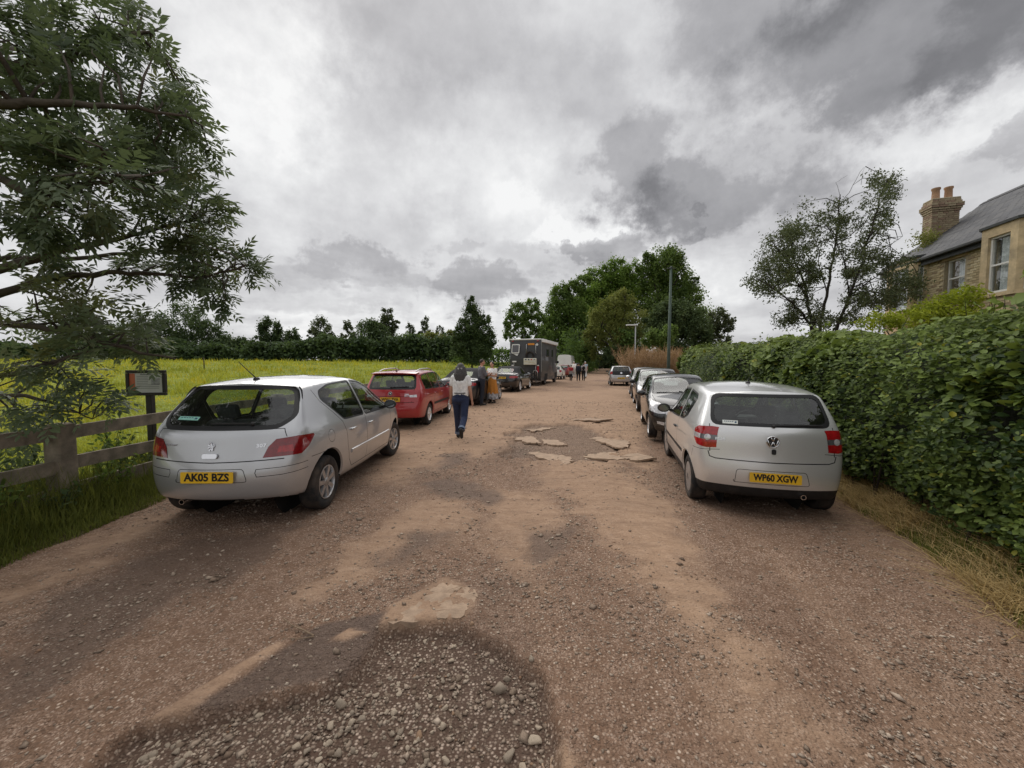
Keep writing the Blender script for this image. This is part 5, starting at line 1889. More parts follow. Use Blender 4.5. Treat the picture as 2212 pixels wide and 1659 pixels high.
S_ = scaled(SPCABRIO, 1.035, 1.06, 1.08)
S_['lv'] = 1
S_.update(paint=BLACK, rim_mat=ALLOY_BRIGHT, wr=.345, arch=.39, wheel='twin', plate=(0, .84, '---', .02), mirrors=[(.90, 2.70, .99, CHROME)], handles=[(.9, 1.68, .8, BLACK)])
S_['extra'] = SPCABRIO['extra'] + [badge_text('A5', -.42, .92, .05, 1.2)]
S_['cuts2'] = S_['cuts2'] + [('bright_strip', [(1.2, .3, .965), (1.2, .3, .985), (1.2, 2.9, .965), (1.2, 2.9, .95)], RX, True, CHROME, ('body',))]
car(S_, 'convertible_car', 'glossy black convertible with bright alloy wheels behind the dark motorhome', 'car', (-.62, 21.9, 0), H_(15), PARKED)

S_ = scaled(SPHATCH, 1.0, 1.0, .99)
S_['front_plate'] = (0, .50, '---')
S_['extra'] = SPHATCH['extra'] + [lamp_ring((.60, 3.5, .755), FDIAG, .055, CHROME, 'headlight_bulb')]
car(S_, 'hatchback_car', 'black hatchback with clear headlights facing the pale silver hatchback', 'car', (4.72, 11.75, -.08), H_(195), PARKED)
S_ = scaled(SPHATCH, 1.06, 1.04, 1.03)
S_['lv'] = 1
S_.update(paint=GREYM, mirrors=[(.81, 2.54, 1.05, BLACKP)], handles=[(.8, 1.25, .9, GREYM), (.8, 1.87, .9, GREYM)], front_plate=(0, .5, '---'))
car(S_, 'hatchback_car', 'dark grey hatchback standing nose to tail between two dark cars', 'car', (6.02, 16.55, -.05), H_(195), PARKED)
S_ = scaled(SPHATCH, 1.04, 1.03, 1.0)
S_['lv'] = 1
S_.update(paint=GREYD, mirrors=[(.8, 2.5, 1.02, CHROME)], handles=[(.8, 1.22, .88, GREYD), (.8, 1.83, .87, GREYD)], front_plate=(0, .5, '---'), wheel='five')
car(S_, 'hatchback_car', 'dark hatchback with silver door mirrors, last of the cars facing this way', 'car', (7.25, 21.2, -.02), H_(195), PARKED)


def up_badge(root, S, hit):
    badge_roundel('up', .95, .07)(root, S, hit)


S_ = scaled(SPHATCH, .957, 1.02, 1.0)
S_['lv'] = 1
S_.update(paint=SILVER, rim_mat=ALLOY, wheel='five', mirrors=[(.8, 2.3, 1.02, BLACKP)], handles=[(.8, 1.5, .88, SILVER)], plate=(0, .58, '---', .02))
S_['rear_glass'] = ([(-.55, 1.10), (.55, 1.10), (.50, 1.36), (-.50, 1.36)], .05)
S_['cuts'] = [('tailgate_panel', RE(rounded([(-.62, .80), (.62, .80), (.62, 1.10), (-.62, 1.10)], .06)), LKX, False, BLACKP),
              ('tail_light', [(.55, .05, .86), (.55, .05, 1.06), (.70, .15, 1.07), (.77, .3, 1.04), (.77, .3, .88), (.70, .15, .85)], DIAG, True, REDLENS)] + [c for c in S_['cuts'] if c[0] not in ('tail_light',)]
S_['extra'] = [up_badge]
car(S_, 'hatchback_car', 'small silver hatchback with a black glass tailgate parked by the dry weeds', 'car', (7.92, 27.9, 0), H_(11), PARKED)

S_ = scaled(SPHATCH, 1.0, 1.05, .96)
S_['lv'] = 1
S_.update(paint=WHITEP, mirrors=[(.82, 2.4, .98, BLACKP)], handles=[(.8, 1.5, .85, CHROME)], plate=(0, .62, '---', .02), trim_z=.36)
car(S_, 'hatchback_car', 'small cream white hatchback tucked in front of the dark motorhome', 'car', (4.15, 38.6, 0), H_(15), PARKED)
S_ = scaled(SPHATCH, 1.04, 1.04, 1.0)
S_['lv'] = 1
S_.update(paint=MAROON, mirrors=[(.8, 2.5, 1.02, BLACKP)], handles=[(.8, 1.5, .85, MAROON)], plate=(0, .62, '---', .02))
car(S_, 'hatchback_car', 'dark red hatchback between the cream car and the white van', 'car', (5.9, 45.2, 0), H_(15), PARKED)

# ================================================================ MOTORHOME, VAN, BICYCLE
def box_vehicle():
    """dark coach-built motorhome, rear towards the viewer; y = 0 at the rear wall"""
    root = thing('motorhome', 'dark grey box-bodied motorhome with white awning cassette and spare wheel box', 'motorhome', (0.98, 28.4, 0), H_(17))
    GM = paint_mat('motorhome_grey', (0.045, 0.046, 0.050), 0.1, 0.5, .3, dust=.3)
    WHT = mat('white_trim', (0.82, 0.82, 0.80), 0.45, var=.08)
    W, L, z0, z1 = 2.38, 6.2, .62, 3.40
    MB().box((0, L / 2, (z0 + z1) / 2), (W, L, z1 - z0)).build('body', GM, root, True, bevel=.05, seg=2, angle=R(40))
    MB().box((0, L / 2 - .02, .50), (W - .04, L - .3, .30)).build('skirt', GM, root, True, bevel=.02, angle=R(40))
    cab = MB()
    P = [(L - .02, .45), (L + 1.35, .45), (L + 1.45, .95), (L + 1.15, 1.25), (L + .55, 2.05), (L - .02, 2.25)]
    cab.add([(-.98, a, b) for a, b in P] + [(.98, a, b) for a, b in P], [tuple(range(6)), tuple(range(11, 5, -1))] + [(i, i + 6, (i + 1) % 6 + 6, (i + 1) % 6) for i in range(6)])
    cab.build('cab', GM, root, True, bevel=.05, seg=2, angle=R(40))
    MB().box((0, .03, z1 + .005), (W - .06, .10, .09)).build('roof_edge_trim', WHT, root, True, bevel=.02)
    MB().box((W / 2 + .06, 3.0, z1 - .09), (.22, 5.8, .25)).build('awning_cassette', WHT, root, True, bevel=.03, seg=2, angle=R(40))
    MB().box((W / 2 + .006, .05, 2.15), (.012, .05, 2.2)).build('corner_strip', mat('steel_trim', (.5, .5, .5), .35, .8, var=.1), root)
    # rear window, hinged open at the top
    fr = MB(); o = (-.74, -.05, 2.72)
    P = rounded([(-.30, -.34), (.30, -.34), (.34, .34), (-.26, .34)], .08, 4)
    M = Matrix.Rotation(R(-4), 4, 'X'); M.translation = Vector(o)
    X3 = M.to_3x3()
    fr.prism(P, M.translation, X3 @ Vector((1, 0, 0)), X3 @ Vector((0, 0, 1)), .05)
    w = fr.build('rear_window', WHT, root)
    MB().prism([(p[0] * .80, p[1] * .80) for p in P], M @ Vector((0, -.056, 0)), X3 @ Vector((1, 0, 0)), X3 @ Vector((0, 0, 1)), .004).build('pane', mat('motorhome_pane', (.045, .04, .045), .08, coat=1, var=.2), w)
    MB().add([(-.92, -.03, 2.36), (-.50, -.03, 2.36), (-.58, -.12, 2.22), (-.74, -.06, 2.25)], [(0, 1, 2, 3), (3, 2, 1, 0)]).build('window_blind', WHT, w)
    # rear door with grab rails, orange plate-like panel, round sticker
    RAIL = mat('rail_steel', (.60, .60, .60), .3, .9, var=.1)
    MB().tube([(.10, -.02, 3.05), (.10, -.07, 3.02), (.10, -.07, 2.42), (.10, -.02, 2.40)], .018, 8).build('grab_rail', RAIL, root, True)
    MB().tube([(.80, -.02, 3.05), (.80, -.07, 3.02), (.80, -.07, 2.42), (.86, -.02, 2.36)], .018, 8).build('grab_rail', RAIL, root, True)
    MB().box((.46, -.004, 2.62), (.62, .012, .80)).build('upper_door', mat('door_grey', (.065, .066, .07), .5, var=.15), root, False, bevel=.01)
    MB().box((.44, -.02, 3.05), (.50, .02, .14)).build('orange_panel', mat('orange_panel', (.75, .27, .02), .4, var=.2, vscale=20), root, False, bevel=.01)
    for x in (-.95, .95): MB().ball((x, -.03, 3.28), (.10, .03, .04), 10, 6).build('marker_light', REDLENS, root, True)
    MB().lathe([(.085, 0), (.085, .01), (.0, .01)], (.88, -.012, 3.02), 'Y', 16).build('round_sticker', WHT, root)
    # spare wheel in its tray and the cream equipment box with small stickers
    t_ = MB(); pts = [(.36 + .27 * math.cos(a), -.14, 2.22 + .27 * math.sin(a)) for a in np.linspace(0, 2 * math.pi, 21)]
    t_.tube(pts, .075, 8, cap=False); t_.build('spare_tyre', TYRE, root, True)
    b = MB().box((.42, -.18, 1.78), (.92, .34, .48)).build('storage_box', mat('cream_box', (.62, .60, .50), .5, var=.12, vscale=4), root, False, bevel=.03)
    for k, c in enumerate(((.05, .06, .10), (.04, .04, .05), (.5, .06, .05), (.25, .26, .3))):
        MB().box((.13 + .21 * k, -.353, 1.93), (.10, .006, .09)).build('decal', mat('decal_%s' % 'abcd'[k], c, .5, var=.2), b)
    st = MB().bar((.05, -.352, 1.80), (.80, -.352, 1.66), .012, .02); st.build('stripe', mat('stripe_tan', (.5, .38, .16), .5, var=.1), b)
    # ladder, lights, bumper
    MB().tube([(.80, -.02, 1.55), (.80, -.08, 1.52), (.80, -.08, .80)], .018, 8).build('ladder_rail', RAIL, root, True)
    MB().tube([(.62, -.06, .58), (.62, -.10, 1.0), (.70, -.12, 1.14), (.86, -.12, 1.14), (.94, -.10, 1.0), (.94, -.06, .58)], .022, 8).build('bike_hoop', RAIL, root, True)
    MB().tube([(-.86, -.02, 1.2), (-.86, -.06, 1.7), (-.86, -.02, 1.75)], .016, 8).build('bracket', RAIL, root, True)
    MB().box((-.82, -.06, 1.78), (.30, .10, .10)).build('number_lamp', WHT, root, False, bevel=.015)
    for x in (-.96, .96):
        l_ = MB().box((x, -.03, 1.22), (.16, .06, .46)).build('tail_light', REDLENS, root, False, bevel=.015)
        MB().box((x, -.035, 1.50), (.16, .06, .07)).build('reversing_lens', WHT, l_, False, bevel=.01)
    MB().box((0, .02, .55), (W - .1, .16, .16)).build('rear_bumper', BLACKP, root, False, bevel=.02)
    for y in (1.75, 5.9):
        for s in (-1, 1): wheel(root, s * (W / 2 - .16), y, .36, s, 'cover', .22, .58, ALLOY_DULL)
        MB().box((W / 2 + .004, y, .62), (.012, .98, .50)).build('wheel_arch_panel', UNDER, root)
    w2 = MB().box((W / 2 + .008, 2.2, 2.45), (.03, .9, .60)).build('side_window', mat('side_pane', (.03, .032, .036), .08, coat=1, var=.2), root, False, bevel=.02)
    MB().box((W / 2 + .008, 4.1, 2.45), (.03, .7, .60)).build('side_window', MATS['side_pane'], root, False, bevel=.02)
    MB().box((W / 2 + .004, 4.9, 1.85), (.012, .62, 1.9)).build('side_door', mat('door_grey2', (.055, .056, .06), .45, var=.15), root, False, bevel=.004)
    for s in (-1, 1): mirror(root, .98, L + .55, 1.75, s, BLACKP, 1.6)


box_vehicle()


def panel_van():
    root = thing('panel_van', 'tall white panel van parked beyond the dark red hatchback', 'van', (6.95, 51.3, 0), H_(15))
    Wv = paint_mat('van_white', (0.84, 0.84, 0.83), 0.0, .4, dust=.12)
    n = 9
    prof = [(.99, .42), (1.0, .9), (.99, 1.35), (.95, 1.9), (.90, 2.45), (.84, 2.66), (.62, 2.75), (0, 2.79)]
    sec = [(x, z) for x, z in prof] + [(-x, z) for x, z in prof[-2::-1]]
    ys_ = [0, .06, .2, 4.0, 4.6, 5.3]; sc = [(.97, 1.0), (.99, 1.0), (1, 1.0), (1, 1.0), (.97, .90), (.92, .48)]
    V_, F_ = [], []
    for y, (sx, sz) in zip(ys_, sc):
        V_ += [(x * sx, y, .42 + (z - .42) * sz) for x, z in sec]
    m = len(sec)
    for i in range(len(ys_) - 1):
        for k in range(m - 1): F_.append((i * m + k, (i + 1) * m + k, (i + 1) * m + k + 1, i * m + k + 1))
        F_.append((i * m + m - 1, (i + 1) * m + m - 1, (i + 1) * m, i * m))
    F_ += [tuple(range(m)), tuple((len(ys_) - 1) * m + k for k in range(m - 1, -1, -1))]
    MB().add(V_, F_).build('body', Wv, root, True, angle=R(35))
    for s in (-1, 1):
        MB().box((s * .46, -.012, 1.55), (.84, .02, 1.95)).build('rear_door', Wv, root, False, bevel=.03)
        MB().box((s * .92, -.02, 1.1), (.10, .05, .55)).build('tail_light', REDLENS, root, False, bevel=.015)
        for y in (1.1, 4.3): wheel(root, s * .86, y, .34, s, 'cover', .2, .6, ALLOY_DULL, n=24)
        mirror(root, 1.0, 4.5, 1.55, s, BLACKP, 1.9)
    for z in (2.25, 2.05): MB().box((0, -.024, z), (1.5, .02, .03)).build('pressed_rib', Wv, root)
    MB().box((0, -.05, .48), (1.8, .12, .16)).build('rear_bumper', BLACKP, root, False, bevel=.03)
    MB().box((-.15, -.03, 1.15), (.12, .02, .05)).build('door_handle', BLACKP, root)
    number_plate(root, (.35, -.03, .95), (0, -1, 0), None, marks=4)


panel_van()


def bicycle():
    root = thing('bicycle', 'bicycle leaning on the rack behind the motorhome', 'bicycle', (1.80, 27.95, 0), H_(17 - 90 + 12))
    fm = mat('bike_frame', (.03, .03, .035), .35, coat=.6, var=.2)
    for y in (0, 1.02):
        w = MB(); w.tube([(0, y + .33 * math.cos(a), .345 + .33 * math.sin(a)) for a in np.linspace(0, 2 * math.pi, 29)], .027, 6, cap=False)
        o = w.build('wheel', TYRE, root, True)
        s = MB()
        for k in range(14):
            a = 2 * math.pi * k / 14; s.bar((0, y, .345), (0, y + .32 * math.cos(a), .345 + .32 * math.sin(a)), .003, .003)
        s.build('spokes', ALLOY, o)
    f = MB()
    for a, b in (((0, 0, .345), (0, .42, .30)), ((0, .42, .30), (0, .28, .82)), ((0, .28, .82), (0, .84, .86)), ((0, .42, .30), (0, .86, .78)), ((0, 0, .345), (0, .30, .76)), ((0, .83, .90), (0, 1.02, .345))): f.tube([a, b], .017, 8)
    f.build('frame', fm, root, True)
    MB().ball((0, .24, .93), (.07, .13, .03), 10, 6).build('saddle', BLACKP, root, True)
    MB().tube([(-.28, .86, 1.03), (0, .82, 1.0), (.28, .86, 1.03)], .014, 8).build('handlebar', fm, root, True)
    MB().lathe([(.09, -.01), (.09, .01)], (.03, .42, .30), 'X', 18).build('chainring', ALLOY, root)
    root.rotation_euler = (0, R(-6), root.rotation_euler[2])


bicycle()

# ================================================================ FENCE, SIGN, LAMP POST, POLE
WOOD = mat('weathered_wood', (0.25, 0.205, 0.155), 0.9, var=.4, vscale=7, bump=.6, bscale=35, dirt=((0.07, 0.08, 0.045), .6, 3.0))
fence = thing('wooden_fence', 'weathered post and rail fence between the track and the meadow', 'fence', (-5.12, 4.3, 0))


def fence_post(y, w=.17, h=.98, top=.0):
    mb = MB(); x = 0
    mb.box((x, y, h / 2 - .06), (w, w, h + .12))
    o = mb.build('post', WOOD, fence, False, bevel=.012)
    return o


def rail(y0, y1, z0, z1, x, h=.145, t=.045, sag=.0):
    n = 5; V_, F_ = [], []
    for k in range(n + 1):
        q = k / n; y = y0 + (y1 - y0) * q; z = z0 + (z1 - z0) * q - sag * math.sin(math.pi * q) + rng.normal(0, .004)
        V_ += [(x - t / 2, y, z - h / 2), (x + t / 2, y, z - h / 2), (x + t / 2, y, z + h / 2), (x - t / 2, y, z + h / 2)]
    for k in range(n):
        for q in range(4): F_.append((k * 4 + q, k * 4 + (q + 1) % 4, (k + 1) * 4 + (q + 1) % 4, (k + 1) * 4 + q))
    F_ += [(3, 2, 1, 0), tuple(n * 4 + q for q in range(4))]
    MB().add(V_, F_).build('rail', WOOD, fence)


posts = [-4.1, -2.05, 0.0, 2.05, 4.1, 6.15, 8.2, 10.25]
for k, y in enumerate(posts): fence_post(y + rng.normal(0, .02), .165 + .01 * (k % 3), .99 + rng.normal(0, .015))
for k in range(len(posts) - 1):
    for z in (.885, .52, .20):
        rail(posts[k] + .07, posts[k + 1] - .07, z + rng.normal(0, .012), z + rng.normal(0, .012), .012 + rng.normal(0, .006), .15 if z > .3 else .17, .045, .006)


def info_sign():
    root = thing('information_sign', 'framed notice board with orange margin on a dark post behind the fence', 'sign', (-5.62, 5.92, 0), R(6))
    DK = mat('sign_frame_dark', (0.022, 0.018, 0.016), .6, var=.3, vscale=20)
    MB().box((0, .05, .65), (.085, .085, 1.34)).build('post', DK, root, False, bevel=.008)
    w, h, zc = .55, .385, 1.375
    pn = MB().box((0, 0, zc), (w - .04, .02, h - .04)).build('panel', mat('sign_paper', (.62, .63, .63), .4, coat=.3, var=.05, vscale=5), root)
    for nm, c, s in (('f', (0, -.005, zc + h / 2 - .02), (w, .05, .045)), ('f', (0, -.005, zc - h / 2 + .02), (w, .05, .045)), ('f', (-w / 2 + .02, -.005, zc), (.045, .05, h - .09)), ('f', (w / 2 - .02, -.005, zc), (.045, .05, h - .09))):
        MB().box(c, s).build('frame_rail', DK, root, False, bevel=.004)
    MB().box((-.195, -.0125, zc), (.078, .004, h - .10)).build('orange_margin', mat('sign_orange', (.62, .16, .07), .45, var=.15, vscale=12), pn)
    ink = mat('sign_ink', (.16, .16, .17), .6, var=.2)
    r_ = random.Random(4)
    for k in range(9):
        z = zc + .125 - k * .026
        if k == 0: MB().box((.0, -.012, z), (.16, .003, .012)).build('printed_line', ink, pn)
        else:
            x0, x1 = -.13, .04 + r_.uniform(-.02, .02) if k < 6 else .18
            MB().box(((x0 + x1) / 2, -.012, z), (x1 - x0, .003, .006)).build('printed_line', ink, pn)
    MB().box((.13, -.012, zc + .02), (.12, .003, .10)).build('printed_drawing', mat('sign_drawing', (.36, .37, .38), .6, var=.4, vscale=30), pn)


info_sign()
FP = tag(MB().tube([at(440, 772, 38.0) + Vector((0, 0, -1.2)), at(440, 772, 38.0)], [.05, .045], 7).build('meadow_post', mat('post_dark', (.05, .04, .03), .9, var=.3), None, True), 'single thin dark stake standing in the meadow', 'post')


def lamp_post():
    x, y = at(1373, 700, 33.0)[:2]
    root = thing('street_lamp', 'short grey street lamp with a flat lantern above the dry weeds', 'street lamp', (x, y, 0))
    g = mat('galvanised', (.50, .52, .53), .45, .6, var=.12, vscale=6)
    MB().tube([(0, 0, 0), (0, 0, 1.2), (0, 0, 1.21), (0, 0, 4.82)], [.085, .085, .055, .045], 12).build('column', g, root, True, angle=R(40))
    b = MB(); b.box((-.36, 0, 4.90), (.86, .26, .09)); ln = b.build('lantern', mat('lantern_grey', (.82, .83, .83), .4, .2, var=.08), root, True, bevel=.025, seg=2, angle=R(40))
    MB().box((-.44, 0, 4.846), (.55, .20, .02)).build('lens', CLEARLENS, ln)
    MB().tube([(-.06, 0, 4.93), (-.06, 0, 5.02)], .03, 8).build('photocell', g, ln, True)


lamp_post()


def pole():
    x, y = at(1444, 790, 25.0)[:2]
    root = thing('telegraph_pole', 'tall green telegraph pole with a small cap beside the hedge end', 'pole', (x, y, 0))
    g = mat('pole_green', (.065, .095, .078), .7, var=.25, vscale=3, bump=.3, bscale=30)
    MB().tube([(0, 0, -.2), (.0, 0, 2.8), (.03, 0, 7.75)], [.115, .10, .07], 14).build('shaft', g, root, True)
    MB().box((.03, 0, 7.72), (.50, .10, .05)).build('crossbar', mat('pole_iron', (.05, .06, .055), .6, var=.2), root)
    MB().lathe([(.0, .1), (.09, .04), (.11, 0), (.0, 0)], (.03, 0, 7.76), 'Z', 12).build('cap', MATS['pole_iron'], root)


pole()

# ================================================================ PEOPLE
def capsule(mb, a, b, ra, rb, n=14, flat=1.0):
    a, b = Vector(a), Vector(b); d = b - a; L = d.length
    d = d.normalized() if L > 1e-6 else Vector((0, 0, 1))
    u = d.orthogonal().normalized(); w = d.cross(u)
    prof = [(ra * math.sin(t), -ra * math.cos(t)) for t in np.linspace(.02, math.pi / 2, 6)] + [(rb * math.cos(t), L + rb * math.sin(t)) for t in np.linspace(0, math.pi / 2 - .02, 6)]
    V_, F_ = [], []
    m = len(prof)
    for k in range(n):
        an = 2 * math.pi * k / n
        for r, h in prof: V_.append(a + d * h + (u * math.cos(an) + w * math.sin(an)) * r)
    for k in range(n):
        k2 = (k + 1) % n
        for i in range(m - 1): F_.append((k * m + i, k2 * m + i, k2 * m + i + 1, k * m + i + 1))
    F_.append(tuple(k * m for k in range(n - 1, -1, -1))); F_.append(tuple(k * m + m - 1 for k in range(n)))
    mb.add(V_, F_)


def solid(name, mb, material, parent, voxel=.01, smooth=2):
    """overlapping shapes fused into one continuous skin"""
    me = bpy.data.meshes.new(name); me.from_pydata(mb.v, [], mb.f); me.update()
    o = bpy.data.objects.new(name, me); COL.objects.link(o)
    md = o.modifiers.new('r', 'REMESH'); md.mode = 'VOXEL'; md.voxel_size = voxel
    if smooth:
        sm = o.modifiers.new('s', 'SMOOTH'); sm.factor = .5; sm.iterations = smooth
    bpy.context.view_layer.update()
    res = realize(o); bpy.data.objects.remove(o); bpy.data.meshes.remove(me)
    res.polygons.foreach_set('use_smooth', [True] * len(res.polygons))
    ob = link_mesh(name, res, material, parent)
    return ob


SKIN = mat('skin', (.50, .27, .185), .55, var=.12, vscale=20)
CLOTH = {k: mat('cloth_' + k, c, .9, var=.16, vscale=22, bump=.5, bscale=28) for k, c in dict(
    white=(.86, .85, .83), denim=(.022, .032, .075), cuff=(.15, .19, .27), jumper=(.13, .13, .145), navy=(.018, .022, .035), orange=(.52, .21, .035), black=(.014, .014, .016),
    red=(.36, .03, .035), greyt=(.26, .25, .24), sky=(.33, .42, .50), pale=(.55, .55, .54), shoe=(.03, .027, .025), brown=(.09, .06, .04)).items()}
HAIR = {k: mat('hair_' + k, c, .6, var=.35, vscale=40, bump=.8, bscale=90) for k, c in dict(grey=(.17, .16, .155), greydark=(.065, .06, .058), dark=(.035, .024, .018), white=(.46, .45, .43), black=(.012, .011, .011)).items()}
PRINT = mat('printed_hem', (.45, .45, .47), .9, var=.75, vscale=9)


def hand(mb, wrist, elbow, side, curl=.5, k=1.0):
    """palm, four unequal bent fingers and a thumb leaving the side of the palm"""
    d = (wrist - elbow).normalized(); up = Vector((0, 1, 0)) - d * d.y; up = up.normalized() if up.length > .1 else Vector((1, 0, 0))
    s = d.cross(up).normalized()
    c = wrist + d * .045 * k
    capsule(mb, wrist, wrist + d * .075 * k, .024 * k, .030 * k)
    for i, (o_, L) in enumerate(((-.026, .070), (-.009, .080), (.009, .074), (.026, .058))):
        p0 = wrist + d * .085 * k + up * o_ * k
        p1 = p0 + (d * math.cos(curl * .6) + s * side * math.sin(curl * .6)) * L * .5 * k
        p2 = p1 + (d * math.cos(curl * 1.5) + s * side * math.sin(curl * 1.5)) * L * .5 * k
        capsule(mb, p0, p1, .0095 * k, .0088 * k, 8); capsule(mb, p1, p2, .0088 * k, .0078 * k, 8)
    t0 = wrist + d * .035 * k + up * .026 * k; t1 = t0 + (d * .5 + up * .75 + s * side * .2).normalized() * .042 * k
    capsule(mb, t0, t1, .012 * k, .010 * k, 8); capsule(mb, t1, t1 + (d * .9 + up * .2 + s * side * .25).normalized() * .032 * k, .010 * k, .008 * k, 8)


def person(label, loc, heading, H=1.68, pose=None, top='white', legs='denim', shoe='shoe', hair='dark', hairstyle='short', sleeve='short', skirt=None, voxel=.012, head_turn=0.0, cuffs=False, female=False, extra=None, group=None):
    k = H / 1.70
    p = dict(tl=0.0, kl=0.05, tr=0.0, kr=0.05, al=.05, ar=.05, el=.25, er=.25, out=.10, lean=0.02)
    p.update(pose or {})
    root = thing('person', label, 'person', loc, H_(heading), group)
    hipz = .90 * k
    J = {}
    for s, th, kn in ((-1, p['tl'], p['kl']), (1, p['tr'], p['kr'])):
        hp = Vector((s * .095 * k, 0, hipz)); a = th; kp = hp + Vector((s * .005, math.sin(a), -math.cos(a))) * .43 * k
        b = th - kn; an = kp + Vector((0, math.sin(b), -math.cos(b))) * .41 * k
        J[s] = [hp, kp, an, b]
    zmin = min(J[s][2].z - .085 * k + (.0 if abs(J[s][3]) < .3 else -.02) for s in (-1, 1))
    dz = -zmin
    for s in (-1, 1):
        for i in range(3): J[s][i] = J[s][i] + Vector((0, 0, dz))
    lean = p['lean']
    T = lambda x, y, z: Vector((x * k, y * k + lean * (z - .9) * k, z * k + dz))
    pel, waist, chest, neck = T(0, 0, .95), T(0, .005, 1.08), T(0, 0, 1.27), T(0, -.015, 1.44)
    hc = T(0, .015, 1.585)
    sw = .165 if female else .19
    body = MB(); cloth = MB(); sl = MB()
    A = {}
    for s, ang, eb in ((-1, p['al'], p['el']), (1, p['ar'], p['er'])):
        sh = T(s * sw, -.01, 1.385)
        if p.get('folded'):
            el_ = sh + Vector((s * .06, .06, -.27)) * k; wr = el_ + Vector((-s * .24, .15, .05 + .02 * s)) * k
        else:
            el_ = sh + Vector((s * math.sin(p['out']) , math.sin(ang) * math.cos(p['out']), -math.cos(ang) * math.cos(p['out']))) * .285 * k
            a2 = ang + eb; wr = el_ + Vector((s * math.sin(p['out'] * .6), math.sin(a2), -math.cos(a2))) * .25 * k
        A[s] = (sh, el_, wr)
        capsule(body, sh, el_, .046 * k, .038 * k); capsule(body, el_, wr, .038 * k, .026 * k)
        hand(body, wr, el_, -s, p.get('curl', .7), k)
    # trunk, neck, head with face
    capsule(body, pel, waist, .115 * k, .10 * k); capsule(body, waist, chest, .10 * k, .12 * k); capsule(body, A[-1][0], A[1][0], .06 * k, .06 * k)
    capsule(body, chest + Vector((0, 0, .08 * k)), neck, .085 * k, .055 * k); capsule(body, neck, hc - Vector((0, 0, .05 * k)), .052 * k, .050 * k)
    Rh = Matrix.Rotation(-head_turn, 3, 'Z')
    body.ball(hc, (.073 * k, .092 * k, .112 * k), 18, 14, Rh)
    body.ball(hc + Rh @ Vector((0, .035, -.058)) * k, (.052 * k, .055 * k, .050 * k), 14, 10, Rh)
    capsule(body, hc + Rh @ Vector((0, .088, .012)) * k, hc + Rh @ Vector((0, .106, -.022)) * k, .009 * k, .015 * k, 8)
    capsule(body, hc + Rh @ Vector((-.022, .084, -.056)) * k, hc + Rh @ Vector((.022, .084, -.056)) * k, .008 * k, .008 * k, 8)
    for s in (-1, 1):
        body.ball(hc + Rh @ Vector((s * .074, -.005, -.01)) * k, (.012 * k, .022 * k, .032 * k), 8, 6, Rh)
        hp, kp, an, b = J[s]
        capsule(body, hp, kp, .078 * k, .052 * k); capsule(body, kp, an, .052 * k, .036 * k)
        fd = Vector((0, math.cos(b * .5), math.sin(b * .5))) if b < -.3 else Vector((0, 1, 0))
        if b < -.3: fd = Vector((0, math.cos(1.0), -math.sin(1.0)))
        capsule(body, an, an + fd * .12 * k - Vector((0, 0, .045 * k if b >= -.3 else 0)), .036 * k, .032 * k)
        sh_ = MB()
        nrm = Vector((0, -fd.z, fd.y))
        heel = an - fd * .035 * k - nrm * .038 * k; toe = an + fd * .155 * k - nrm * .052 * k
        capsule(sh_, heel, toe, .043 * k, .037 * k); capsule(sh_, an + nrm * .02, an + fd * .06 * k - nrm * .03 * k, .045 * k, .046 * k)
        o = solid('shoe', sh_, CLOTH[shoe], root, voxel, 2)
        for v in o.data.vertices:                                  # flat sole
            dpt = (v.co - an).dot(nrm)
            if dpt < -.082 * k: v.co += nrm * (-.082 * k - dpt)
    solid('body', body, SKIN, root, voxel, 2)
    # eyes and mouth
    for s in (-1, 1):
        MB().ball(hc + Rh @ Vector((s * .030, .085, .008)) * k, (.013 * k, .006 * k, .007 * k), 8, 6, Rh).build('eye', mat('eye', (.05, .04, .035), .3, var=.1), root, True)
    MB().ball(hc + Rh @ Vector((0, .092, -.056)) * k, (.024 * k, .006 * k, .007 * k), 8, 6, Rh).build('mouth', mat('lips', (.33, .12, .10), .5, var=.1), root, True)
    # top
    st = MB(); ex = .012 * k
    capsule(st, T(0, 0, 1.0), waist, .125 * k, .116 * k); capsule(st, waist, chest, .118 * k, .138 * k)
    for q in (-1, 1):
        capsule(st, T(q * .06, 0, 1.0), T(q * .07, 0, 1.30), .118 * k, .115 * k)
        if female: st.ball(T(q * .065, .095, 1.25), (.065 * k, .06 * k, .065 * k), 12, 10)
        sh, el_, wr = A[q]
        capsule(st, T(q * .06, -.01, 1.36), sh, .075 * k, .062 * k)
        if sleeve == 'short': capsule(st, sh, sh.lerp(el_, .50), .062 * k, .064 * k)
        elif sleeve == 'long': capsule(st, sh, el_, .062 * k, .052 * k); capsule(st, el_, el_.lerp(wr, .92), .052 * k, .040 * k)
    if sleeve != 'none' or True: capsule(st, T(0, 0, 1.36), T(0, -.012, 1.405), .10 * k, .07 * k)
    solid('top', st, CLOTH[top], root, voxel, 3)
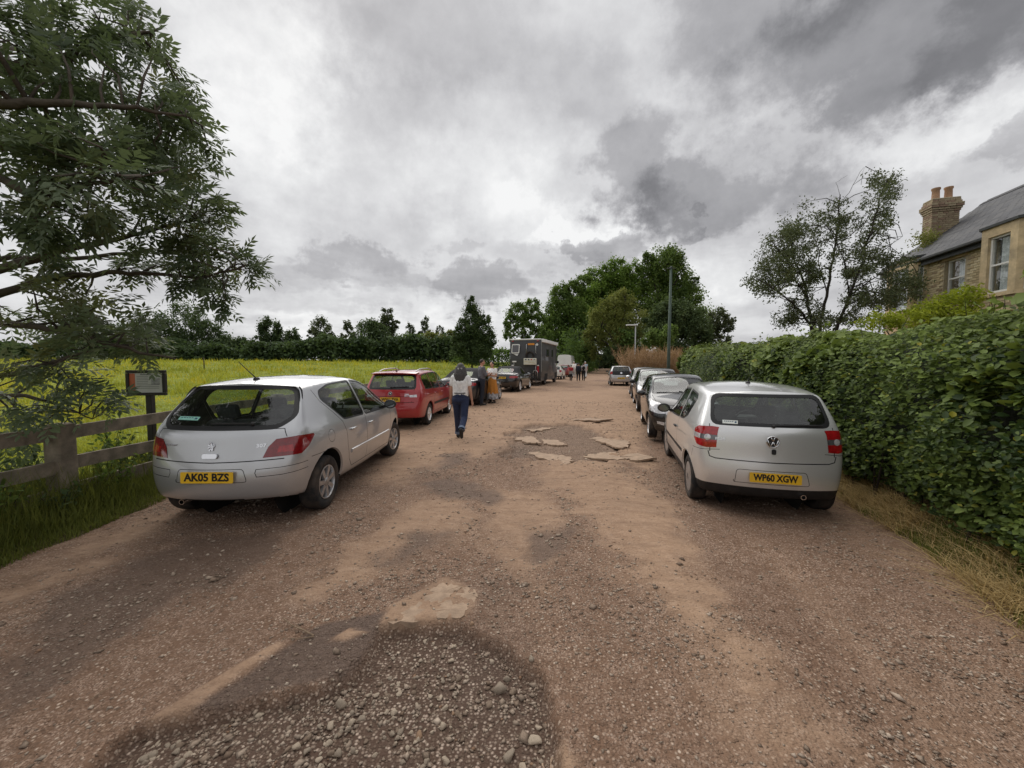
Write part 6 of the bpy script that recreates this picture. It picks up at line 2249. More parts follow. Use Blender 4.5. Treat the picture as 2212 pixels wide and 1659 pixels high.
    # legs
    if skirt:
        V_, F_ = [], []; n = 40; prof = skirt
        for (z, r) in prof:
            for i in range(n):
                a = 2 * math.pi * i / n; rr_ = r * k * (1 + .10 * math.sin(i * 1.25) * (1.05 - z) * 1.4)
                V_.append(T(rr_ * math.cos(a), rr_ * .85 * math.sin(a), z))
        for j in range(len(prof) - 1):
            for i in range(n): F_.append((j * n + i, (j + 1) * n + i, (j + 1) * n + (i + 1) % n, j * n + (i + 1) % n))
        MB().add(V_, F_).build('skirt', CLOTH[legs], root, True)
        V_, F_ = [], []
        for (z, r) in ((.42, prof[-1][1] * .93), (.15, prof[-1][1] * 1.02)):
            for i in range(n):
                a = 2 * math.pi * i / n; rr_ = r * k * (1 + .07 * math.sin(i * 1.6)); V_.append(T(rr_ * math.cos(a), rr_ * .85 * math.sin(a), z + (.02 * math.sin(i * .8) if z < .3 else 0)))
        for i in range(n): F_.append((i, n + i, n + (i + 1) % n, (i + 1) % n))
        MB().add(V_, F_).build('underskirt', PRINT, root, True)
    else:
        tr = MB()
        capsule(tr, T(-.05, -.012, .97), T(.05, -.012, .97), .118 * k, .118 * k); capsule(tr, T(-.06, -.015, .90), T(.06, -.015, .90), .118 * k, .118 * k)
        for s in (-1, 1):
            hp, kp, an, b = J[s]
            capsule(tr, hp, kp, .104 * k, .076 * k); capsule(tr, kp, kp.lerp(an, .90), .076 * k, .064 * k)
        solid('trousers', tr, CLOTH[legs], root, voxel, 2)
        if cuffs:
            for s in (-1, 1):
                hp, kp, an, b = J[s]
                c0, c1 = kp.lerp(an, .82), kp.lerp(an, .98)
                MB().tube([c0, c1], [.074 * k, .078 * k], 16, cap=False).build('trouser_cuff', CLOTH['cuff'], root, True)
                MB().tube([c1, an + Vector((0, 0, -.01))], [.045 * k, .042 * k], 12, cap=False).build('sock', CLOTH['pale'], root, True)
        MB().tube([T(-.0, -.012, 1.035), T(0, -.012, 1.055)], [.155 * k, .152 * k], 20, cap=False).build('belt', CLOTH['black'], root, True).scale = (1, 1, 1)
    # hair
    hm = MB()
    if hairstyle == 'long':
        hm.ball(hc + Rh @ Vector((0, -.016, .022)) * k, (.092 * k, .100 * k, .115 * k), 16, 12, Rh)
        for i in range(22):
            a = math.pi + (i / 21 - .5) * 3.5; r0 = .083 * k
            st_ = hc + Rh @ Vector((math.sin(a - math.pi) * .088, -.02 - .075 * math.cos(a - math.pi), .03)) * k
            L_ = rng.uniform(.22, .31) * k; sp = 1.25 + .2 * rng.random()
            mid = hc + (st_ - hc) * sp + Vector((0, 0, -.15 * k)); mid.z = st_.z - .16 * k
            en = hc + (st_ - hc) * (sp + .12); en.z = st_.z - L_ - .06 * k
            capsule(hm, st_, mid, .026 * k, .030 * k, 8); capsule(hm, mid, en, .030 * k, .013 * k, 8)
        for v in range(0): pass
        ho = solid('hair', hm, HAIR[hair], root, voxel * .8, 1)
        hs = MB()
        for i in range(64):
            a = (rng.random() - .5) * 3.3
            s0 = hc + Rh @ Vector((math.sin(a) * .05, -.07 * math.cos(a), .115)) * k; s1 = hc + Rh @ Vector((math.sin(a) * .108, -.02 - .098 * math.cos(a), .02)) * k; s2 = hc + Rh @ Vector((math.sin(a) * .128, -.03 - .11 * math.cos(a), -.12)) * k; s3 = s2 + Vector((rng.normal(0, .014), rng.normal(0, .01), -rng.uniform(-.04, .12) * k))
            hs.tube([s0, s1, s2, s3], [.003, .0055, .0045, .0012], 5)
        hs.build('hair_strands', HAIR['white'], ho, True)
    elif hairstyle == 'bun':
        hm.ball(hc + Rh @ Vector((0, -.022, .028)) * k, (.082 * k, .090 * k, .100 * k), 16, 12, Rh); hm.ball(hc + Rh @ Vector((0, -.10, .06)) * k, .042 * k, 12, 10)
        solid('hair', hm, HAIR[hair], root, voxel, 1)
    elif hairstyle == 'cap':
        hm.ball(hc + Rh @ Vector((0, -.01, .03)) * k, (.080 * k, .098 * k, .092 * k), 16, 12, Rh)
        solid('hair', hm, HAIR[hair], root, voxel, 1)
    else:
        hm.ball(hc + Rh @ Vector((0, -.018, .030)) * k, (.079 * k, .092 * k, .094 * k), 16, 12, Rh)
        solid('hair', hm, HAIR[hair], root, voxel, 1)
    if extra: extra(root, T, k, A, J)
    return root


person('woman with long grey hair in a white T-shirt and rolled jeans walking up the track', (-1.13, 8.45, 0), 3, 1.66, dict(tl=.26, kl=.06, tr=-.26, kr=.80, al=.12, ar=-.10, el=.18, er=.30, out=.20), 'white', 'denim', hair='greydark', hairstyle='long', cuffs=True, female=True, voxel=.011)
person('man in a grey jumper and dark trousers standing with folded arms by the grey convertible', (-1.20, 15.2, 0), 62, 1.80, dict(folded=True, tl=.06, kl=.04, tr=-.05, kr=.05), 'jumper', 'navy', hair='dark', sleeve='long', voxel=.015, head_turn=R(10))
person('woman in a white top and long orange skirt standing with folded arms', (-.83, 16.15, 0), 205, 1.70, dict(folded=True, tl=.02, tr=-.02), 'white', 'orange', hair='dark', hairstyle='bun', skirt=[(1.06, .14), (.98, .165), (.85, .19), (.6, .225), (.38, .25)], female=True, voxel=.015, head_turn=R(12))


def backpack(c):
    def fn(root, T, k, A, J):
        mb = MB(); mb.ball(T(0, -.17, 1.22), (.15 * k, .09 * k, .20 * k), 14, 10); o = solid('backpack', mb, CLOTH[c], root, .02, 1)
        for s in (-1, 1): MB().tube([T(s * .09, -.12, 1.36), T(s * .10, .03, 1.46), T(s * .11, .13, 1.30)], .018, 6).build('strap', CLOTH[c], o)
    return fn


def waist_wrap(c):
    def fn(root, T, k, A, J):
        MB().tube([T(0, -.02, 1.06), T(0, -.02, .92), T(0, -.03, .72)], [.15 * k, .17 * k, .18 * k], 18, cap=False).build('tied_jacket', CLOTH[c], root, True)
    return fn


GRP = 'walkers far up the track'
W1 = dict(tl=.25, kl=.05, tr=-.22, kr=.35, al=-.25, ar=.25)
W2 = dict(tl=-.22, kl=.35, tr=.25, kr=.05, al=.25, ar=-.25)
person('far walker in a red top with a pale jacket tied round the waist', (5.50, 35.9, 0), 14, 1.50, W1, 'red', 'black', hair='black', sleeve='short', voxel=.02, extra=waist_wrap('greyt'), group=GRP)
person('far walker in dark navy clothes beside the one in red', (6.16, 35.7, 0), 14, 1.68, W2, 'navy', 'black', hair='black', sleeve='long', voxel=.02, group=GRP)
person('far walker with a dark backpack and bare calves', (6.75, 36.3, 0), 14, 1.66, W1, 'pale', 'black', hair='dark', sleeve='short', voxel=.02, extra=backpack('black'), group=GRP)
person('tall far walker in a white shirt and cap ahead of the group', (7.0, 43.6, 0), 14, 1.86, W2, 'white', 'pale', hair='white', hairstyle='cap', sleeve='long', voxel=.022, group=GRP)
person('far walker in pale blue shirt and light trousers', (8.05, 42.4, 0), 14, 1.84, W1, 'sky', 'pale', hair='white', hairstyle='cap', sleeve='short', voxel=.022, group=GRP)
person('distant dark-clothed walker under the trees at the end of the track', (19.6, 92.5, 0.1), 10, 1.85, W1, 'black', 'black', hair='black', sleeve='long', voxel=.03, group=GRP)
person('distant dark-clothed walker carrying a bag under the trees', (21.1, 92.8, 0.1), 10, 1.80, W2, 'black', 'black', hair='black', sleeve='long', voxel=.03, group=GRP)
t_ = MB(); t_.ball((21.62, 92.6, .75), (.16, .10, .22), 10, 8); t_.tube([(21.62, 92.6, .93), (21.45, 92.65, 1.0)], .015, 5)
tag(t_.build('bag', CLOTH['black'], None, True), 'dark bag held by the distant walker under the trees', 'bag')

# ================================================================ HOUSE
HOUSE_RZ = math.atan2(-.967, -.256)
house = thing('brick_house', 'two-storey yellow brick house with slate roof and stone bay windows behind the hedge', 'house', (14.3, 13.6, 0), HOUSE_RZ)
MORTAR = mat('mortar', (.40, .34, .23), .95, var=.2, vscale=20, bump=.4)
STONE = mat('bath_stone', (.56, .44, .265), .85, var=.22, vscale=5, bump=.3, bscale=40, dirt=((.16, .14, .11), .7, 2.2))
STONE2 = mat('pale_stone', (.62, .44, .27), .85, var=.15, vscale=5, bump=.3, bscale=40, dirt=((.22, .17, .12), .4, 3.0))
SASH = mat('white_sash', (.76, .76, .73), .45, var=.06, vscale=10)
PANE = glass_mat('house_pane', (.93, .95, .95))
CURTAIN = mat('net_curtain', (.80, .82, .82), .9, var=.08, vscale=3)
ROOMM = mat('dark_room', (.05, .048, .045), .95, var=.2)
BRICKS = [mat('brick_%s' % n, c, .9, var=.25, vscale=14, bump=.4, bscale=60, dirt=((.12, .10, .07), .5, 4)) for n, c in (('buff', (.55, .455, .275)), ('straw', (.63, .54, .35)), ('tan', (.46, .37, .22)), ('brown', (.34, .26, .165)))]
LEADM = mat('dark_fascia', (.035, .04, .04), .6, var=.2, vscale=9)

wall = MB()
# main wall with an opening for the middle window (four pieces butted end to end), mortar face a little behind the bricks
wt0, wt1, wz0, wz1 = .90, 1.68, 3.76, 4.98
for (a, b, z0, z1) in ((-1.75, wt0, 0, 5.22), (wt1, 7.5, 0, 5.22), (wt0, wt1, 0, wz0), (wt0, wt1, wz1, 5.22)):
    wall.box(((a + b) / 2, .15, (z0 + z1) / 2), (b - a, .28, z1 - z0))
wall.box((-1.61, 3.0, 2.61), (.28, 5.42, 5.22))
wall.add([(-1.75, .01, 5.22), (-1.75, 5.7, 5.22), (-1.75, 2.85, 7.50), (-1.50, .01, 5.22), (-1.50, 5.7, 5.22), (-1.50, 2.85, 7.50)], [(0, 2, 1), (3, 4, 5), (0, 1, 4, 3), (1, 2, 5, 4), (2, 0, 3, 5)])
hw_ = wall.build('wall', MORTAR, house)
brick_me = []
for k in range(4):
    me_ = MB().box((0, 0, 0), (.215, .03, .065)).build('brick', BRICKS[k], None, False, bevel=.005)
    brick_me.append(me_.data); bpy.data.objects.remove(me_)
half_me = []
for k in range(4):
    me_ = MB().box((0, 0, 0), (.10, .03, .065)).build('brick', BRICKS[k], None, False, bevel=.005)
    half_me.append(me_.data); bpy.data.objects.remove(me_)
spots = []
CH, BL = .075, .225
for r_ in range(int(5.15 / CH)):
    z = .04 + r_ * CH
    if z < 2.45: continue
    t = .08 + (BL / 2 if r_ % 2 else 0)
    while t < 7.3:
        if not (wt0 - .09 < t < wt1 + .09 and wz0 - .04 < z < wz1 + .14) and not (2.35 < t < 4.6 and z > 2.4):
            spots.append((t, z))
        t += BL
spots.sort(key=lambda p: abs(p[0] - 1.3) + .4 * abs(p[1] - 4.2))
rest = [MB() for _ in range(4)]
for i, (t, z) in enumerate(spots):
    k = int(rng.choice(4, p=[.42, .33, .18, .07])); dy = rng.normal(0, .002)
    if i < 290 and t < 2.4:
        o = bpy.data.objects.new('brick', brick_me[k]); COL.objects.link(o); o.parent = hw_
        o.location = (t, .004 + dy, z + rng.normal(0, .0015)); o.rotation_euler = (0, rng.normal(0, .004), 0)
    else:
        rest[k].box((t, .004 + dy, z), (.215, .03, .065))
for k in range(4):
    if rest[k].v: tag(rest[k].build('brickwork', BRICKS[k], hw_), kind='stuff')
MB().box(((.86 + 1.78) / 2, .0, 5.04), (.92, .10, .13)).build('lintel', STONE, house, False, bevel=.008)
MB().box(((.86 + 1.72) / 2, -.02, 3.73), (.92, .16, .06)).build('sill', STONE, house, False, bevel=.008)


def sash_window(t0, t1, z0, z1, y, curtain=(0.25, 1.0), depth=.10, parent=house):
    w = empty('window', ((t0 + t1) / 2, y, (z0 + z1) / 2), 0, parent)
    W, Hh = t1 - t0, z1 - z0
    f = .05
    for c, s in (((0, 0, Hh / 2 - f / 2), (W, .08, f)), ((0, 0, -Hh / 2 + f / 2), (W, .10, f * 1.3)), ((-W / 2 + f / 2, 0, 0), (f, .078, Hh - 2.3 * f)), ((W / 2 - f / 2, 0, 0), (f, .078, Hh - 2.3 * f))):
        MB().box(c, s).build('frame', SASH, w, False, bevel=.004)
    MB().box((0, -.008, 0), (W - 2 * f, .05, .045)).build('meeting_rail', SASH, w, False, bevel=.004)
    for zc in (Hh / 4, -Hh / 4):
        MB().box((0, .012, zc), (W - 2 * f, .004, Hh / 2 - .07)).build('pane', PANE, w)
    a, b = curtain
    V_, F_ = [], []; n = 22
    for k in range(n + 1):
        x = -W / 2 + W * (a + (b - a) * k / n); yy = .10 + .018 * math.sin(k * 2.1)
        V_ += [(x, yy, -Hh / 2), (x, yy, Hh / 2)]
    for k in range(n): F_.append((2 * k, 2 * k + 2, 2 * k + 3, 2 * k + 1))
    MB().add(V_, F_).build('curtain', CURTAIN, w, True)
    MB().box((0, .55, 0), (W + .3, .02, Hh + .2)).build('room_back', ROOMM, w)


sash_window(wt0 + .02, wt1 - .02, wz0 + .02, wz1 - .01, .14, (.30, 1.0))


def bay(t0, t1, off, z0, z1, name, wins, side=.45):
    """projecting stone bay: piers, head, sill bands, windows"""
    b = empty(name, (0, 0, 0), 0, house)
    # head with lead roof edge
    P = [(t0 - side, 0), (t0, -off), (t1, -off), (t1 + side, 0)]
    def slab(z, h, grow_, m, nm):
        Q = [(P[0][0] - grow_, .0), (P[1][0] - grow_ * .6, P[1][1] - grow_), (P[2][0] + grow_ * .6, P[2][1] - grow_), (P[3][0] + grow_, .0)]
        MB().add([(x, y, z) for x, y in Q] + [(x, y, z + h) for x, y in Q], [(3, 2, 1, 0), (4, 5, 6, 7)] + [(i, (i + 1) % 4, (i + 1) % 4 + 4, i + 4) for i in range(4)]).build(nm, m, b, False)
    slab(z1, .07, .05, LEADM, 'bay_roof_edge')
    slab(z1 - .25, .249, 0, STONE, 'head')
    slab(z0 - .10, .10, .05, STONE, 'sill_band')
    slab(z0 - .46, .358, -.02, MORTAR, 'apron')
    slab(z0 - .52, .06, .04, STONE, 'string_course')
    slab(.0, z0 - .521, 0, STONE2, 'lower_bay')
    segs = [(P[0], P[1]), (P[1], P[2]), (P[2], P[3])]
    for i, (p, q) in enumerate(segs):
        p, q = Vector(p), Vector(q); d = (q - p); L = d.length; d.normalize(); ang = math.atan2(d.y, d.x)
        pw = .20 if i == 1 else .13
        for c in (p + d * pw / 2, q - d * pw / 2):
            M = Matrix.Rotation(ang, 3, 'Z'); inn = M @ Vector((0, .09, 0))
            MB().box((c.x + inn.x, c.y + inn.y, (z0 + z1 - .25) / 2), (pw, .18, z1 - .25 - z0 - .001), rot=M).build('pier', STONE, b)
        w = empty('bay_window', (0, 0, 0), 0, b)
        mid = (p + q) / 2
        w.location = (mid.x, mid.y, 0); w.rotation_euler = (0, 0, ang)
        W = L - 2 * pw; Hh = z1 - .25 - z0; zc = z0 + Hh / 2
        f = .05
        fr = MB()
        for c, s in (((0, .10, zc + Hh / 2 - f / 2), (W, .07, f)), ((0, .10, zc - Hh / 2 + f * .7), (W, .09, f * 1.4)), ((-W / 2 + f / 2, .10, zc), (f, .068, Hh - 2.4 * f)), ((W / 2 - f / 2, .10, zc), (f, .068, Hh - 2.4 * f)), ((0, .092, zc), (W - 2 * f, .05, .045))): fr.box(c, s)
        fr.build('frame', SASH, w)
        MB().box((0, .115, zc + Hh / 4), (W - 2 * f, .004, Hh / 2 - .08)).build('pane', PANE, w)
        MB().box((0, .115, zc - Hh / 4), (W - 2 * f, .004, Hh / 2 - .08)).build('pane', PANE, w)
        V_, F_ = [], []
        for k in range(19):
            x = -W / 2 + W * (.28 + .72 * k / 18); yy = .18 + .014 * math.sin(k * 2.3)
            V_ += [(x, yy, z0), (x, yy, z1 - .3)]
        for k in range(18): F_.append((2 * k, 2 * k + 2, 2 * k + 3, 2 * k + 1))
        MB().add(V_, F_).build('curtain', CURTAIN, w, True)
        MB().box((0, .34, zc), (W, .02, Hh)).build('room_back', ROOMM, w)
        # bricks of the apron
    p, q = P[1], P[2]
    for r_ in range(4):
        z = z0 - .425 + r_ * CH; x = p[0] + .12 + (BL / 2 if r_ % 2 else 0)
        while x < q[0] - .08:
            o = bpy.data.objects.new('brick', brick_me[int(rng.choice(4, p=[.42, .33, .18, .07]))]); COL.objects.link(o); o.parent = b
            o.location = (x, -off + .014, z); x += BL
    return b


bay(2.90, 3.92, .50, 3.55, 5.33, 'bay', 3)
bay(-1.30, 0.02, .30, 3.55, 5.33, 'bay', 3, .28)

# ---- slate roof
roof = empty('roof', (0, 0, 0), 0, house)
ez, rz_, D0, D1 = 5.26, 7.60, -.22, 2.90
sl = math.atan2(rz_ - ez, D1 - D0); slen = math.hypot(rz_ - ez, D1 - D0)
t_a, t_b = -1.95, 7.6
MB().add([(t_a, D0, ez - .02), (t_b, D0, ez - .02), (t_b, D1, rz_ - .02), (t_a, D1, rz_ - .02), (t_b, 2 * D1 - D0, ez - .02), (t_a, 2 * D1 - D0, ez - .02)], [(0, 1, 2, 3), (3, 2, 4, 5)]).build('roof_deck', mat('roof_felt', (.03, .03, .032), .9, var=.2), roof)
SLATES = [mat('slate_%s' % n, c, .62, var=.25, vscale=8, bump=.2, bscale=40, dirt=((.10, .095, .07), .35, 3)) for n, c in (('blue', (.060, .062, .070)), ('grey', (.078, .078, .082)), ('dark', (.045, .046, .052)))]
SW, SG = .28, .175
sl_me = []
for k in range(3):
    o_ = MB().box((0, 0, 0), (SW - .010, .34, .026)).build('slate', SLATES[k], None, False); sl_me.append(o_.data); bpy.data.objects.remove(o_)
items = []
rows = int(slen / SG)
M_ = Matrix.Rotation(sl + R(5), 3, 'X')
for r_ in range(rows + 1):
    q = r_ * SG
    x = t_a + .13 + (SW / 2 if r_ % 2 else 0)
    while x < t_b - .1:
        items.append((x, D0 + (q + .10) * math.cos(sl), ez + (q + .10) * math.sin(sl) + .012)); x += SW
def seen(it):
    return abs(it[0] - 1.2)
items.sort(key=seen)
srest = [MB() for _ in range(3)]
for i, (x, y, z) in enumerate(items):
    if 2.35 < x < 4.5 and y < .0: pass
    k = int(rng.choice(3, p=[.4, .4, .2]))
    if i < 290:
        o = bpy.data.objects.new('slate', sl_me[k]); COL.objects.link(o); o.parent = roof
        o.location = (x, y, z); o.rotation_euler = (sl + R(5) + rng.normal(0, .006), 0, rng.normal(0, .006))
    else:
        srest[k].box((x, y, z), (SW - .010, .34, .026), rot=M_)
for k in range(3): tag(srest[k].build('slates', SLATES[k], roof), kind='stuff')
RID = mat('ridge_tile', (.07, .07, .075), .75, var=.25, vscale=4)
x = t_a
while x < t_b:
    MB().add([(x, D1 - .13, rz_ - .03), (x, D1, rz_ + .07), (x, D1 + .13, rz_ - .03), (x + .44, D1 - .13, rz_ - .03), (x + .44, D1, rz_ + .07), (x + .44, D1 + .13, rz_ - .03)], [(0, 3, 4, 1), (1, 4, 5, 2), (0, 1, 2), (5, 4, 3)]).build('ridge_tile', RID, roof); x += .45
MB().box(((t_a + t_b) / 2, D0 - .03, ez - .055), (t_b - t_a, .11, .10)).build('gutter', LEADM, roof, False, bevel=.02)
MB().box(((t_a + t_b) / 2, D0 + .07, ez - .16), (t_b - t_a, .03, .16)).build('fascia', LEADM, roof)
sk = MB(); c_ = (4.05, D0 + 1.55 * math.cos(sl), ez + 1.55 * math.sin(sl) + .06)
sk.box(c_, (.80, 1.0, .10), rot=Matrix.Rotation(sl, 3, 'X')); skl = sk.build('skylight', LEADM, roof, False, bevel=.01)
MB().box((c_[0], c_[1] - .045, c_[2] + .055), (.64, .84, .012), rot=Matrix.Rotation(sl, 3, 'X')).build('pane', mat('skylight_pane', (.12, .13, .14), .08, coat=1, var=.1), skl)

# ---- chimney of brick courses with two pots
ch = empty('chimney', (0, 0, 0), 0, roof)
RB = [mat('chimney_brick_%s' % n, c, .9, var=.3, vscale=12, bump=.4, dirt=((.07, .065, .05), .5, 4)) for n, c in (('tan', (.38, .305, .20)), ('brown', (.30, .225, .15)), ('red', (.28, .185, .13)))]
cx, cy, cw, cd = -1.55, 1.40, .46, .82
MB().box((cx, cy, 6.7), (cw - .03, cd - .03, 1.9)).build('core', MORTAR, ch)
cb_me = []
for k in range(3):
    o_ = MB().box((0, 0, 0), (.215, .10, .065)).build('brick', RB[k], None, False, bevel=.004); cb_me.append(o_.data); bpy.data.objects.remove(o_)


def course(z, w, d, r_):
    for (axis, L, fix) in (('t', w, -d / 2), ('t', w, d / 2), ('y', d, -w / 2), ('y', d, w / 2)):
        n = max(1, round(L / .225)) + (r_ % 2); st = L / n
        for k in range(n):
            p = -L / 2 + st * (k + .5)
            o = bpy.data.objects.new('brick', cb_me[int(rng.choice(3, p=[.45, .35, .2]))]); COL.objects.link(o); o.parent = ch
            sh_ = (.05 if fix < 0 else -.05)
            o.location = (cx + (p if axis == 't' else fix + sh_), cy + (fix + sh_ if axis == 't' else p), z)
            o.rotation_euler = (0, 0, 0 if axis == 't' else math.pi / 2); o.scale = (st / .225 * (1 if r_ % 2 else .995), 1, 1)


z = 6.10; r_ = 0
while z < 7.30:
    course(z, cw, cd, r_); z += CH; r_ += 1
for k, gx in enumerate((.05, .10, .16, .16, .08, .03)):
    course(z, cw + gx, cd + gx, k); z += CH
MB().box((cx, cy, z - .01), (cw + .02, cd + .02, .05)).build('flaunching', MORTAR, ch, False, bevel=.01)
POT = mat('terracotta', (.42, .25, .15), .8, var=.2, vscale=6, dirt=((.10, .08, .07), .5, 5))
for dy in (-.19, .19):
    MB().lathe([(.0, -.02), (.12, -.02), (.112, .10), (.105, .34), (.128, .37), (.128, .43), (.09, .43), (.09, .2), (0, .2)], (cx, cy + dy, z + .02), 'Z', 18).build('chimney_pot', POT, ch, True, angle=R(40))

# ================================================================ VEGETATION
def leaf_arrays(C, L, W, nrm_bias, col, droop=0.0, dirs=None, dir_w=0.0, six=False, fold=.18, jitter=1.0):
    """leaves as folded blades: C centres (n,3), L lengths, W widths; nrm_bias (3,) or (n,3) preferred normal"""
    n = len(C)
    nr = rng.normal(0, jitter, (n, 3)) + np.asarray(nrm_bias)
    nr /= np.linalg.norm(nr, axis=1, keepdims=True) + 1e-9
    t = rng.normal(0, 1, (n, 3))
    if dirs is not None: t = t * (1 - dir_w) + dirs * dir_w * 2
    t[:, 2] -= droop
    t -= nr * np.sum(t * nr, 1, keepdims=True)
    t /= np.linalg.norm(t, axis=1, keepdims=True) + 1e-9
    b = np.cross(nr, t)
    L = L[:, None]; W = W[:, None]
    if not six:
        V = np.stack([C - t * L * .5, C + b * W * .5 + nr * W * fold, C + t * L * .5, C - b * W * .5 + nr * W * fold], 1)
        F = np.arange(n * 4).reshape(n, 4)
        return V.reshape(-1, 3), F, np.repeat(col, 4, 0)
    V = np.stack([C - t * L * .5, C + t * L * .5, C - t * L * .22 + b * W * .46 + nr * W * fold, C + t * L * .18 + b * W * .40 + nr * W * fold, C - t * L * .22 - b * W * .46 + nr * W * fold, C + t * L * .18 - b * W * .40 + nr * W * fold], 1)
    base = (np.arange(n) * 6)[:, None]
    F = np.concatenate([base + np.array([[0, 1, 3, 2]]), base + np.array([[0, 4, 5, 1]])], 0)
    return V.reshape(-1, 3), F, np.repeat(col, 6, 0)


def leaf_object(name, arrs, material, parent, label=None):
    Vs, Fs, Cs = [], [], []; b = 0
    for V, F, c in arrs:
        Vs.append(V); Fs.append(F + b); Cs.append(c); b += len(V)
    me = np_mesh(name, np.concatenate(Vs), np.concatenate(Fs), np.concatenate(Cs))
    o = link_mesh(name, me, material, parent)
    return tag(o, kind='stuff')


def branch(mb, a, b, r0, r1, sag=0.0, wob=.08, n=6, sides=6):
    """a slightly crooked tapering limb"""
    a, b = Vector(a), Vector(b); d = b - a; Ln = d.length
    pts = []
    for k in range(n + 1):
        q = k / n
        j = Vector((rng.normal(), rng.normal(), rng.normal())) * wob * Ln * math.sin(math.pi * q) * .5 if 0 < k < n else Vector()
        pts.append(a + d * q + j + Vector((0, 0, sag * Ln * math.sin(math.pi * q))))
    mb.tube(pts, [r0 + (r1 - r0) * k / n for k in range(n + 1)], sides)
    return pts


BARK = mat('bark', (.075, .06, .045), .95, var=.4, vscale=9, bump=.8, bscale=40)
BARK_D = mat('bark_dark', (.035, .028, .022), .95, var=.4, vscale=9, bump=.6)
LM = {
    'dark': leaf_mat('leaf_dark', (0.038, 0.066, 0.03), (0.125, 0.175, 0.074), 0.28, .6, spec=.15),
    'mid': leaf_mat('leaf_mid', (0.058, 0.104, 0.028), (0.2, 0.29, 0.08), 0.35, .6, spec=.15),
    'olive': leaf_mat('leaf_olive', (0.11, 0.132, 0.036), (0.29, 0.32, 0.1), 0.35, .6, spec=.15),
    'bright': leaf_mat('leaf_bright', (0.075, 0.14, 0.028), (0.25, 0.37, 0.085), 0.38, .6, spec=.15),
    'grey': leaf_mat('leaf_grey', (0.05, 0.07, 0.036), (0.16, 0.19, 0.098), .25, .6, spec=.15),
    'ash': leaf_mat('leaf_ash', (.044, .072, .040), (.165, .210, .115), .40, .45, spec=.35),
    'hedge': leaf_mat('leaf_hedge', (.020, .042, .010), (.200, .270, .060), .25, .55, spec=.22),
    'yellow': leaf_mat('leaf_yellow', (0.12, 0.17, 0.018), (0.38, 0.44, 0.045), 0.38, .6, spec=.15),
}


def ellip_points(n, c, r, shell=.45):
    """points through an ellipsoid, denser to the outside"""
    d = rng.normal(0, 1, (n, 3)); d /= np.linalg.norm(d, axis=1, keepdims=True)
    q = rng.random(n) ** (1 / 3.0); q = shell + (1 - shell) * q
    return np.asarray(c) + d * q[:, None] * np.asarray(r)


def tree(name, label, Y, blobs, mat_key, n_leaf=5000, leaf=.30, sub=26, subr=.30, base=None, trunk_r=.25, group=None, depth=.75, ground=None, gap=.0, aspect=.6, bark=None, cat='tree', tone=0.0, show_limbs=True):
    """blobs: (px, py, r_px) of the crown's main masses, at distance Y; each gets real depth"""
    s = Y / 832.0; leaf = leaf * 1.3
    cs = []
    for (px, py, r) in blobs:
        rx, rz = (r, r) if not isinstance(r, tuple) else r
        dy = rng.uniform(-.35, .35) * rx * s
        c = at(px, py, Y + dy)
        cs.append((np.array(c), np.array([rx * s, rx * s * depth, rz * s])))
    bx, by = (at(base, 784, Y)[:2] if base is not None else (np.mean([c[0][0] for c in cs]), Y))
    gz = float(ground_z(np.array([bx]), np.array([by]))[0]) if ground is None else ground
    root = thing(name, label, cat, (bx, by, gz), 0, group)
    off = np.array([bx, by, gz])
    vol = np.array([c[1][0] * c[1][2] for c in cs]); vol = vol / vol.sum()
    arrs = []; tips = []
    for (c, r), v in zip(cs, vol):
        m = max(6, int(sub * len(cs) * v))
        ce = ellip_points(m, c, r * .86, .35)
        for e in ce:
            k = max(4, int(2.35 * n_leaf * v / m * rng.uniform(.6, 1.4)))
            sr = subr * r * rng.uniform(.7, 1.3)
            P = e + rng.normal(0, .55, (k, 3)) * sr
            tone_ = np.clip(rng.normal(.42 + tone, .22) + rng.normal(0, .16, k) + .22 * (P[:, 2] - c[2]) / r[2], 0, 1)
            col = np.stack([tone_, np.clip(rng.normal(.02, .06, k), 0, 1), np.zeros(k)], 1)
            out_ = (e - c) / (np.linalg.norm(e - c) + 1e-6)
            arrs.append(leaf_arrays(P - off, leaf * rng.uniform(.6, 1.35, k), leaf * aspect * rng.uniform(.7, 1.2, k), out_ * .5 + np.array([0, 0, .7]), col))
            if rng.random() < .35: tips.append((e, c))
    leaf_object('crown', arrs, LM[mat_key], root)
    mb = MB()
    lowz = min(c[0][2] - c[1][2] for c in cs)
    cxm = np.mean([c[0] for c in cs], 0)
    fork = Vector((bx * .6 + cxm[0] * .4, by, max(gz + .4, gz + (cxm[2] - gz) * .42)))
    branch(mb, (0, 0, -.2), fork - Vector(off), trunk_r, trunk_r * .7, 0, .03)
    if show_limbs:
        for (c, r) in cs:
            branch(mb, fork - Vector(off), Vector(c) - Vector(off), trunk_r * .55, trunk_r * .22, 0, .12)
        for e, c in tips[:60]:
            branch(mb, Vector(c) - Vector(off), Vector(e) - Vector(off), trunk_r * .2, trunk_r * .05, .05, .15, 4, 4)
    mb.build('trunk', bark or BARK_D, root, True)
    return root


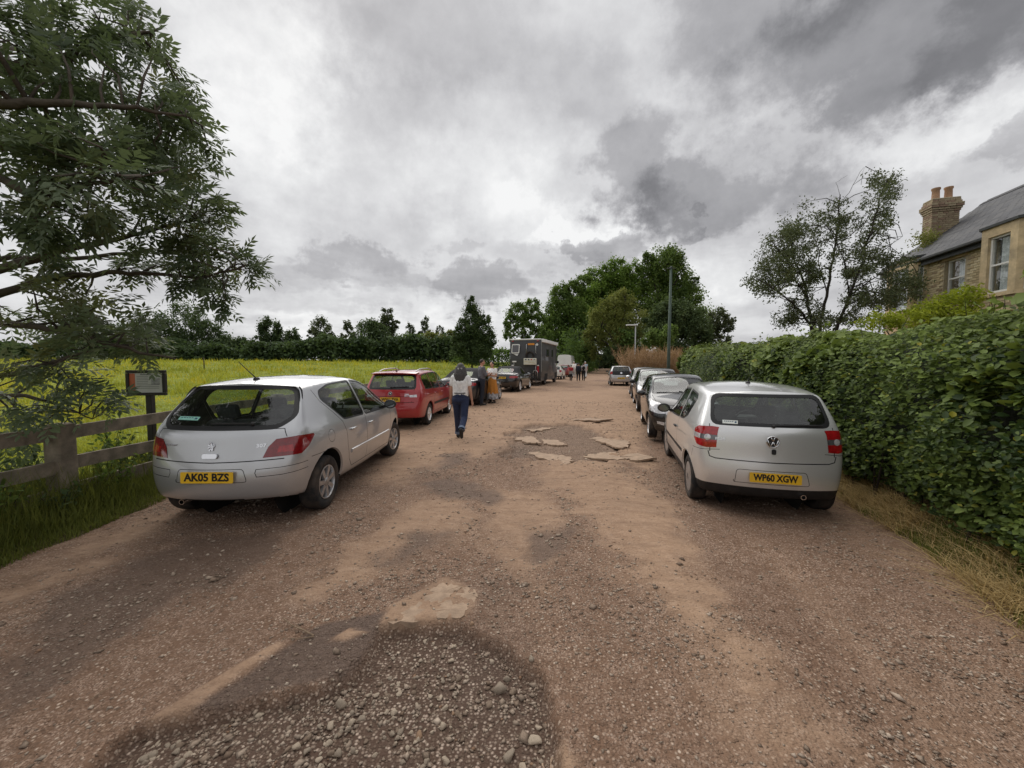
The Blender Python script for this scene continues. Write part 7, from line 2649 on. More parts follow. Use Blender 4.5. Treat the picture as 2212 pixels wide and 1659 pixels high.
TL = 'trees along the far side of the meadow'
tree('round_tree', 'wide rounded dark tree beyond the meadow behind the notice board', 88, [(335, 715, 44), (400, 700, 46), (448, 722, 34), (300, 742, 38), (375, 745, 40), (255, 740, 40), (465, 748, 26)], 'dark', 6500, .42, base=380, group=TL)
tree('poplar_tree', 'dark poplar clump with three rounded tops beyond the meadow', 90, [(574, 712, (17, 30)), (598, 722, (15, 27)), (636, 735, (18, 26)), (560, 742, 18), (612, 750, 28), (640, 758, 20), (580, 756, 22)], 'dark', 5200, .40, base=600, group=TL, tone=-.06)
tree('round_tree', 'airy round tree with sky showing through beyond the meadow', 95, [(692, 708, 25), (678, 722, 16), (708, 722, 17), (694, 694, 13)], 'grey', 1500, .34, sub=22, subr=.20, base=692, trunk_r=.3, group=TL, bark=BARK_D)
tree('slim_tree', 'slim ragged tree standing alone in the far tree line', 95, [(752, 706, (10, 18)), (744, 726, 9), (763, 726, 9), (752, 742, 9)], 'grey', 900, .32, sub=14, subr=.28, base=752, group=TL)
tree('willow_tree', 'broad dark green domed tree at the far edge of the meadow', 82, [(800, 733, 40), (785, 752, 32), (826, 750, 30), (772, 765, 22), (812, 715, 22)], 'dark', 6500, .38, sub=30, base=800, group=TL, tone=.03)
tree('tall_tree', 'tall tree rising behind the domed tree beyond the meadow', 96, [(836, 682, 17), (828, 700, 14), (850, 706, 13), (838, 720, 15), (857, 698, 8)], 'grey', 1900, .36, sub=20, subr=.26, base=838, group=TL, tone=-.1)
tree('bushy_tree', 'mid green bushy thicket in the far tree line', 80, [(878, 748, 26), (912, 752, 27), (945, 756, 24), (860, 760, 20), (975, 760, 22)], 'mid', 6000, .36, sub=30, base=905, group=TL, tone=-.12)
for px, py, ry, lab in ((886, 712, 14, 'small sparse tree tip above the green thicket'), (918, 702, 20, 'spindly two-topped tree above the green thicket'), (950, 722, 20, 'thin leaning tree beside the pointed dark tree')):
    tree('sparse_tree', lab, 94, [(px, py, (11, ry)), (px - 9, py + 18, 9), (px + 10, py + 16, 9)], 'grey', 620, .30, sub=14, subr=.24, base=px, trunk_r=.16, group=TL, tone=-.05)
tree('pointed_tree', 'dark pointed tree with bare top shoots at the roadside behind the convertibles', 50, [(1020, 690, (20, 34)), (1004, 712, 24), (1040, 712, 25), (995, 742, 22), (1030, 745, 30), (1055, 735, 20), (1018, 660, (10, 20)), (1048, 690, 14), (985, 725, 12), (990, 760, 18), (1018, 766, 24), (1052, 760, 18)], 'dark', 10500, .20, sub=26, subr=.26, base=1020, trunk_r=.14, tone=.0, ground=0.1)
top = bpy.data.objects['pointed_tree']
mb = MB()
for px, py in ((1006, 634), (1013, 640), (1028, 648), (1036, 652), (1000, 655), (1044, 660), (1020, 645)):
    p = at(px, py, 50); q = at(px + 3, 690, 50)
    branch(mb, Vector(q) - top.location, Vector(p) - top.location, .03, .008, 0, .05, 5, 4)
tag(mb.build('top_shoots', BARK_D, top, True), kind='stuff')
arr = []
for px, py in ((1006, 640), (1013, 645), (1028, 655), (1036, 660), (1000, 662), (1044, 668), (1020, 652)):
    k = 60; P = np.array([at(px + rng.normal(0, 2.0), py + rng.uniform(0, 30), 50 + rng.normal(0, .15)) for _ in range(k)]) - np.array(top.location)
    arr.append(leaf_arrays(P, np.full(k, .16), np.full(k, .09), (0, 0, .6), np.stack([rng.random(k) * .5, np.zeros(k), np.zeros(k)], 1)))
leaf_object('shoot_leaves', arr, LM['dark'], top)

# continuous hedgerow at the foot of the far tree line
def hedgerow(name, label, pts, h, w, n, key, leaf, tone=0.0, ground=None):
    """pts: list of (x, y) along the row"""
    root = thing(name, label, 'hedgerow', (pts[0][0], pts[0][1], 0))
    P = []
    seg = [math.dist(pts[i], pts[i + 1]) for i in range(len(pts) - 1)]; tot = sum(seg)
    arrs = []
    for i in range(len(pts) - 1):
        k = int(n * seg[i] / tot); q = rng.random(k)
        x = pts[i][0] + (pts[i + 1][0] - pts[i][0]) * q + rng.normal(0, w * .35, k); y = pts[i][1] + (pts[i + 1][1] - pts[i][1]) * q + rng.normal(0, w * .35, k)
        hh = h * (.15 + 1.7 * fbm(x * .11, y * .11, 4, 77))
        z = ground_z(x, y) + hh * (1 - rng.random(k) ** 1.6)
        C = np.stack([x, y, z], 1) - np.array(root.location)
        tn = np.clip(.35 + tone + .5 * (fbm(x * .5, y * .5, 3, 79) - .5) * 2 + rng.normal(0, .15, k), 0, 1)
        arrs.append(leaf_arrays(C, leaf * rng.uniform(.6, 1.3, k), leaf * .6 * rng.uniform(.7, 1.2, k), (0, -.3, .7), np.stack([tn, np.zeros(k), np.zeros(k)], 1)))
    leaf_object('foliage', arrs, LM[key], root)
    return root


hedgerow('hedgerow', 'low dark hedgerow running along the far edge of the meadow', [(-130, 78), (-70, 80), (-40, 80), (-18, 78), (-6, 74)], 4.0, 4.0, 34000, 'dark', .80)
hedgerow('hedgerow', 'low hedgerow behind the convertibles where the meadow meets the track', [(-9, 62), (-2, 58), (4, 60), (10, 64)], 3.0, 2.0, 8000, 'mid', .36, -.1)
hedgerow('hedgerow', 'dark leafy bank along the left side of the track beyond the van', [(9, 58), (12, 68), (16, 82), (20, 100)], 5.5, 2.4, 12000, 'mid', .42, -.15)
hedgerow('hedgerow', 'dark leafy bank along the right side of the track under the willow', [(17.5, 58), (20, 68), (26, 88), (31, 104)], 5.0, 2.4, 10000, 'mid', .42, -.2)
hedgerow('hedgerow', 'distant dark thicket closing the end of the track under the trees', [(14, 118), (24, 116), (36, 118)], 6.0, 3.0, 8000, 'dark', .7, -.15)

tree('bushy_tree', 'low rounded thicket between the poplar clump and the big round tree', 86, [(500, 750, 24), (525, 752, 22), (480, 745, 20), (545, 758, 16)], 'dark', 4200, .38, base=510, group=TL, tone=.02)
tree('bushy_tree', 'dark overgrown bush under the airy round tree beyond the meadow', 84, [(672, 752, 20), (700, 745, 24), (728, 752, 22), (745, 758, 18)], 'dark', 4200, .38, base=700, group=TL, tone=.05)
tree('bushy_tree', 'ragged olive bush beside the pointed dark tree', 78, [(930, 735, 18), (955, 740, 22), (972, 728, 14), (985, 748, 18)], 'olive', 3200, .32, base=955, group=TL, tone=-.25)
RT = 'tall trees where the track enters the wood'
tree('airy_tree', 'airy light green tree with open branches behind the motorhome', 76, [(1120, 672, 26), (1150, 668, 24), (1105, 695, 20), (1165, 690, 20), (1135, 712, 26), (1100, 722, 16), (1172, 725, 22)], 'mid', 3800, .34, sub=24, subr=.24, base=1140, trunk_r=.3, group=RT, tone=.12, ground=.3)
tree('roadside_tree', 'tall dense green tree left of the track behind the white van', 84, [(1215, 640, 30), (1240, 628, 22), (1205, 680, 32), (1235, 672, 34), (1195, 720, 30), (1230, 730, 36), (1262, 610, 18), (1260, 700, 26)], 'mid', 9000, .40, sub=26, subr=.28, base=1225, trunk_r=.4, group=RT, tone=-.02, ground=.2)
tree('wood_tree', 'broad rounded mass of trees at the back of the wood', 104, [(1235, 690, 46), (1290, 660, 52), (1350, 650, 60), (1410, 640, 60), (1465, 665, 56), (1510, 705, 44), (1200, 725, 36), (1330, 720, 60), (1430, 720, 60)], 'mid', 11000, .55, sub=26, subr=.30, base=1370, trunk_r=.5, group=RT, tone=-.10, ground=.2)
tree('wood_tree', 'tall bright green tree at the heart of the wood', 92, [(1300, 610, 38), (1330, 590, 34), (1290, 650, 38), (1345, 640, 42), (1270, 640, 24), (1365, 590, 26), (1310, 690, 40)], 'bright', 9000, .44, sub=26, subr=.28, base=1330, trunk_r=.5, group=RT, tone=-.10, ground=.2)
tree('wood_tree', 'tallest dark tree with a feathery top right of the lamp post', 90, [(1440, 575, 42), (1415, 610, 40), (1470, 605, 36), (1400, 570, 22), (1455, 560, 26), (1485, 640, 34), (1430, 660, 44), (1502, 605, 10)], 'mid', 9500, .40, sub=28, subr=.30, base=1440, trunk_r=.5, group=RT, tone=-.18, ground=.2)
tree('willow_tree', 'olive green willow-like tree overhanging the track beyond the dry weeds', 62, [(1330, 665, 36), (1350, 645, 26), (1300, 700, 36), (1362, 695, 40), (1285, 735, 30), (1335, 735, 44), (1380, 740, 34), (1292, 765, 20), (1275, 715, 18)], 'olive', 9500, .28, sub=28, subr=.26, base=1345, trunk_r=.35, group=RT, tone=.0, ground=.1, aspect=.4)
tree('dark_tree', 'dark blue-green spreading tree behind the telegraph pole', 56, [(1440, 675, 34), (1475, 690, 40), (1425, 715, 36), (1500, 715, 34), (1460, 735, 42), (1520, 740, 26), (1405, 690, 18), (1510, 680, 16)], 'dark', 9000, .27, sub=28, subr=.28, base=1465, trunk_r=.35, group=RT, tone=.05, ground=.1)
tree('shrub_tree', 'fresh green shrub in front of the dark tree by the lamp post', 46, [(1415, 722, 20), (1445, 718, 18), (1400, 735, 16), (1435, 738, 20)], 'mid', 2600, .20, sub=22, base=1425, trunk_r=.08, tone=.12, ground=.1, cat='shrub')
tree('airy_tree', 'thin grey-green tree at the right end of the wood', 58, [(1550, 690, 26), (1570, 705, 18), (1535, 720, 22), (1560, 735, 18), (1585, 690, 7)], 'grey', 2300, .24, sub=22, subr=.24, base=1550, trunk_r=.15, group=RT, tone=0, ground=.1)
tree('roadside_shrub', 'dark leafy thicket hanging over the track beyond the white van', 66, [(1255, 735, 22), (1270, 755, 18), (1240, 755, 22), (1262, 770, 12)], 'dark', 3500, .26, sub=22, base=1250, trunk_r=.1, tone=-.1, ground=.1, cat='shrub')
tree('roadside_shrub', 'dark thicket under the willow at the right side of the track', 60, [(1320, 765, 20), (1345, 768, 24), (1372, 765, 22), (1300, 780, 10)], 'dark', 3000, .24, sub=22, base=1345, trunk_r=.1, tone=-.1, ground=.1, cat='shrub')


# ---------------------------------------------------------------- dry weeds beyond the cars
def dry_weeds():
    root = thing('dry_weeds', 'tall dead reddish brown weeds standing beside the lamp post', 'weeds', (11.5, 31, 0))
    n = 2600
    x = rng.uniform(8.8, 15.5, n); y = rng.uniform(29, 35, n)
    keep = (x > 8.9 + .27 * (y - 29)) & (x < 13.6 + .35 * (y - 29)); x, y = x[keep], y[keep]; n = len(x)
    h = (1.6 + 1.3 * fbm(x * .6, y * .6, 3, 15)) * rng.uniform(.35, 1.15, n)
    Vs, Fs, Cs = [], [], []; b = 0
    lean = rng.normal(0, .30, (n, 2))
    col = np.stack([np.clip(rng.normal(.5, .25, n), 0, 1), np.zeros(n), np.zeros(n)], 1)
    base = np.stack([x, y, np.zeros(n) + .05], 1) - np.array([11.5, 31, 0]); tip = base + np.stack([lean[:, 0] * h, lean[:, 1] * h, h], 1)
    w = .014
    V = np.stack([base - [w, 0, 0], base + [w, 0, 0], tip + [w * .4, 0, 0], tip - [w * .4, 0, 0]], 1).reshape(-1, 3)
    arrs = [(V, np.arange(n * 4).reshape(n, 4), np.repeat(col, 4, 0))]
    for k in range(16):
        q = rng.uniform(.45, 1.0, n)[:, None]
        s0 = base + (tip - base) * q; d = rng.normal(0, .17, (n, 3)); d[:, 2] = np.abs(d[:, 2]) + .03
        e = s0 + d
        V = np.stack([s0 - [.009, 0, 0], s0 + [.009, 0, .0], e + [.012, 0, .012], e - [.012, 0, -.012]], 1).reshape(-1, 3)
        arrs.append((V, np.arange(n * 4).reshape(n, 4), np.repeat(col, 4, 0)))
    leaf_object('stalks', arrs, leaf_mat('dead_weed', (.17, .10, .055), (.46, .31, .19), .2, .8), root)
    k = 2500
    P = np.stack([rng.uniform(8.9, 14.5, k), rng.uniform(29, 34, k), rng.uniform(.1, 1.0, k)], 1); P = P[P[:, 0] > 8.9 + .27 * (P[:, 1] - 29)] - np.array([11.5, 31, 0]); k = len(P)
    leaf_object('undergrowth', [leaf_arrays(P, rng.uniform(.1, .22, k), rng.uniform(.05, .1, k), (0, -.2, .6), np.stack([rng.random(k) * .7, rng.random(k) * .2, np.zeros(k)], 1))], LM['olive'], root)


dry_weeds()


# ---------------------------------------------------------------- hedge along the right side
HEDGE_LINE = lambda y: 3.20 + .296 * y            # face of the hedge, x at y


def hedge():
    root = thing('hedge', 'long thick green hedge of broad leaves between the track and the house', 'hedge', (HEDGE_LINE(3), 3, 0))
    off = np.array(root.location)
    def face_x(y, z):
        bulge = .55 * (fbm(y * .9, z * 1.1, 4, 33) - .5) + .14 * (fbm(y * 3.1, z * 3.1, 3, 35) - .5)
        return HEDGE_LINE(y) + bulge - .16 * np.sin(np.clip(z / 2.2, 0, 1) * math.pi) + .10 * sstep(.3, 0, z) + .35 * sstep(1.6, 2.3, z)**2
    def top_z(x, y):
        return 2.02 + .016 * np.clip(y, 0, 20) + .42 * (fbm(x * 1.1, y * 1.1, 4, 37) - .5) + .12 * (fbm(x * 4, y * 4, 3, 39) - .5)
    arrs = []
    # front face, top, far end
    n1 = 62000
    u = rng.random(n1); y = 1.2 * (22.0 / 1.2) ** u - .1; z = rng.random(n1) ** .95 * 2.25
    dep = np.abs(rng.normal(0, .16, n1))
    x = face_x(y, z) + dep
    ok = z < top_z(x + .15, y); x, y, z = x[ok], y[ok], z[ok]
    hole_ = fbm(y * 2.2, z * 2.2, 3, 43)
    ok = (rng.random(len(x)) < np.clip(1.25 - 1.6 * sstep(.52, .74, hole_), .12, 1)) & ((z > .12) | (rng.random(len(x)) < .3)); x, y, z = x[ok], y[ok], z[ok]
    n2 = 26000
    y2 = 1.2 * (22.5 / 1.2) ** rng.random(n2); x2 = HEDGE_LINE(y2) + .2 + rng.random(n2) ** 1.1 * 1.7
    z2 = top_z(x2, y2) - np.abs(rng.normal(0, .10, n2)) + .10 * (rng.random(n2) < .10) * rng.random(n2)
    X = np.concatenate([x, x2]); Y = np.concatenate([y, y2]); Z = np.concatenate([z, z2]); n = len(X)
    patch = fbm(Y * .8, Z * 1.2 + X * .5, 4, 45)                 # ivy, bindweed and shrub leaves in patches
    big_ = sstep(.50, .62, patch)
    Ln = (.048 + .050 * big_) * np.clip(rng.lognormal(0, .36, n), .45, 2.1) * (1 + .018 * np.clip(Y - 3, 0, 20)); Wd = Ln * (.62 + .22 * big_)
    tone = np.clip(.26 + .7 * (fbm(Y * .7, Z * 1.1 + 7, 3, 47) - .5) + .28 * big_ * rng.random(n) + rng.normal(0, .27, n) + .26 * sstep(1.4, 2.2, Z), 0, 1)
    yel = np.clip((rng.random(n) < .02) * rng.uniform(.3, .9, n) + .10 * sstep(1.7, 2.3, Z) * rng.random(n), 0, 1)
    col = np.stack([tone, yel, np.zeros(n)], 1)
    nb = np.stack([np.full(n, -.55), np.full(n, -.30), np.full(n, 1.0)], 1)
    C = np.stack([X, Y, Z], 1)
    # the largest leaves one can tell apart are leaves of their own
    dist = np.hypot(np.hypot(X, Y), Z - CAM_H)
    score = Ln / dist * ((dep.max() >= 0)) * (np.abs(X) < 1.33 * Y) * (Y > 0)
    front = np.zeros(n, bool); front[np.argsort(-score)[:290]] = True
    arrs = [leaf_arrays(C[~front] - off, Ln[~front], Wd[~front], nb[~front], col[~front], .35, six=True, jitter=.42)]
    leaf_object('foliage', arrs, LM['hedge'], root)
    protos = []
    for k in range(5):
        V_, F_, c_ = leaf_arrays(np.zeros((1, 3)), np.array([1.0]), np.array([.62 + .05 * k]), (0, 0, 1), np.array([[.35 + .11 * k, .02 + .06 * (k == 4), 0]]), 0, six=True, jitter=.001, fold=.10)
        me_ = np_mesh('leaf', V_, F_, c_); me_.materials.append(LM['hedge']); protos.append(me_)
    for i in np.where(front)[0]:
        o = bpy.data.objects.new('leaf', protos[int(rng.integers(5))]); COL.objects.link(o); o.parent = root
        o.location = C[i] - off - np.array([.02, .01, 0]); s = Ln[i]; o.scale = (s, s, s)
        o.rotation_euler = (rng.normal(.35, .3), rng.normal(-.55, .3), rng.uniform(0, 6.28))
    # dark solid filler added inside the hedge to block light through it
    core = MB(); ny = 40
    yv = [(-2 + 24.3 * k / ny) for k in range(ny + 1)]
    V_, F_ = [], []
    for yy in yv:
        xx = HEDGE_LINE(yy) + .36
        for (dx, zz) in ((.12, 0), (.05, .5), (.02, 1.2), (.14, 1.75), (.7, 1.92 + .016 * yy), (1.55, 1.90), (1.75, 1.2), (1.75, 0)):
            V_.append((xx + dx + rng.normal(0, .04), yy, zz + rng.normal(0, .04) * (zz > 0)))
    m = 8
    for k in range(ny):
        for q in range(m - 1): F_.append((k * m + q, k * m + q + 1, (k + 1) * m + q + 1, (k + 1) * m + q))
    F_.append(tuple(range(m))); F_.append(tuple(ny * m + q for q in range(m - 1, -1, -1)))
    core.add([(v[0] - off[0], v[1] - off[1], v[2]) for v in V_], F_).build('light_block_core', mat('hedge_core', (.018, .024, .012), .95, var=.6, vscale=20, bump=1.0, bscale=25), root)
    # stems seen at the foot and thin shoots above the top
    st = MB()
    for k in range(70):
        yy = rng.uniform(1.8, 12); x0 = HEDGE_LINE(yy) + rng.uniform(.05, .35)
        st.tube([(x0 - off[0], yy - off[1], -.05), (x0 - off[0] + rng.normal(0, .06), yy - off[1] + rng.normal(0, .06), .45), (x0 - off[0] + rng.normal(0, .12), yy - off[1] + rng.normal(0, .12), .9)], [.014, .011, .006], 5)
    tag(st.build('stems', BARK_D, root, True), kind='stuff')
    sh_ = MB(); arr = []
    for k in range(90):
        yy = 2.5 * (20 / 2.5) ** rng.random(); x0 = HEDGE_LINE(yy) + rng.uniform(.3, 1.4); z0 = float(top_z(np.array([x0]), np.array([yy]))[0]) - .1; hh = rng.uniform(.12, .6) * rng.uniform(.5, 1)
        tip = (x0 - off[0] + rng.normal(0, .08), yy - off[1] + rng.normal(0, .08), z0 + hh)
        sh_.tube([(x0 - off[0], yy - off[1], z0), tip], [.005, .002], 4)
        kk = 8; q = rng.uniform(.2, 1, kk)[:, None]
        P = np.array([[x0 - off[0], yy - off[1], z0]]) * (1 - q) + np.array([tip]) * q + rng.normal(0, .03, (kk, 3))
        arr.append(leaf_arrays(P, rng.uniform(.05, .09, kk), rng.uniform(.03, .06, kk), (0, 0, .8), np.stack([rng.uniform(.3, .9, kk), rng.uniform(0, .2, kk), np.zeros(kk)], 1), six=True))
    tag(sh_.build('top_shoots', BARK_D, root), kind='stuff'); leaf_object('shoot_leaves', arr, LM['hedge'], root)


hedge()

# loose mass of leaves at the hedge's far end and a second clipped shrub there
tree('hedge_end_shrub', 'rounded dark green shrub at the far end of the hedge', 22.5, [(1498, 772, 22), (1520, 765, 24), (1478, 785, 16), (1500, 790, 22)], 'hedge', 4200, .10, sub=26, subr=.3, base=1500, trunk_r=.05, ground=.05, cat='shrub', tone=-.05)


# ---------------------------------------------------------------- tree in front of the house
def grown_tree(name, label, cat, base, stems, tips, leaf_fn, bark, r0):
    """stems: polylines (world points) from the ground; tips: world points joined to the nearest stem node by twigs"""
    root = thing(name, label, cat, base)
    off = Vector(base); mb = MB(); nodes = []
    for pts, ra, rb in stems:
        P = [Vector(p) for p in pts]; fine = []
        for a, b in zip(P[:-1], P[1:]):
            for k in range(4): fine.append(a.lerp(b, k / 4) + Vector((rng.normal(), rng.normal(), rng.normal())) * .02 * (b - a).length)
        fine.append(P[-1])
        rs = list(np.linspace(ra, rb, len(fine)))
        mb.tube([p - off for p in fine], [q_ * (.7 if name == 'garden_tree' else 1) for q_ in rs], 7)
        nodes += [(p, r_) for p, r_ in zip(fine, rs)]
    N = np.array([p[:] for p, _ in nodes])
    ends = []
    for tip in tips:
        tip = Vector(tip)
        d = np.linalg.norm(N - np.array(tip), axis=1) + .6 * np.clip(N[:, 2] - tip.z, 0, 9)
        cand = np.argsort(d)[:4]; i = int(cand[rng.integers(len(cand))])
        a, ra = nodes[i]
        Ln = (tip - a).length
        pts = [a, a.lerp(tip, .4) + Vector((rng.normal(), rng.normal(), rng.normal())) * .06 * Ln + Vector((0, 0, .05 * Ln)), a.lerp(tip, .75) + Vector((rng.normal(), rng.normal(), rng.normal())) * .05 * Ln + Vector((0, 0, .04 * Ln)), tip]
        mb.tube([p - off for p in pts], [min(ra * .6, .012 + .009 * Ln), .008 + .003 * Ln, .006, .003], 5)
        ends.append(pts)
    mb.build('trunk', bark, root, True)
    leaf_fn(root, ends, off)
    return root


def house_tree():
    Y0 = 13.0
    A = lambda px, py, dy=0: at(px, py, Y0 + dy)
    base = at(1780, 784, Y0); base = (base[0], base[1], 0.1)
    B = Vector(base)
    stems = [([B, A(1760, 712), A(1745, 660), A(1735, 600), A(1715, 560, .3), A(1700, 500, .4)], .09, .02),
             ([B, A(1770, 710, .1), A(1785, 640, .2), A(1800, 560, .2), A(1810, 490, .1), A(1815, 420, 0)], .09, .02),
             ([B, A(1805, 715, -.2), A(1835, 640, -.4), A(1860, 570, -.4), A(1880, 500, -.3), A(1900, 430, -.2), A(1915, 390, -.1)], .08, .015),
             ([B, A(1755, 712, -.2), A(1735, 680, -.5), A(1700, 645, -.8), A(1660, 615, -1.0), A(1630, 598, -1.0)], .06, .012),
             ([B, A(1800, 715, .3), A(1830, 680, .5), A(1880, 650, .6), A(1930, 630, .5), A(1990, 618, .3)], .05, .012),
             ([A(1745, 650), A(1715, 590, -.6), A(1690, 550, -.9), A(1665, 520, -1.0)], .035, .01),
             ([A(1835, 640, -.4), A(1820, 560, -.9), A(1800, 500, -1.1)], .03, .01), ([A(1785, 640, .2), A(1770, 560, .9), A(1760, 500, 1.2)], .03, .01),
             ([A(1860, 580), A(1910, 540, -.2), A(1950, 510, -.3)], .025, .008),
             ([A(1815, 440), A(1838, 410), A(1857, 372), A(1866, 362)], .012, .004), ([A(1815, 430), A(1806, 395), A(1832, 378)], .008, .003), ([A(1857, 400), A(1869, 360)], .008, .003)]
    blobs = [(1690, 520, 46, 40), (1740, 480, 50, 45), (1800, 470, 55, 45), (1850, 500, 50, 60), (1905, 430, 32, 55), (1920, 400, 22, 28), (1660, 600, 48, 36), (1640, 615, 32, 20), (1720, 570, 55, 40), (1790, 560, 60, 50), (1860, 590, 50, 50), (1910, 560, 40, 40), (1960, 600, 36, 45), (1985, 620, 20, 22), (1730, 650, 40, 40), (1850, 660, 50, 40), (1670, 560, 40, 36), (1900, 640, 40, 30), (1760, 690, 40, 20), (1935, 640, 24, 20), (1690, 690, 20, 20)]
    tips = []
    for (px, py, rx, rz) in blobs:
        for k in range(int(9 + rx * rz / 210)):
            a = rng.uniform(0, 6.28); q = math.sqrt(rng.random())
            tips.append(A(px + rx * q * math.cos(a), py + rz * q * math.sin(a), rng.normal(0, .75)))

    def leaves(root, ends, off):
        arrs = []
        for pts in ends:
            k = int(rng.integers(60, 105))
            q = rng.uniform(.45, 1.05, k)[:, None]
            P = np.array(pts[1])[None] * (1 - q) + np.array(pts[3])[None] * q + rng.normal(0, .10, (k, 3)) - np.array(off)
            P[:, 2] -= .05
            tn = np.clip(rng.normal(.38, .2, k), 0, 1)
            arrs.append(leaf_arrays(P, rng.uniform(.06, .12, k), rng.uniform(.028, .048, k), (0, 0, .5), np.stack([tn, np.clip(rng.normal(.03, .06, k), 0, 1), np.zeros(k)], 1), .9))
        leaf_object('crown', arrs, LM['grey'], root)
    grown_tree('garden_tree', 'many-stemmed small tree with bare top twigs in front of the house', 'tree', base, stems, tips, leaves, BARK_D, .09)


house_tree()


def garden_shrub():
    blobs = [(2060, 660, 34, 26), (2085, 640, 22, 18), (2020, 685, 40, 22), (1960, 690, 45, 20), (1900, 695, 40, 14), (2080, 685, 30, 20), (2000, 670, 26, 18)]
    Y = 9.6
    base = at(2010, 784, Y); root = thing('golden_shrub', 'golden yellow leafed shrub growing between the hedge and the bay window', 'shrub', (base[0], base[1], 0.1))
    off = np.array(root.location); arrs = []; mb = MB()
    for (px, py, rx, rz) in blobs:
        c = at(px, py, Y + rng.normal(0, .2)); s = Y / 832
        for k in range(26):
            e = ellip_points(1, c, np.array([rx * s, .35, rz * s]), .2)[0]
            kk = 26; P = e + rng.normal(0, .07, (kk, 3)) - off
            tn = np.clip(rng.normal(.5, .25) + rng.normal(0, .15, kk), 0, 1)
            arrs.append(leaf_arrays(P, rng.uniform(.06, .11, kk), rng.uniform(.03, .05, kk), (-.3, -.3, .8), np.stack([tn, rng.uniform(0, .08, kk), np.zeros(kk)], 1), .4))
            if k % 6 == 0: branch(mb, (0, 0, 0), Vector(e) - Vector(off), .02, .004, .05, .1, 5, 4)
    leaf_object('foliage', arrs, LM['yellow'], root); tag(mb.build('stems', BARK_D, root, True), kind='stuff')


garden_shrub()


# climber on the chimney
cl = thing('chimney_climber', 'leafy climber clinging to the chimney foot', 'plant', at(2000, 520, 14.4))
kk = 900
P = np.array([at(2005 + rng.normal(0, 16), 518 + rng.normal(0, 12), 14.35 + rng.normal(0, .12)) for _ in range(kk)]) - np.array(cl.location)
leaf_object('foliage', [leaf_arrays(P, rng.uniform(.05, .10, kk), rng.uniform(.03, .06, kk), (-.5, -.5, .5), np.stack([rng.uniform(.1, .8, kk), rng.uniform(0, .2, kk), np.zeros(kk)], 1))], LM['olive'], cl)
mb = MB(); mb.tube([(0, 0, -.4), (.1, 0, 0), (-.1, .05, .35)], [.02, .015, .006], 5); mb.build('stem', BARK_D, cl)

# ================================================================ ASH TREE OVER THE FENCE
def compound(base, t, nr, Lr, col, pairs=4):
    """pinnate leaves: arrays of quads, one per leaflet"""
    n = len(base)
    t = t / np.linalg.norm(t, axis=1, keepdims=True); nr = nr - t * np.sum(nr * t, 1, keepdims=True); nr /= np.linalg.norm(nr, axis=1, keepdims=True) + 1e-9
    b = np.cross(nr, t)
    Vs, Fs, Cs = [], [], []; k0 = 0
    def leaflet(c0, d, L, W, nn):
        nonlocal k0
        s = np.cross(nn, d)
        V = np.stack([c0, c0 + d * L * .45 + s * W * .5 + nn * W * .15, c0 + d * L, c0 + d * L * .45 - s * W * .5 + nn * W * .15], 1)
        Vs.append(V.reshape(-1, 3)); Fs.append(np.arange(n * 4).reshape(n, 4) + k0); Cs.append(np.repeat(col, 4, 0)); k0 += n * 4
    for q in np.linspace(.30, .90, pairs):
        p = base + t * (Lr * q)[:, None] - np.array([0, 0, 1]) * (Lr * .16 * q * q)[:, None]
        for s in (-1, 1):
            d = t * .55 + b * s * .85 - np.array([[0, 0, .22]]) + rng.normal(0, .12, (n, 3)); d /= np.linalg.norm(d, axis=1, keepdims=True)
            nn = nr + rng.normal(0, .2, (n, 3)); nn -= d * np.sum(nn * d, 1, keepdims=True); nn /= np.linalg.norm(nn, axis=1, keepdims=True)
            L = (Lr * .40 * rng.uniform(.8, 1.15, n))[:, None]; leaflet(p, d, L, L * .34, nn)
    p = base + t * (Lr * .92)[:, None] - np.array([0, 0, 1]) * (Lr * .15)[:, None]
    d = t - np.array([[0, 0, .3]]); d /= np.linalg.norm(d, axis=1, keepdims=True)
    nn = nr - d * np.sum(nr * d, 1, keepdims=True); nn /= np.linalg.norm(nn, axis=1, keepdims=True)
    L = (Lr * .42)[:, None]; leaflet(p, d, L, L * .34, nn)
    # rachis as a thin strip
    w = b * .0022; e = base + t * (Lr * .93)[:, None] - np.array([0, 0, 1]) * (Lr * .15)[:, None]
    Vs.append(np.stack([base - w, base + w, e + w * .4, e - w * .4], 1).reshape(-1, 3)); Fs.append(np.arange(n * 4).reshape(n, 4) + k0); Cs.append(np.repeat(col, 4, 0))
    return np.concatenate(Vs), np.concatenate(Fs), np.concatenate(Cs)


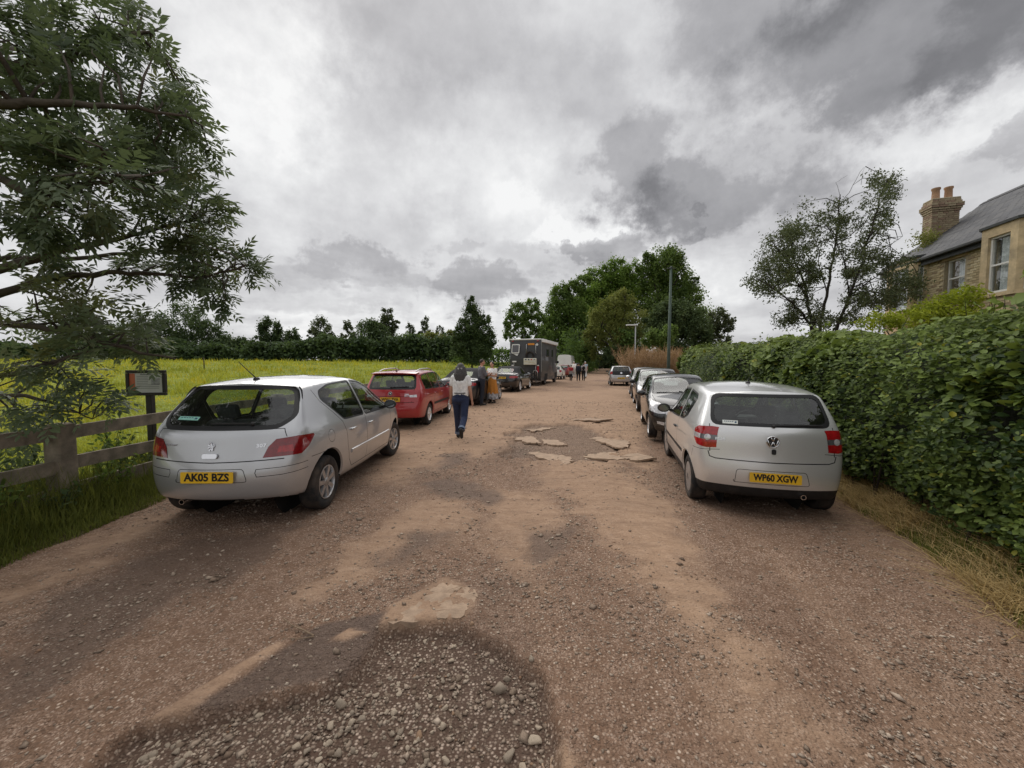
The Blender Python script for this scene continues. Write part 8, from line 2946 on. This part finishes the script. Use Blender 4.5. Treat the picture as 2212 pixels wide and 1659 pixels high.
def ash_tree():
    base = (-7.0, 3.7, 0.0)
    B = Vector(base)
    A = lambda px, py, Y: at(px, py, Y)
    F = Vector((-6.9, 3.7, 2.4)); F2 = Vector((-6.7, 3.8, 4.2))
    stems = [([B, Vector((-7.0, 3.7, 1.2)), F, F2, Vector((-6.4, 3.9, 6.2)), Vector((-6.1, 4.0, 8.0))], .20, .05),
             ([F2, A(0, 310, 4.0), A(150, 330, 4.1), A(260, 345, 4.2), A(350, 352, 4.3)], .06, .012),
             ([F, A(-40, 590, 3.9), A(120, 545, 4.1), A(230, 520, 4.3), A(340, 495, 4.5), A(430, 470, 4.6)], .055, .010),
             ([F, A(-30, 640, 4.2), A(100, 600, 4.3), A(230, 588, 4.4), A(330, 592, 4.5), A(440, 600, 4.6), A(530, 575, 4.7)], .05, .008),
             ([F, A(-50, 700, 3.9), A(80, 705, 4.0), A(200, 735, 4.1), A(300, 760, 4.2), A(380, 775, 4.3)], .045, .008),
             ([Vector((-7.0, 3.7, 1.5)), A(-60, 830, 3.8), A(60, 800, 3.9), A(150, 770, 4.0), A(250, 745, 4.1)], .04, .007),
             ([Vector((-7.0, 3.7, 1.2)), A(-40, 850, 4.2), A(60, 855, 4.2), A(140, 880, 4.25), A(200, 905, 4.25)], .035, .006),
             ([F2, A(-20, 150, 4.0), A(110, 130, 4.1), A(240, 90, 4.2), A(350, 60, 4.3)], .06, .010),
             ([F2, A(60, 420, 3.4), A(170, 400, 3.4), A(290, 385, 3.5)], .05, .010),
             ([F2, A(0, 230, 3.2), A(120, 220, 3.3), A(260, 230, 3.5), A(400, 250, 3.8)], .05, .010),
             ([F, A(150, 560, 5.2), A(330, 540, 5.6), A(450, 555, 5.8)], .04, .008),
             ([F2, Vector((-7.6, 5.6, 6.0)), Vector((-8.0, 6.8, 7.0))], .08, .02), ([F2, Vector((-8.8, 3.2, 5.6)), Vector((-10, 3.0, 6.4))], .08, .02), ([F2, Vector((-6.5, 2.0, 5.8)), Vector((-6.2, .8, 6.8))], .08, .02)]
    # masses of leaves: px, py, rx, ry, number of shoots, distance
    M_ = [(60, 60, 90, 70, 30, 4.0), (200, 50, 110, 60, 34, 4.2), (320, 60, 55, 60, 20, 4.4), (350, 150, 40, 40, 8, 4.5), (80, 200, 110, 80, 34, 3.6), (230, 190, 110, 60, 32, 4.0), (330, 240, 80, 50, 24, 4.2), (420, 270, 46, 60, 20, 4.3), (440, 330, 30, 30, 8, 4.3),
          (60, 330, 90, 80, 30, 3.3), (180, 350, 90, 60, 30, 3.5), (300, 320, 80, 50, 22, 4.0), (390, 350, 50, 40, 14, 4.3), (60, 450, 90, 80, 28, 3.4), (170, 460, 70, 50, 18, 3.7), (60, 560, 80, 60, 18, 3.8), (290, 400, 60, 30, 12, 4.3),
          (430, 440, 80, 34, 26, 4.6), (350, 460, 60, 30, 16, 4.6), (400, 510, 70, 36, 20, 4.7), (310, 530, 50, 40, 12, 4.8), (470, 560, 70, 36, 22, 4.7), (540, 565, 30, 26, 10, 4.7), (400, 590, 60, 30, 16, 4.7), (460, 620, 40, 30, 14, 4.7), (480, 655, 24, 20, 7, 4.7), (280, 560, 60, 40, 10, 4.8),
          (130, 600, 80, 34, 14, 4.2), (170, 635, 60, 30, 14, 4.3), (60, 690, 90, 40, 20, 4.0), (180, 700, 80, 40, 22, 4.1), (280, 715, 70, 34, 20, 4.6), (345, 745, 40, 26, 10, 4.9), (70, 780, 80, 50, 20, 3.9), (170, 790, 70, 40, 14, 4.1), (60, 860, 70, 40, 12, 4.1), (180, 870, 60, 40, 10, 4.2), (30, 930, 50, 40, 6, 4.2), (230, 870, 30, 20, 3, 4.2)]
    tips = []; wt = []
    for (px, py, rx, ry, m, Y) in M_:
        for k in range(max(3, int(m * (.44 if py < 600 else .34)))):
            a = rng.uniform(0, 6.28); q = math.sqrt(rng.random())
            tips.append(A(px + rx * q * math.cos(a), py + ry * q * math.sin(a), Y + abs(rng.normal(0, .55)) * rng.choice([-.45, 1.0])))
    for k in range(420):                                        # the rest of the crown, round the trunk
        d = rng.normal(0, 1, 3); d /= np.linalg.norm(d); p = np.array([-7.4, 3.4, 5.6]) + d * np.array([3.4, 3.2, 3.2]) * rng.uniform(.5, 1)
        if p[0] / max(p[1], .1) < -1.40 or p[1] < .6 or p[2] > 7.5: tips.append(Vector(p))

    def leaves(root, ends, off):
        offn = np.array(off)
        P, T = [], []
        for pts in ends:
            k = int(rng.integers(7, 13)); a, b = np.array(pts[1]), np.array(pts[3])
            q = rng.uniform(.35, 1.0, k)[:, None]; ax = (b - a) / (np.linalg.norm(b - a) + 1e-6)
            P.append(a * (1 - q) + b * q + rng.normal(0, .03, (k, 3))); T.append(ax[None] * .7 + rng.normal(0, .6, (k, 3)) + np.array([[.12, 0, -.10]]))
        P = np.concatenate(P); T = np.concatenate(T); n = len(P)
        Lr = rng.uniform(.17, .28, n)
        tone = np.clip(.36 + .45 * (1 - sstep(1.9, 2.6, P[:, 2])) + .8 * (fbm(P[:, 0] * 1.1 + 9, P[:, 2] * 1.1, 3, 5) - .5) + rng.normal(0, .16, n), 0, 1)  # low foliage paler, colour raised to offset shade of the crown above
        yel = np.clip((fbm(P[:, 0] * 1.6, P[:, 2] * 1.6 + 4, 3, 8) - .62) * 2.5, 0, .5) * (P[:, 2] < 3.4) + .3 * (rng.random(n) < .015)
        col = np.stack([tone, yel, np.zeros(n)], 1)
        nr = np.array([[0, -.25, 1.0]]) + rng.normal(0, .38, (n, 3))
        dist = np.linalg.norm(P - np.array([[0, 0, CAM_H]]), axis=1)
        infr = (np.abs(P[:, 0]) < 1.28 * P[:, 1])
        score = np.where(infr, Lr / dist, 0); front = np.zeros(n, bool); front[np.argsort(-score)[:280]] = True
        V_, F_, C_ = compound(P[~front] - offn, T[~front], nr[~front], Lr[~front], col[~front])
        tag(link_mesh('crown', np_mesh('crown', V_, F_, C_), LM['ash'], root), kind='stuff')
        protos = []
        for k in range(6):
            V_, F_, C_ = compound(np.zeros((1, 3)), np.array([[0, 1.0, 0]]), np.array([[0, 0, 1.0]]), np.array([1.0]), np.array([[.25 + .1 * k, .0, 0]]))
            me_ = np_mesh('leaf', V_, F_, C_); me_.materials.append(LM['ash']); protos.append(me_)
        for i in np.where(front)[0]:
            o = bpy.data.objects.new('leaf', protos[int(rng.integers(6))]); COL.objects.link(o); o.parent = root
            o.location = P[i] - offn; o.scale = (Lr[i],) * 3
            t_ = Vector(T[i]).normalized(); nn = Vector(nr[i]); nn = (nn - t_ * nn.dot(t_)).normalized(); x_ = t_.cross(nn)
            o.rotation_euler = Matrix((x_, t_, nn)).transposed().to_euler()
    grown_tree('ash_tree', 'large dark ash tree with feathery leaves overhanging the wooden fence', 'tree', base, stems, tips, leaves, BARK, .2)


ash_tree()


# ================================================================ GRASS AND WEEDS
def blades(x, y, z, h, w, lean, col, flat=0.0):
    """grass blades: bent strips of two quads"""
    n = len(x)
    a = rng.uniform(0, 2 * math.pi, n); d = np.stack([np.cos(a), np.sin(a), np.zeros(n)], 1)
    s = np.stack([-np.sin(a), np.cos(a), np.zeros(n)], 1) * w[:, None] * .5
    b = np.stack([x, y, z], 1); up = np.array([[0, 0, 1.0]])
    ln = np.abs(rng.normal(0, lean, n))[:, None]
    m = b + up * (h * (.55 - .35 * flat))[:, None] + d * (h * (.15 + .45 * flat))[:, None] * (ln + .15)
    t = b + up * (h * (1.0 - .85 * flat))[:, None] + d * (h * (.5 + .5 * flat))[:, None] * (ln + .25)
    V = np.stack([b - s, b + s, m + s * .8, m - s * .8, t + s * .15, t - s * .15], 1).reshape(-1, 3)
    base = (np.arange(n) * 6)[:, None]
    F = np.concatenate([base + np.array([[0, 1, 2, 3]]), base + np.array([[3, 2, 4, 5]])], 0)
    return V, F, np.repeat(col, 6, 0)


GRASS = leaf_mat('grass_green', (.060, .082, .018), (.230, .260, .070), .3, .7, spec=.12)
HAY = leaf_mat('meadow_grass', (.19, .225, .030), (.52, .54, .085), .3, .75, spec=.1)
STRAW = leaf_mat('dry_grass', (.25, .18, .08), (.64, .50, .26), .25, .8, spec=.1)


def verge_left():
    n = 34000
    y = 1.6 * (12 / 1.6) ** rng.random(n); x = -4.05 - .02 * y - np.abs(rng.normal(0, .6, n)); ok = (x > -6.2)
    edge = rl(y) - .10 + .24 * (fbm(y * 1.7, y * 0 + 3, 3, 7) - .5)
    ok &= x < edge + .10 * rng.random(n); x, y = x[ok], y[ok]; n = len(x)
    h = (.06 + .34 * sstep(0, .8, edge[ok] - x) * (.4 + 1.2 * fbm(x * 1.4, y * 1.4, 3, 27))) * rng.uniform(.45, 1.4, n)
    tn = np.clip(.30 + .6 * (fbm(x * 2, y * 2, 3, 17) - .5) + rng.normal(0, .15, n), 0, 1)
    V_, F_, C_ = blades(x, y, ground_z(x, y) - .01, h, rng.uniform(.005, .010, n), .8, np.stack([tn, .15 * rng.random(n), np.zeros(n)], 1))
    tag(link_mesh('verge_grass', np_mesh('verge_grass', V_, F_, C_), GRASS), 'rough dark green grass growing along the foot of the fence', 'grass', None, 'stuff')


verge_left()


def verge_right():
    n = 26000
    y = 1.6 * (14 / 1.6) ** rng.random(n); e = rr(y) + .12 + .16 * (fbm(y * 2.1, y * 0 + 3, 3, 9) - .5); hx = HEDGE_LINE(y) + .25
    x = e + (hx - e) * rng.random(n) ** .9 - .05
    q = (x - e) / (hx - e)
    pat = fbm(x * 1.6, y * 1.6, 4, 19)
    dry = rng.random(n) < np.clip(sstep(.40, .56, pat) * .9 + .25 - .2 * (q < .25), .12, .95)
    for sel, nm, m_, lab in ((dry, 'dry_verge_grass', STRAW, 'flattened straw coloured grass at the foot of the hedge'), (~dry, 'green_verge_grass', GRASS, 'short green grass tufts at the edge of the track by the hedge')):
        xs, ys_ = x[sel], y[sel]; k = len(xs)
        h = rng.uniform(.10, .30, k) if nm[0] == 'd' else rng.uniform(.04, .12, k)
        tn = np.clip(rng.normal(.5, .25, k), 0, 1)
        zz = ground_z(xs, ys_) - .01
        V_, F_, C_ = blades(xs, ys_, zz, h, rng.uniform(.004, .008, k), 1.3 if nm[0] == 'd' else .7, np.stack([tn, .1 * rng.random(k), np.zeros(k)], 1), .62 if nm[0] == 'd' else 0.0)
        tag(link_mesh(nm, np_mesh(nm, V_, F_, C_), m_), lab, 'grass', None, 'stuff')


verge_right()


def meadow():
    n = 78000
    r_ = 4.0 * (80 / 4.0) ** rng.random(n)
    y = r_; x = -5.25 - rng.random(n) * (1.36 * y + 6)
    ok = (x > -1.36 * y - 7) & (x < rl(np.clip(y, -6, 140)) - .9); x, y = x[ok], y[ok]; n = len(x)
    tuft = fbm(x * .9, y * .9, 4, 23); bigt = fbm(x * .22, y * .22, 4, 25)
    h = (.08 + .30 * sstep(.45, .75, tuft)) * rng.uniform(.6, 1.3, n) * (1 + .012 * y)
    tn = np.clip(.42 + 1.6 * (bigt - .5) + .8 * (tuft - .5) * -1 + rng.normal(0, .18, n), 0, 1)
    V_, F_, C_ = blades(x, y, ground_z(x, y) - .02, h, rng.uniform(.006, .012, n) * (1 + .16 * y), .9, np.stack([tn, np.clip(.12 * rng.random(n) + .35 * sstep(.55, .7, fbm(x * .5, y * .5, 3, 29)), 0, 1), np.zeros(n)], 1), .15)
    tag(link_mesh('meadow_grass', np_mesh('meadow_grass', V_, F_, C_), HAY), 'yellow green hay grass covering the meadow', 'grass', None, 'stuff')


meadow()


def track_edge_far():
    n = 7000
    y = rng.uniform(14, 60, n); s = rng.random(n) < .5
    x = np.where(s, rr(y) + rng.uniform(-.2, 1.6, n), rl(y) - rng.uniform(-.3, 1.2, n))
    h = rng.uniform(.08, .35, n); tn = np.clip(rng.normal(.45, .2, n), 0, 1)
    V_, F_, C_ = blades(x, y, ground_z(x, y) - .02, h, rng.uniform(.01, .02, n) * (1 + .05 * y), .8, np.stack([tn, .1 * rng.random(n), np.zeros(n)], 1))
    tag(link_mesh('edge_grass', np_mesh('edge_grass', V_, F_, C_), GRASS), 'ragged grass along the far edges of the track', 'grass', None, 'stuff')


track_edge_far()


def weed(x, y, h, n, label, key='mid', spread=.25):
    root = thing('weed_plant', label, 'weed', (x, y, float(ground_z(np.array([x]), np.array([y]))[0])), 0, 'weeds growing along the fence')
    mb = MB(); arrs = []
    for k in range(n):
        a = rng.uniform(0, 6.28); tip = Vector((spread * math.cos(a) * rng.uniform(.2, 1), spread * math.sin(a) * rng.uniform(.2, 1), h * rng.uniform(.6, 1.05)))
        mb.tube([(0, 0, 0), tip * .5 + Vector((0, 0, .03)), tip], [.005, .004, .002], 4)
        m = 22; q = rng.uniform(.2, 1.0, m)[:, None]
        P = np.array(tip)[None] * q + rng.normal(0, .035, (m, 3))
        arrs.append(leaf_arrays(P, rng.uniform(.05, .10, m), rng.uniform(.022, .045, m), (0, -.2, .8), np.stack([np.clip(rng.normal(.35, .2, m), 0, 1), .1 * rng.random(m), np.zeros(m)], 1), .3, six=True))
    tag(mb.build('stems', BARK_D, root), kind='stuff'); leaf_object('foliage', arrs, LM[key], root)


WEEDS = ['tall nettle-like weed leaning on the fence under the ash tree', 'dense leafy weed against the front of the fence post', 'leafy weed between the fence and the notice board', 'low weed by the second fence rail near the silver hatchback', 'leafy weed at the foot of the notice board post', 'small weed in the verge grass beside the silver hatchback', 'small bushy weed in front of the big fence post', 'tallest weed behind the fence under the ash branches', 'low weed beside the notice board post', 'leafy weed at the edge of the verge left of the fence post', 'lone weed standing in the meadow behind the notice board', 'far lone weed in the meadow behind the silver hatchback', 'weed clump in the meadow behind the fence']
for k, (x, y, h, n) in enumerate([(-5.35, 3.95, .75, 9), (-5.0, 3.65, .55, 8), (-5.5, 4.5, .65, 8), (-5.45, 5.1, .55, 7), (-5.6, 5.5, .60, 8), (-4.95, 4.75, .40, 6), (-4.85, 4.05, .35, 6), (-5.7, 3.9, .95, 9), (-5.4, 5.75, .45, 6), (-5.05, 3.25, .6, 8), (-6.3, 5.0, .6, 7), (-6.8, 6.5, .7, 7), (-6.0, 7.0, .7, 6)]):
    weed(x, y, h, n, WEEDS[k], ['dark', 'mid'][k % 2])
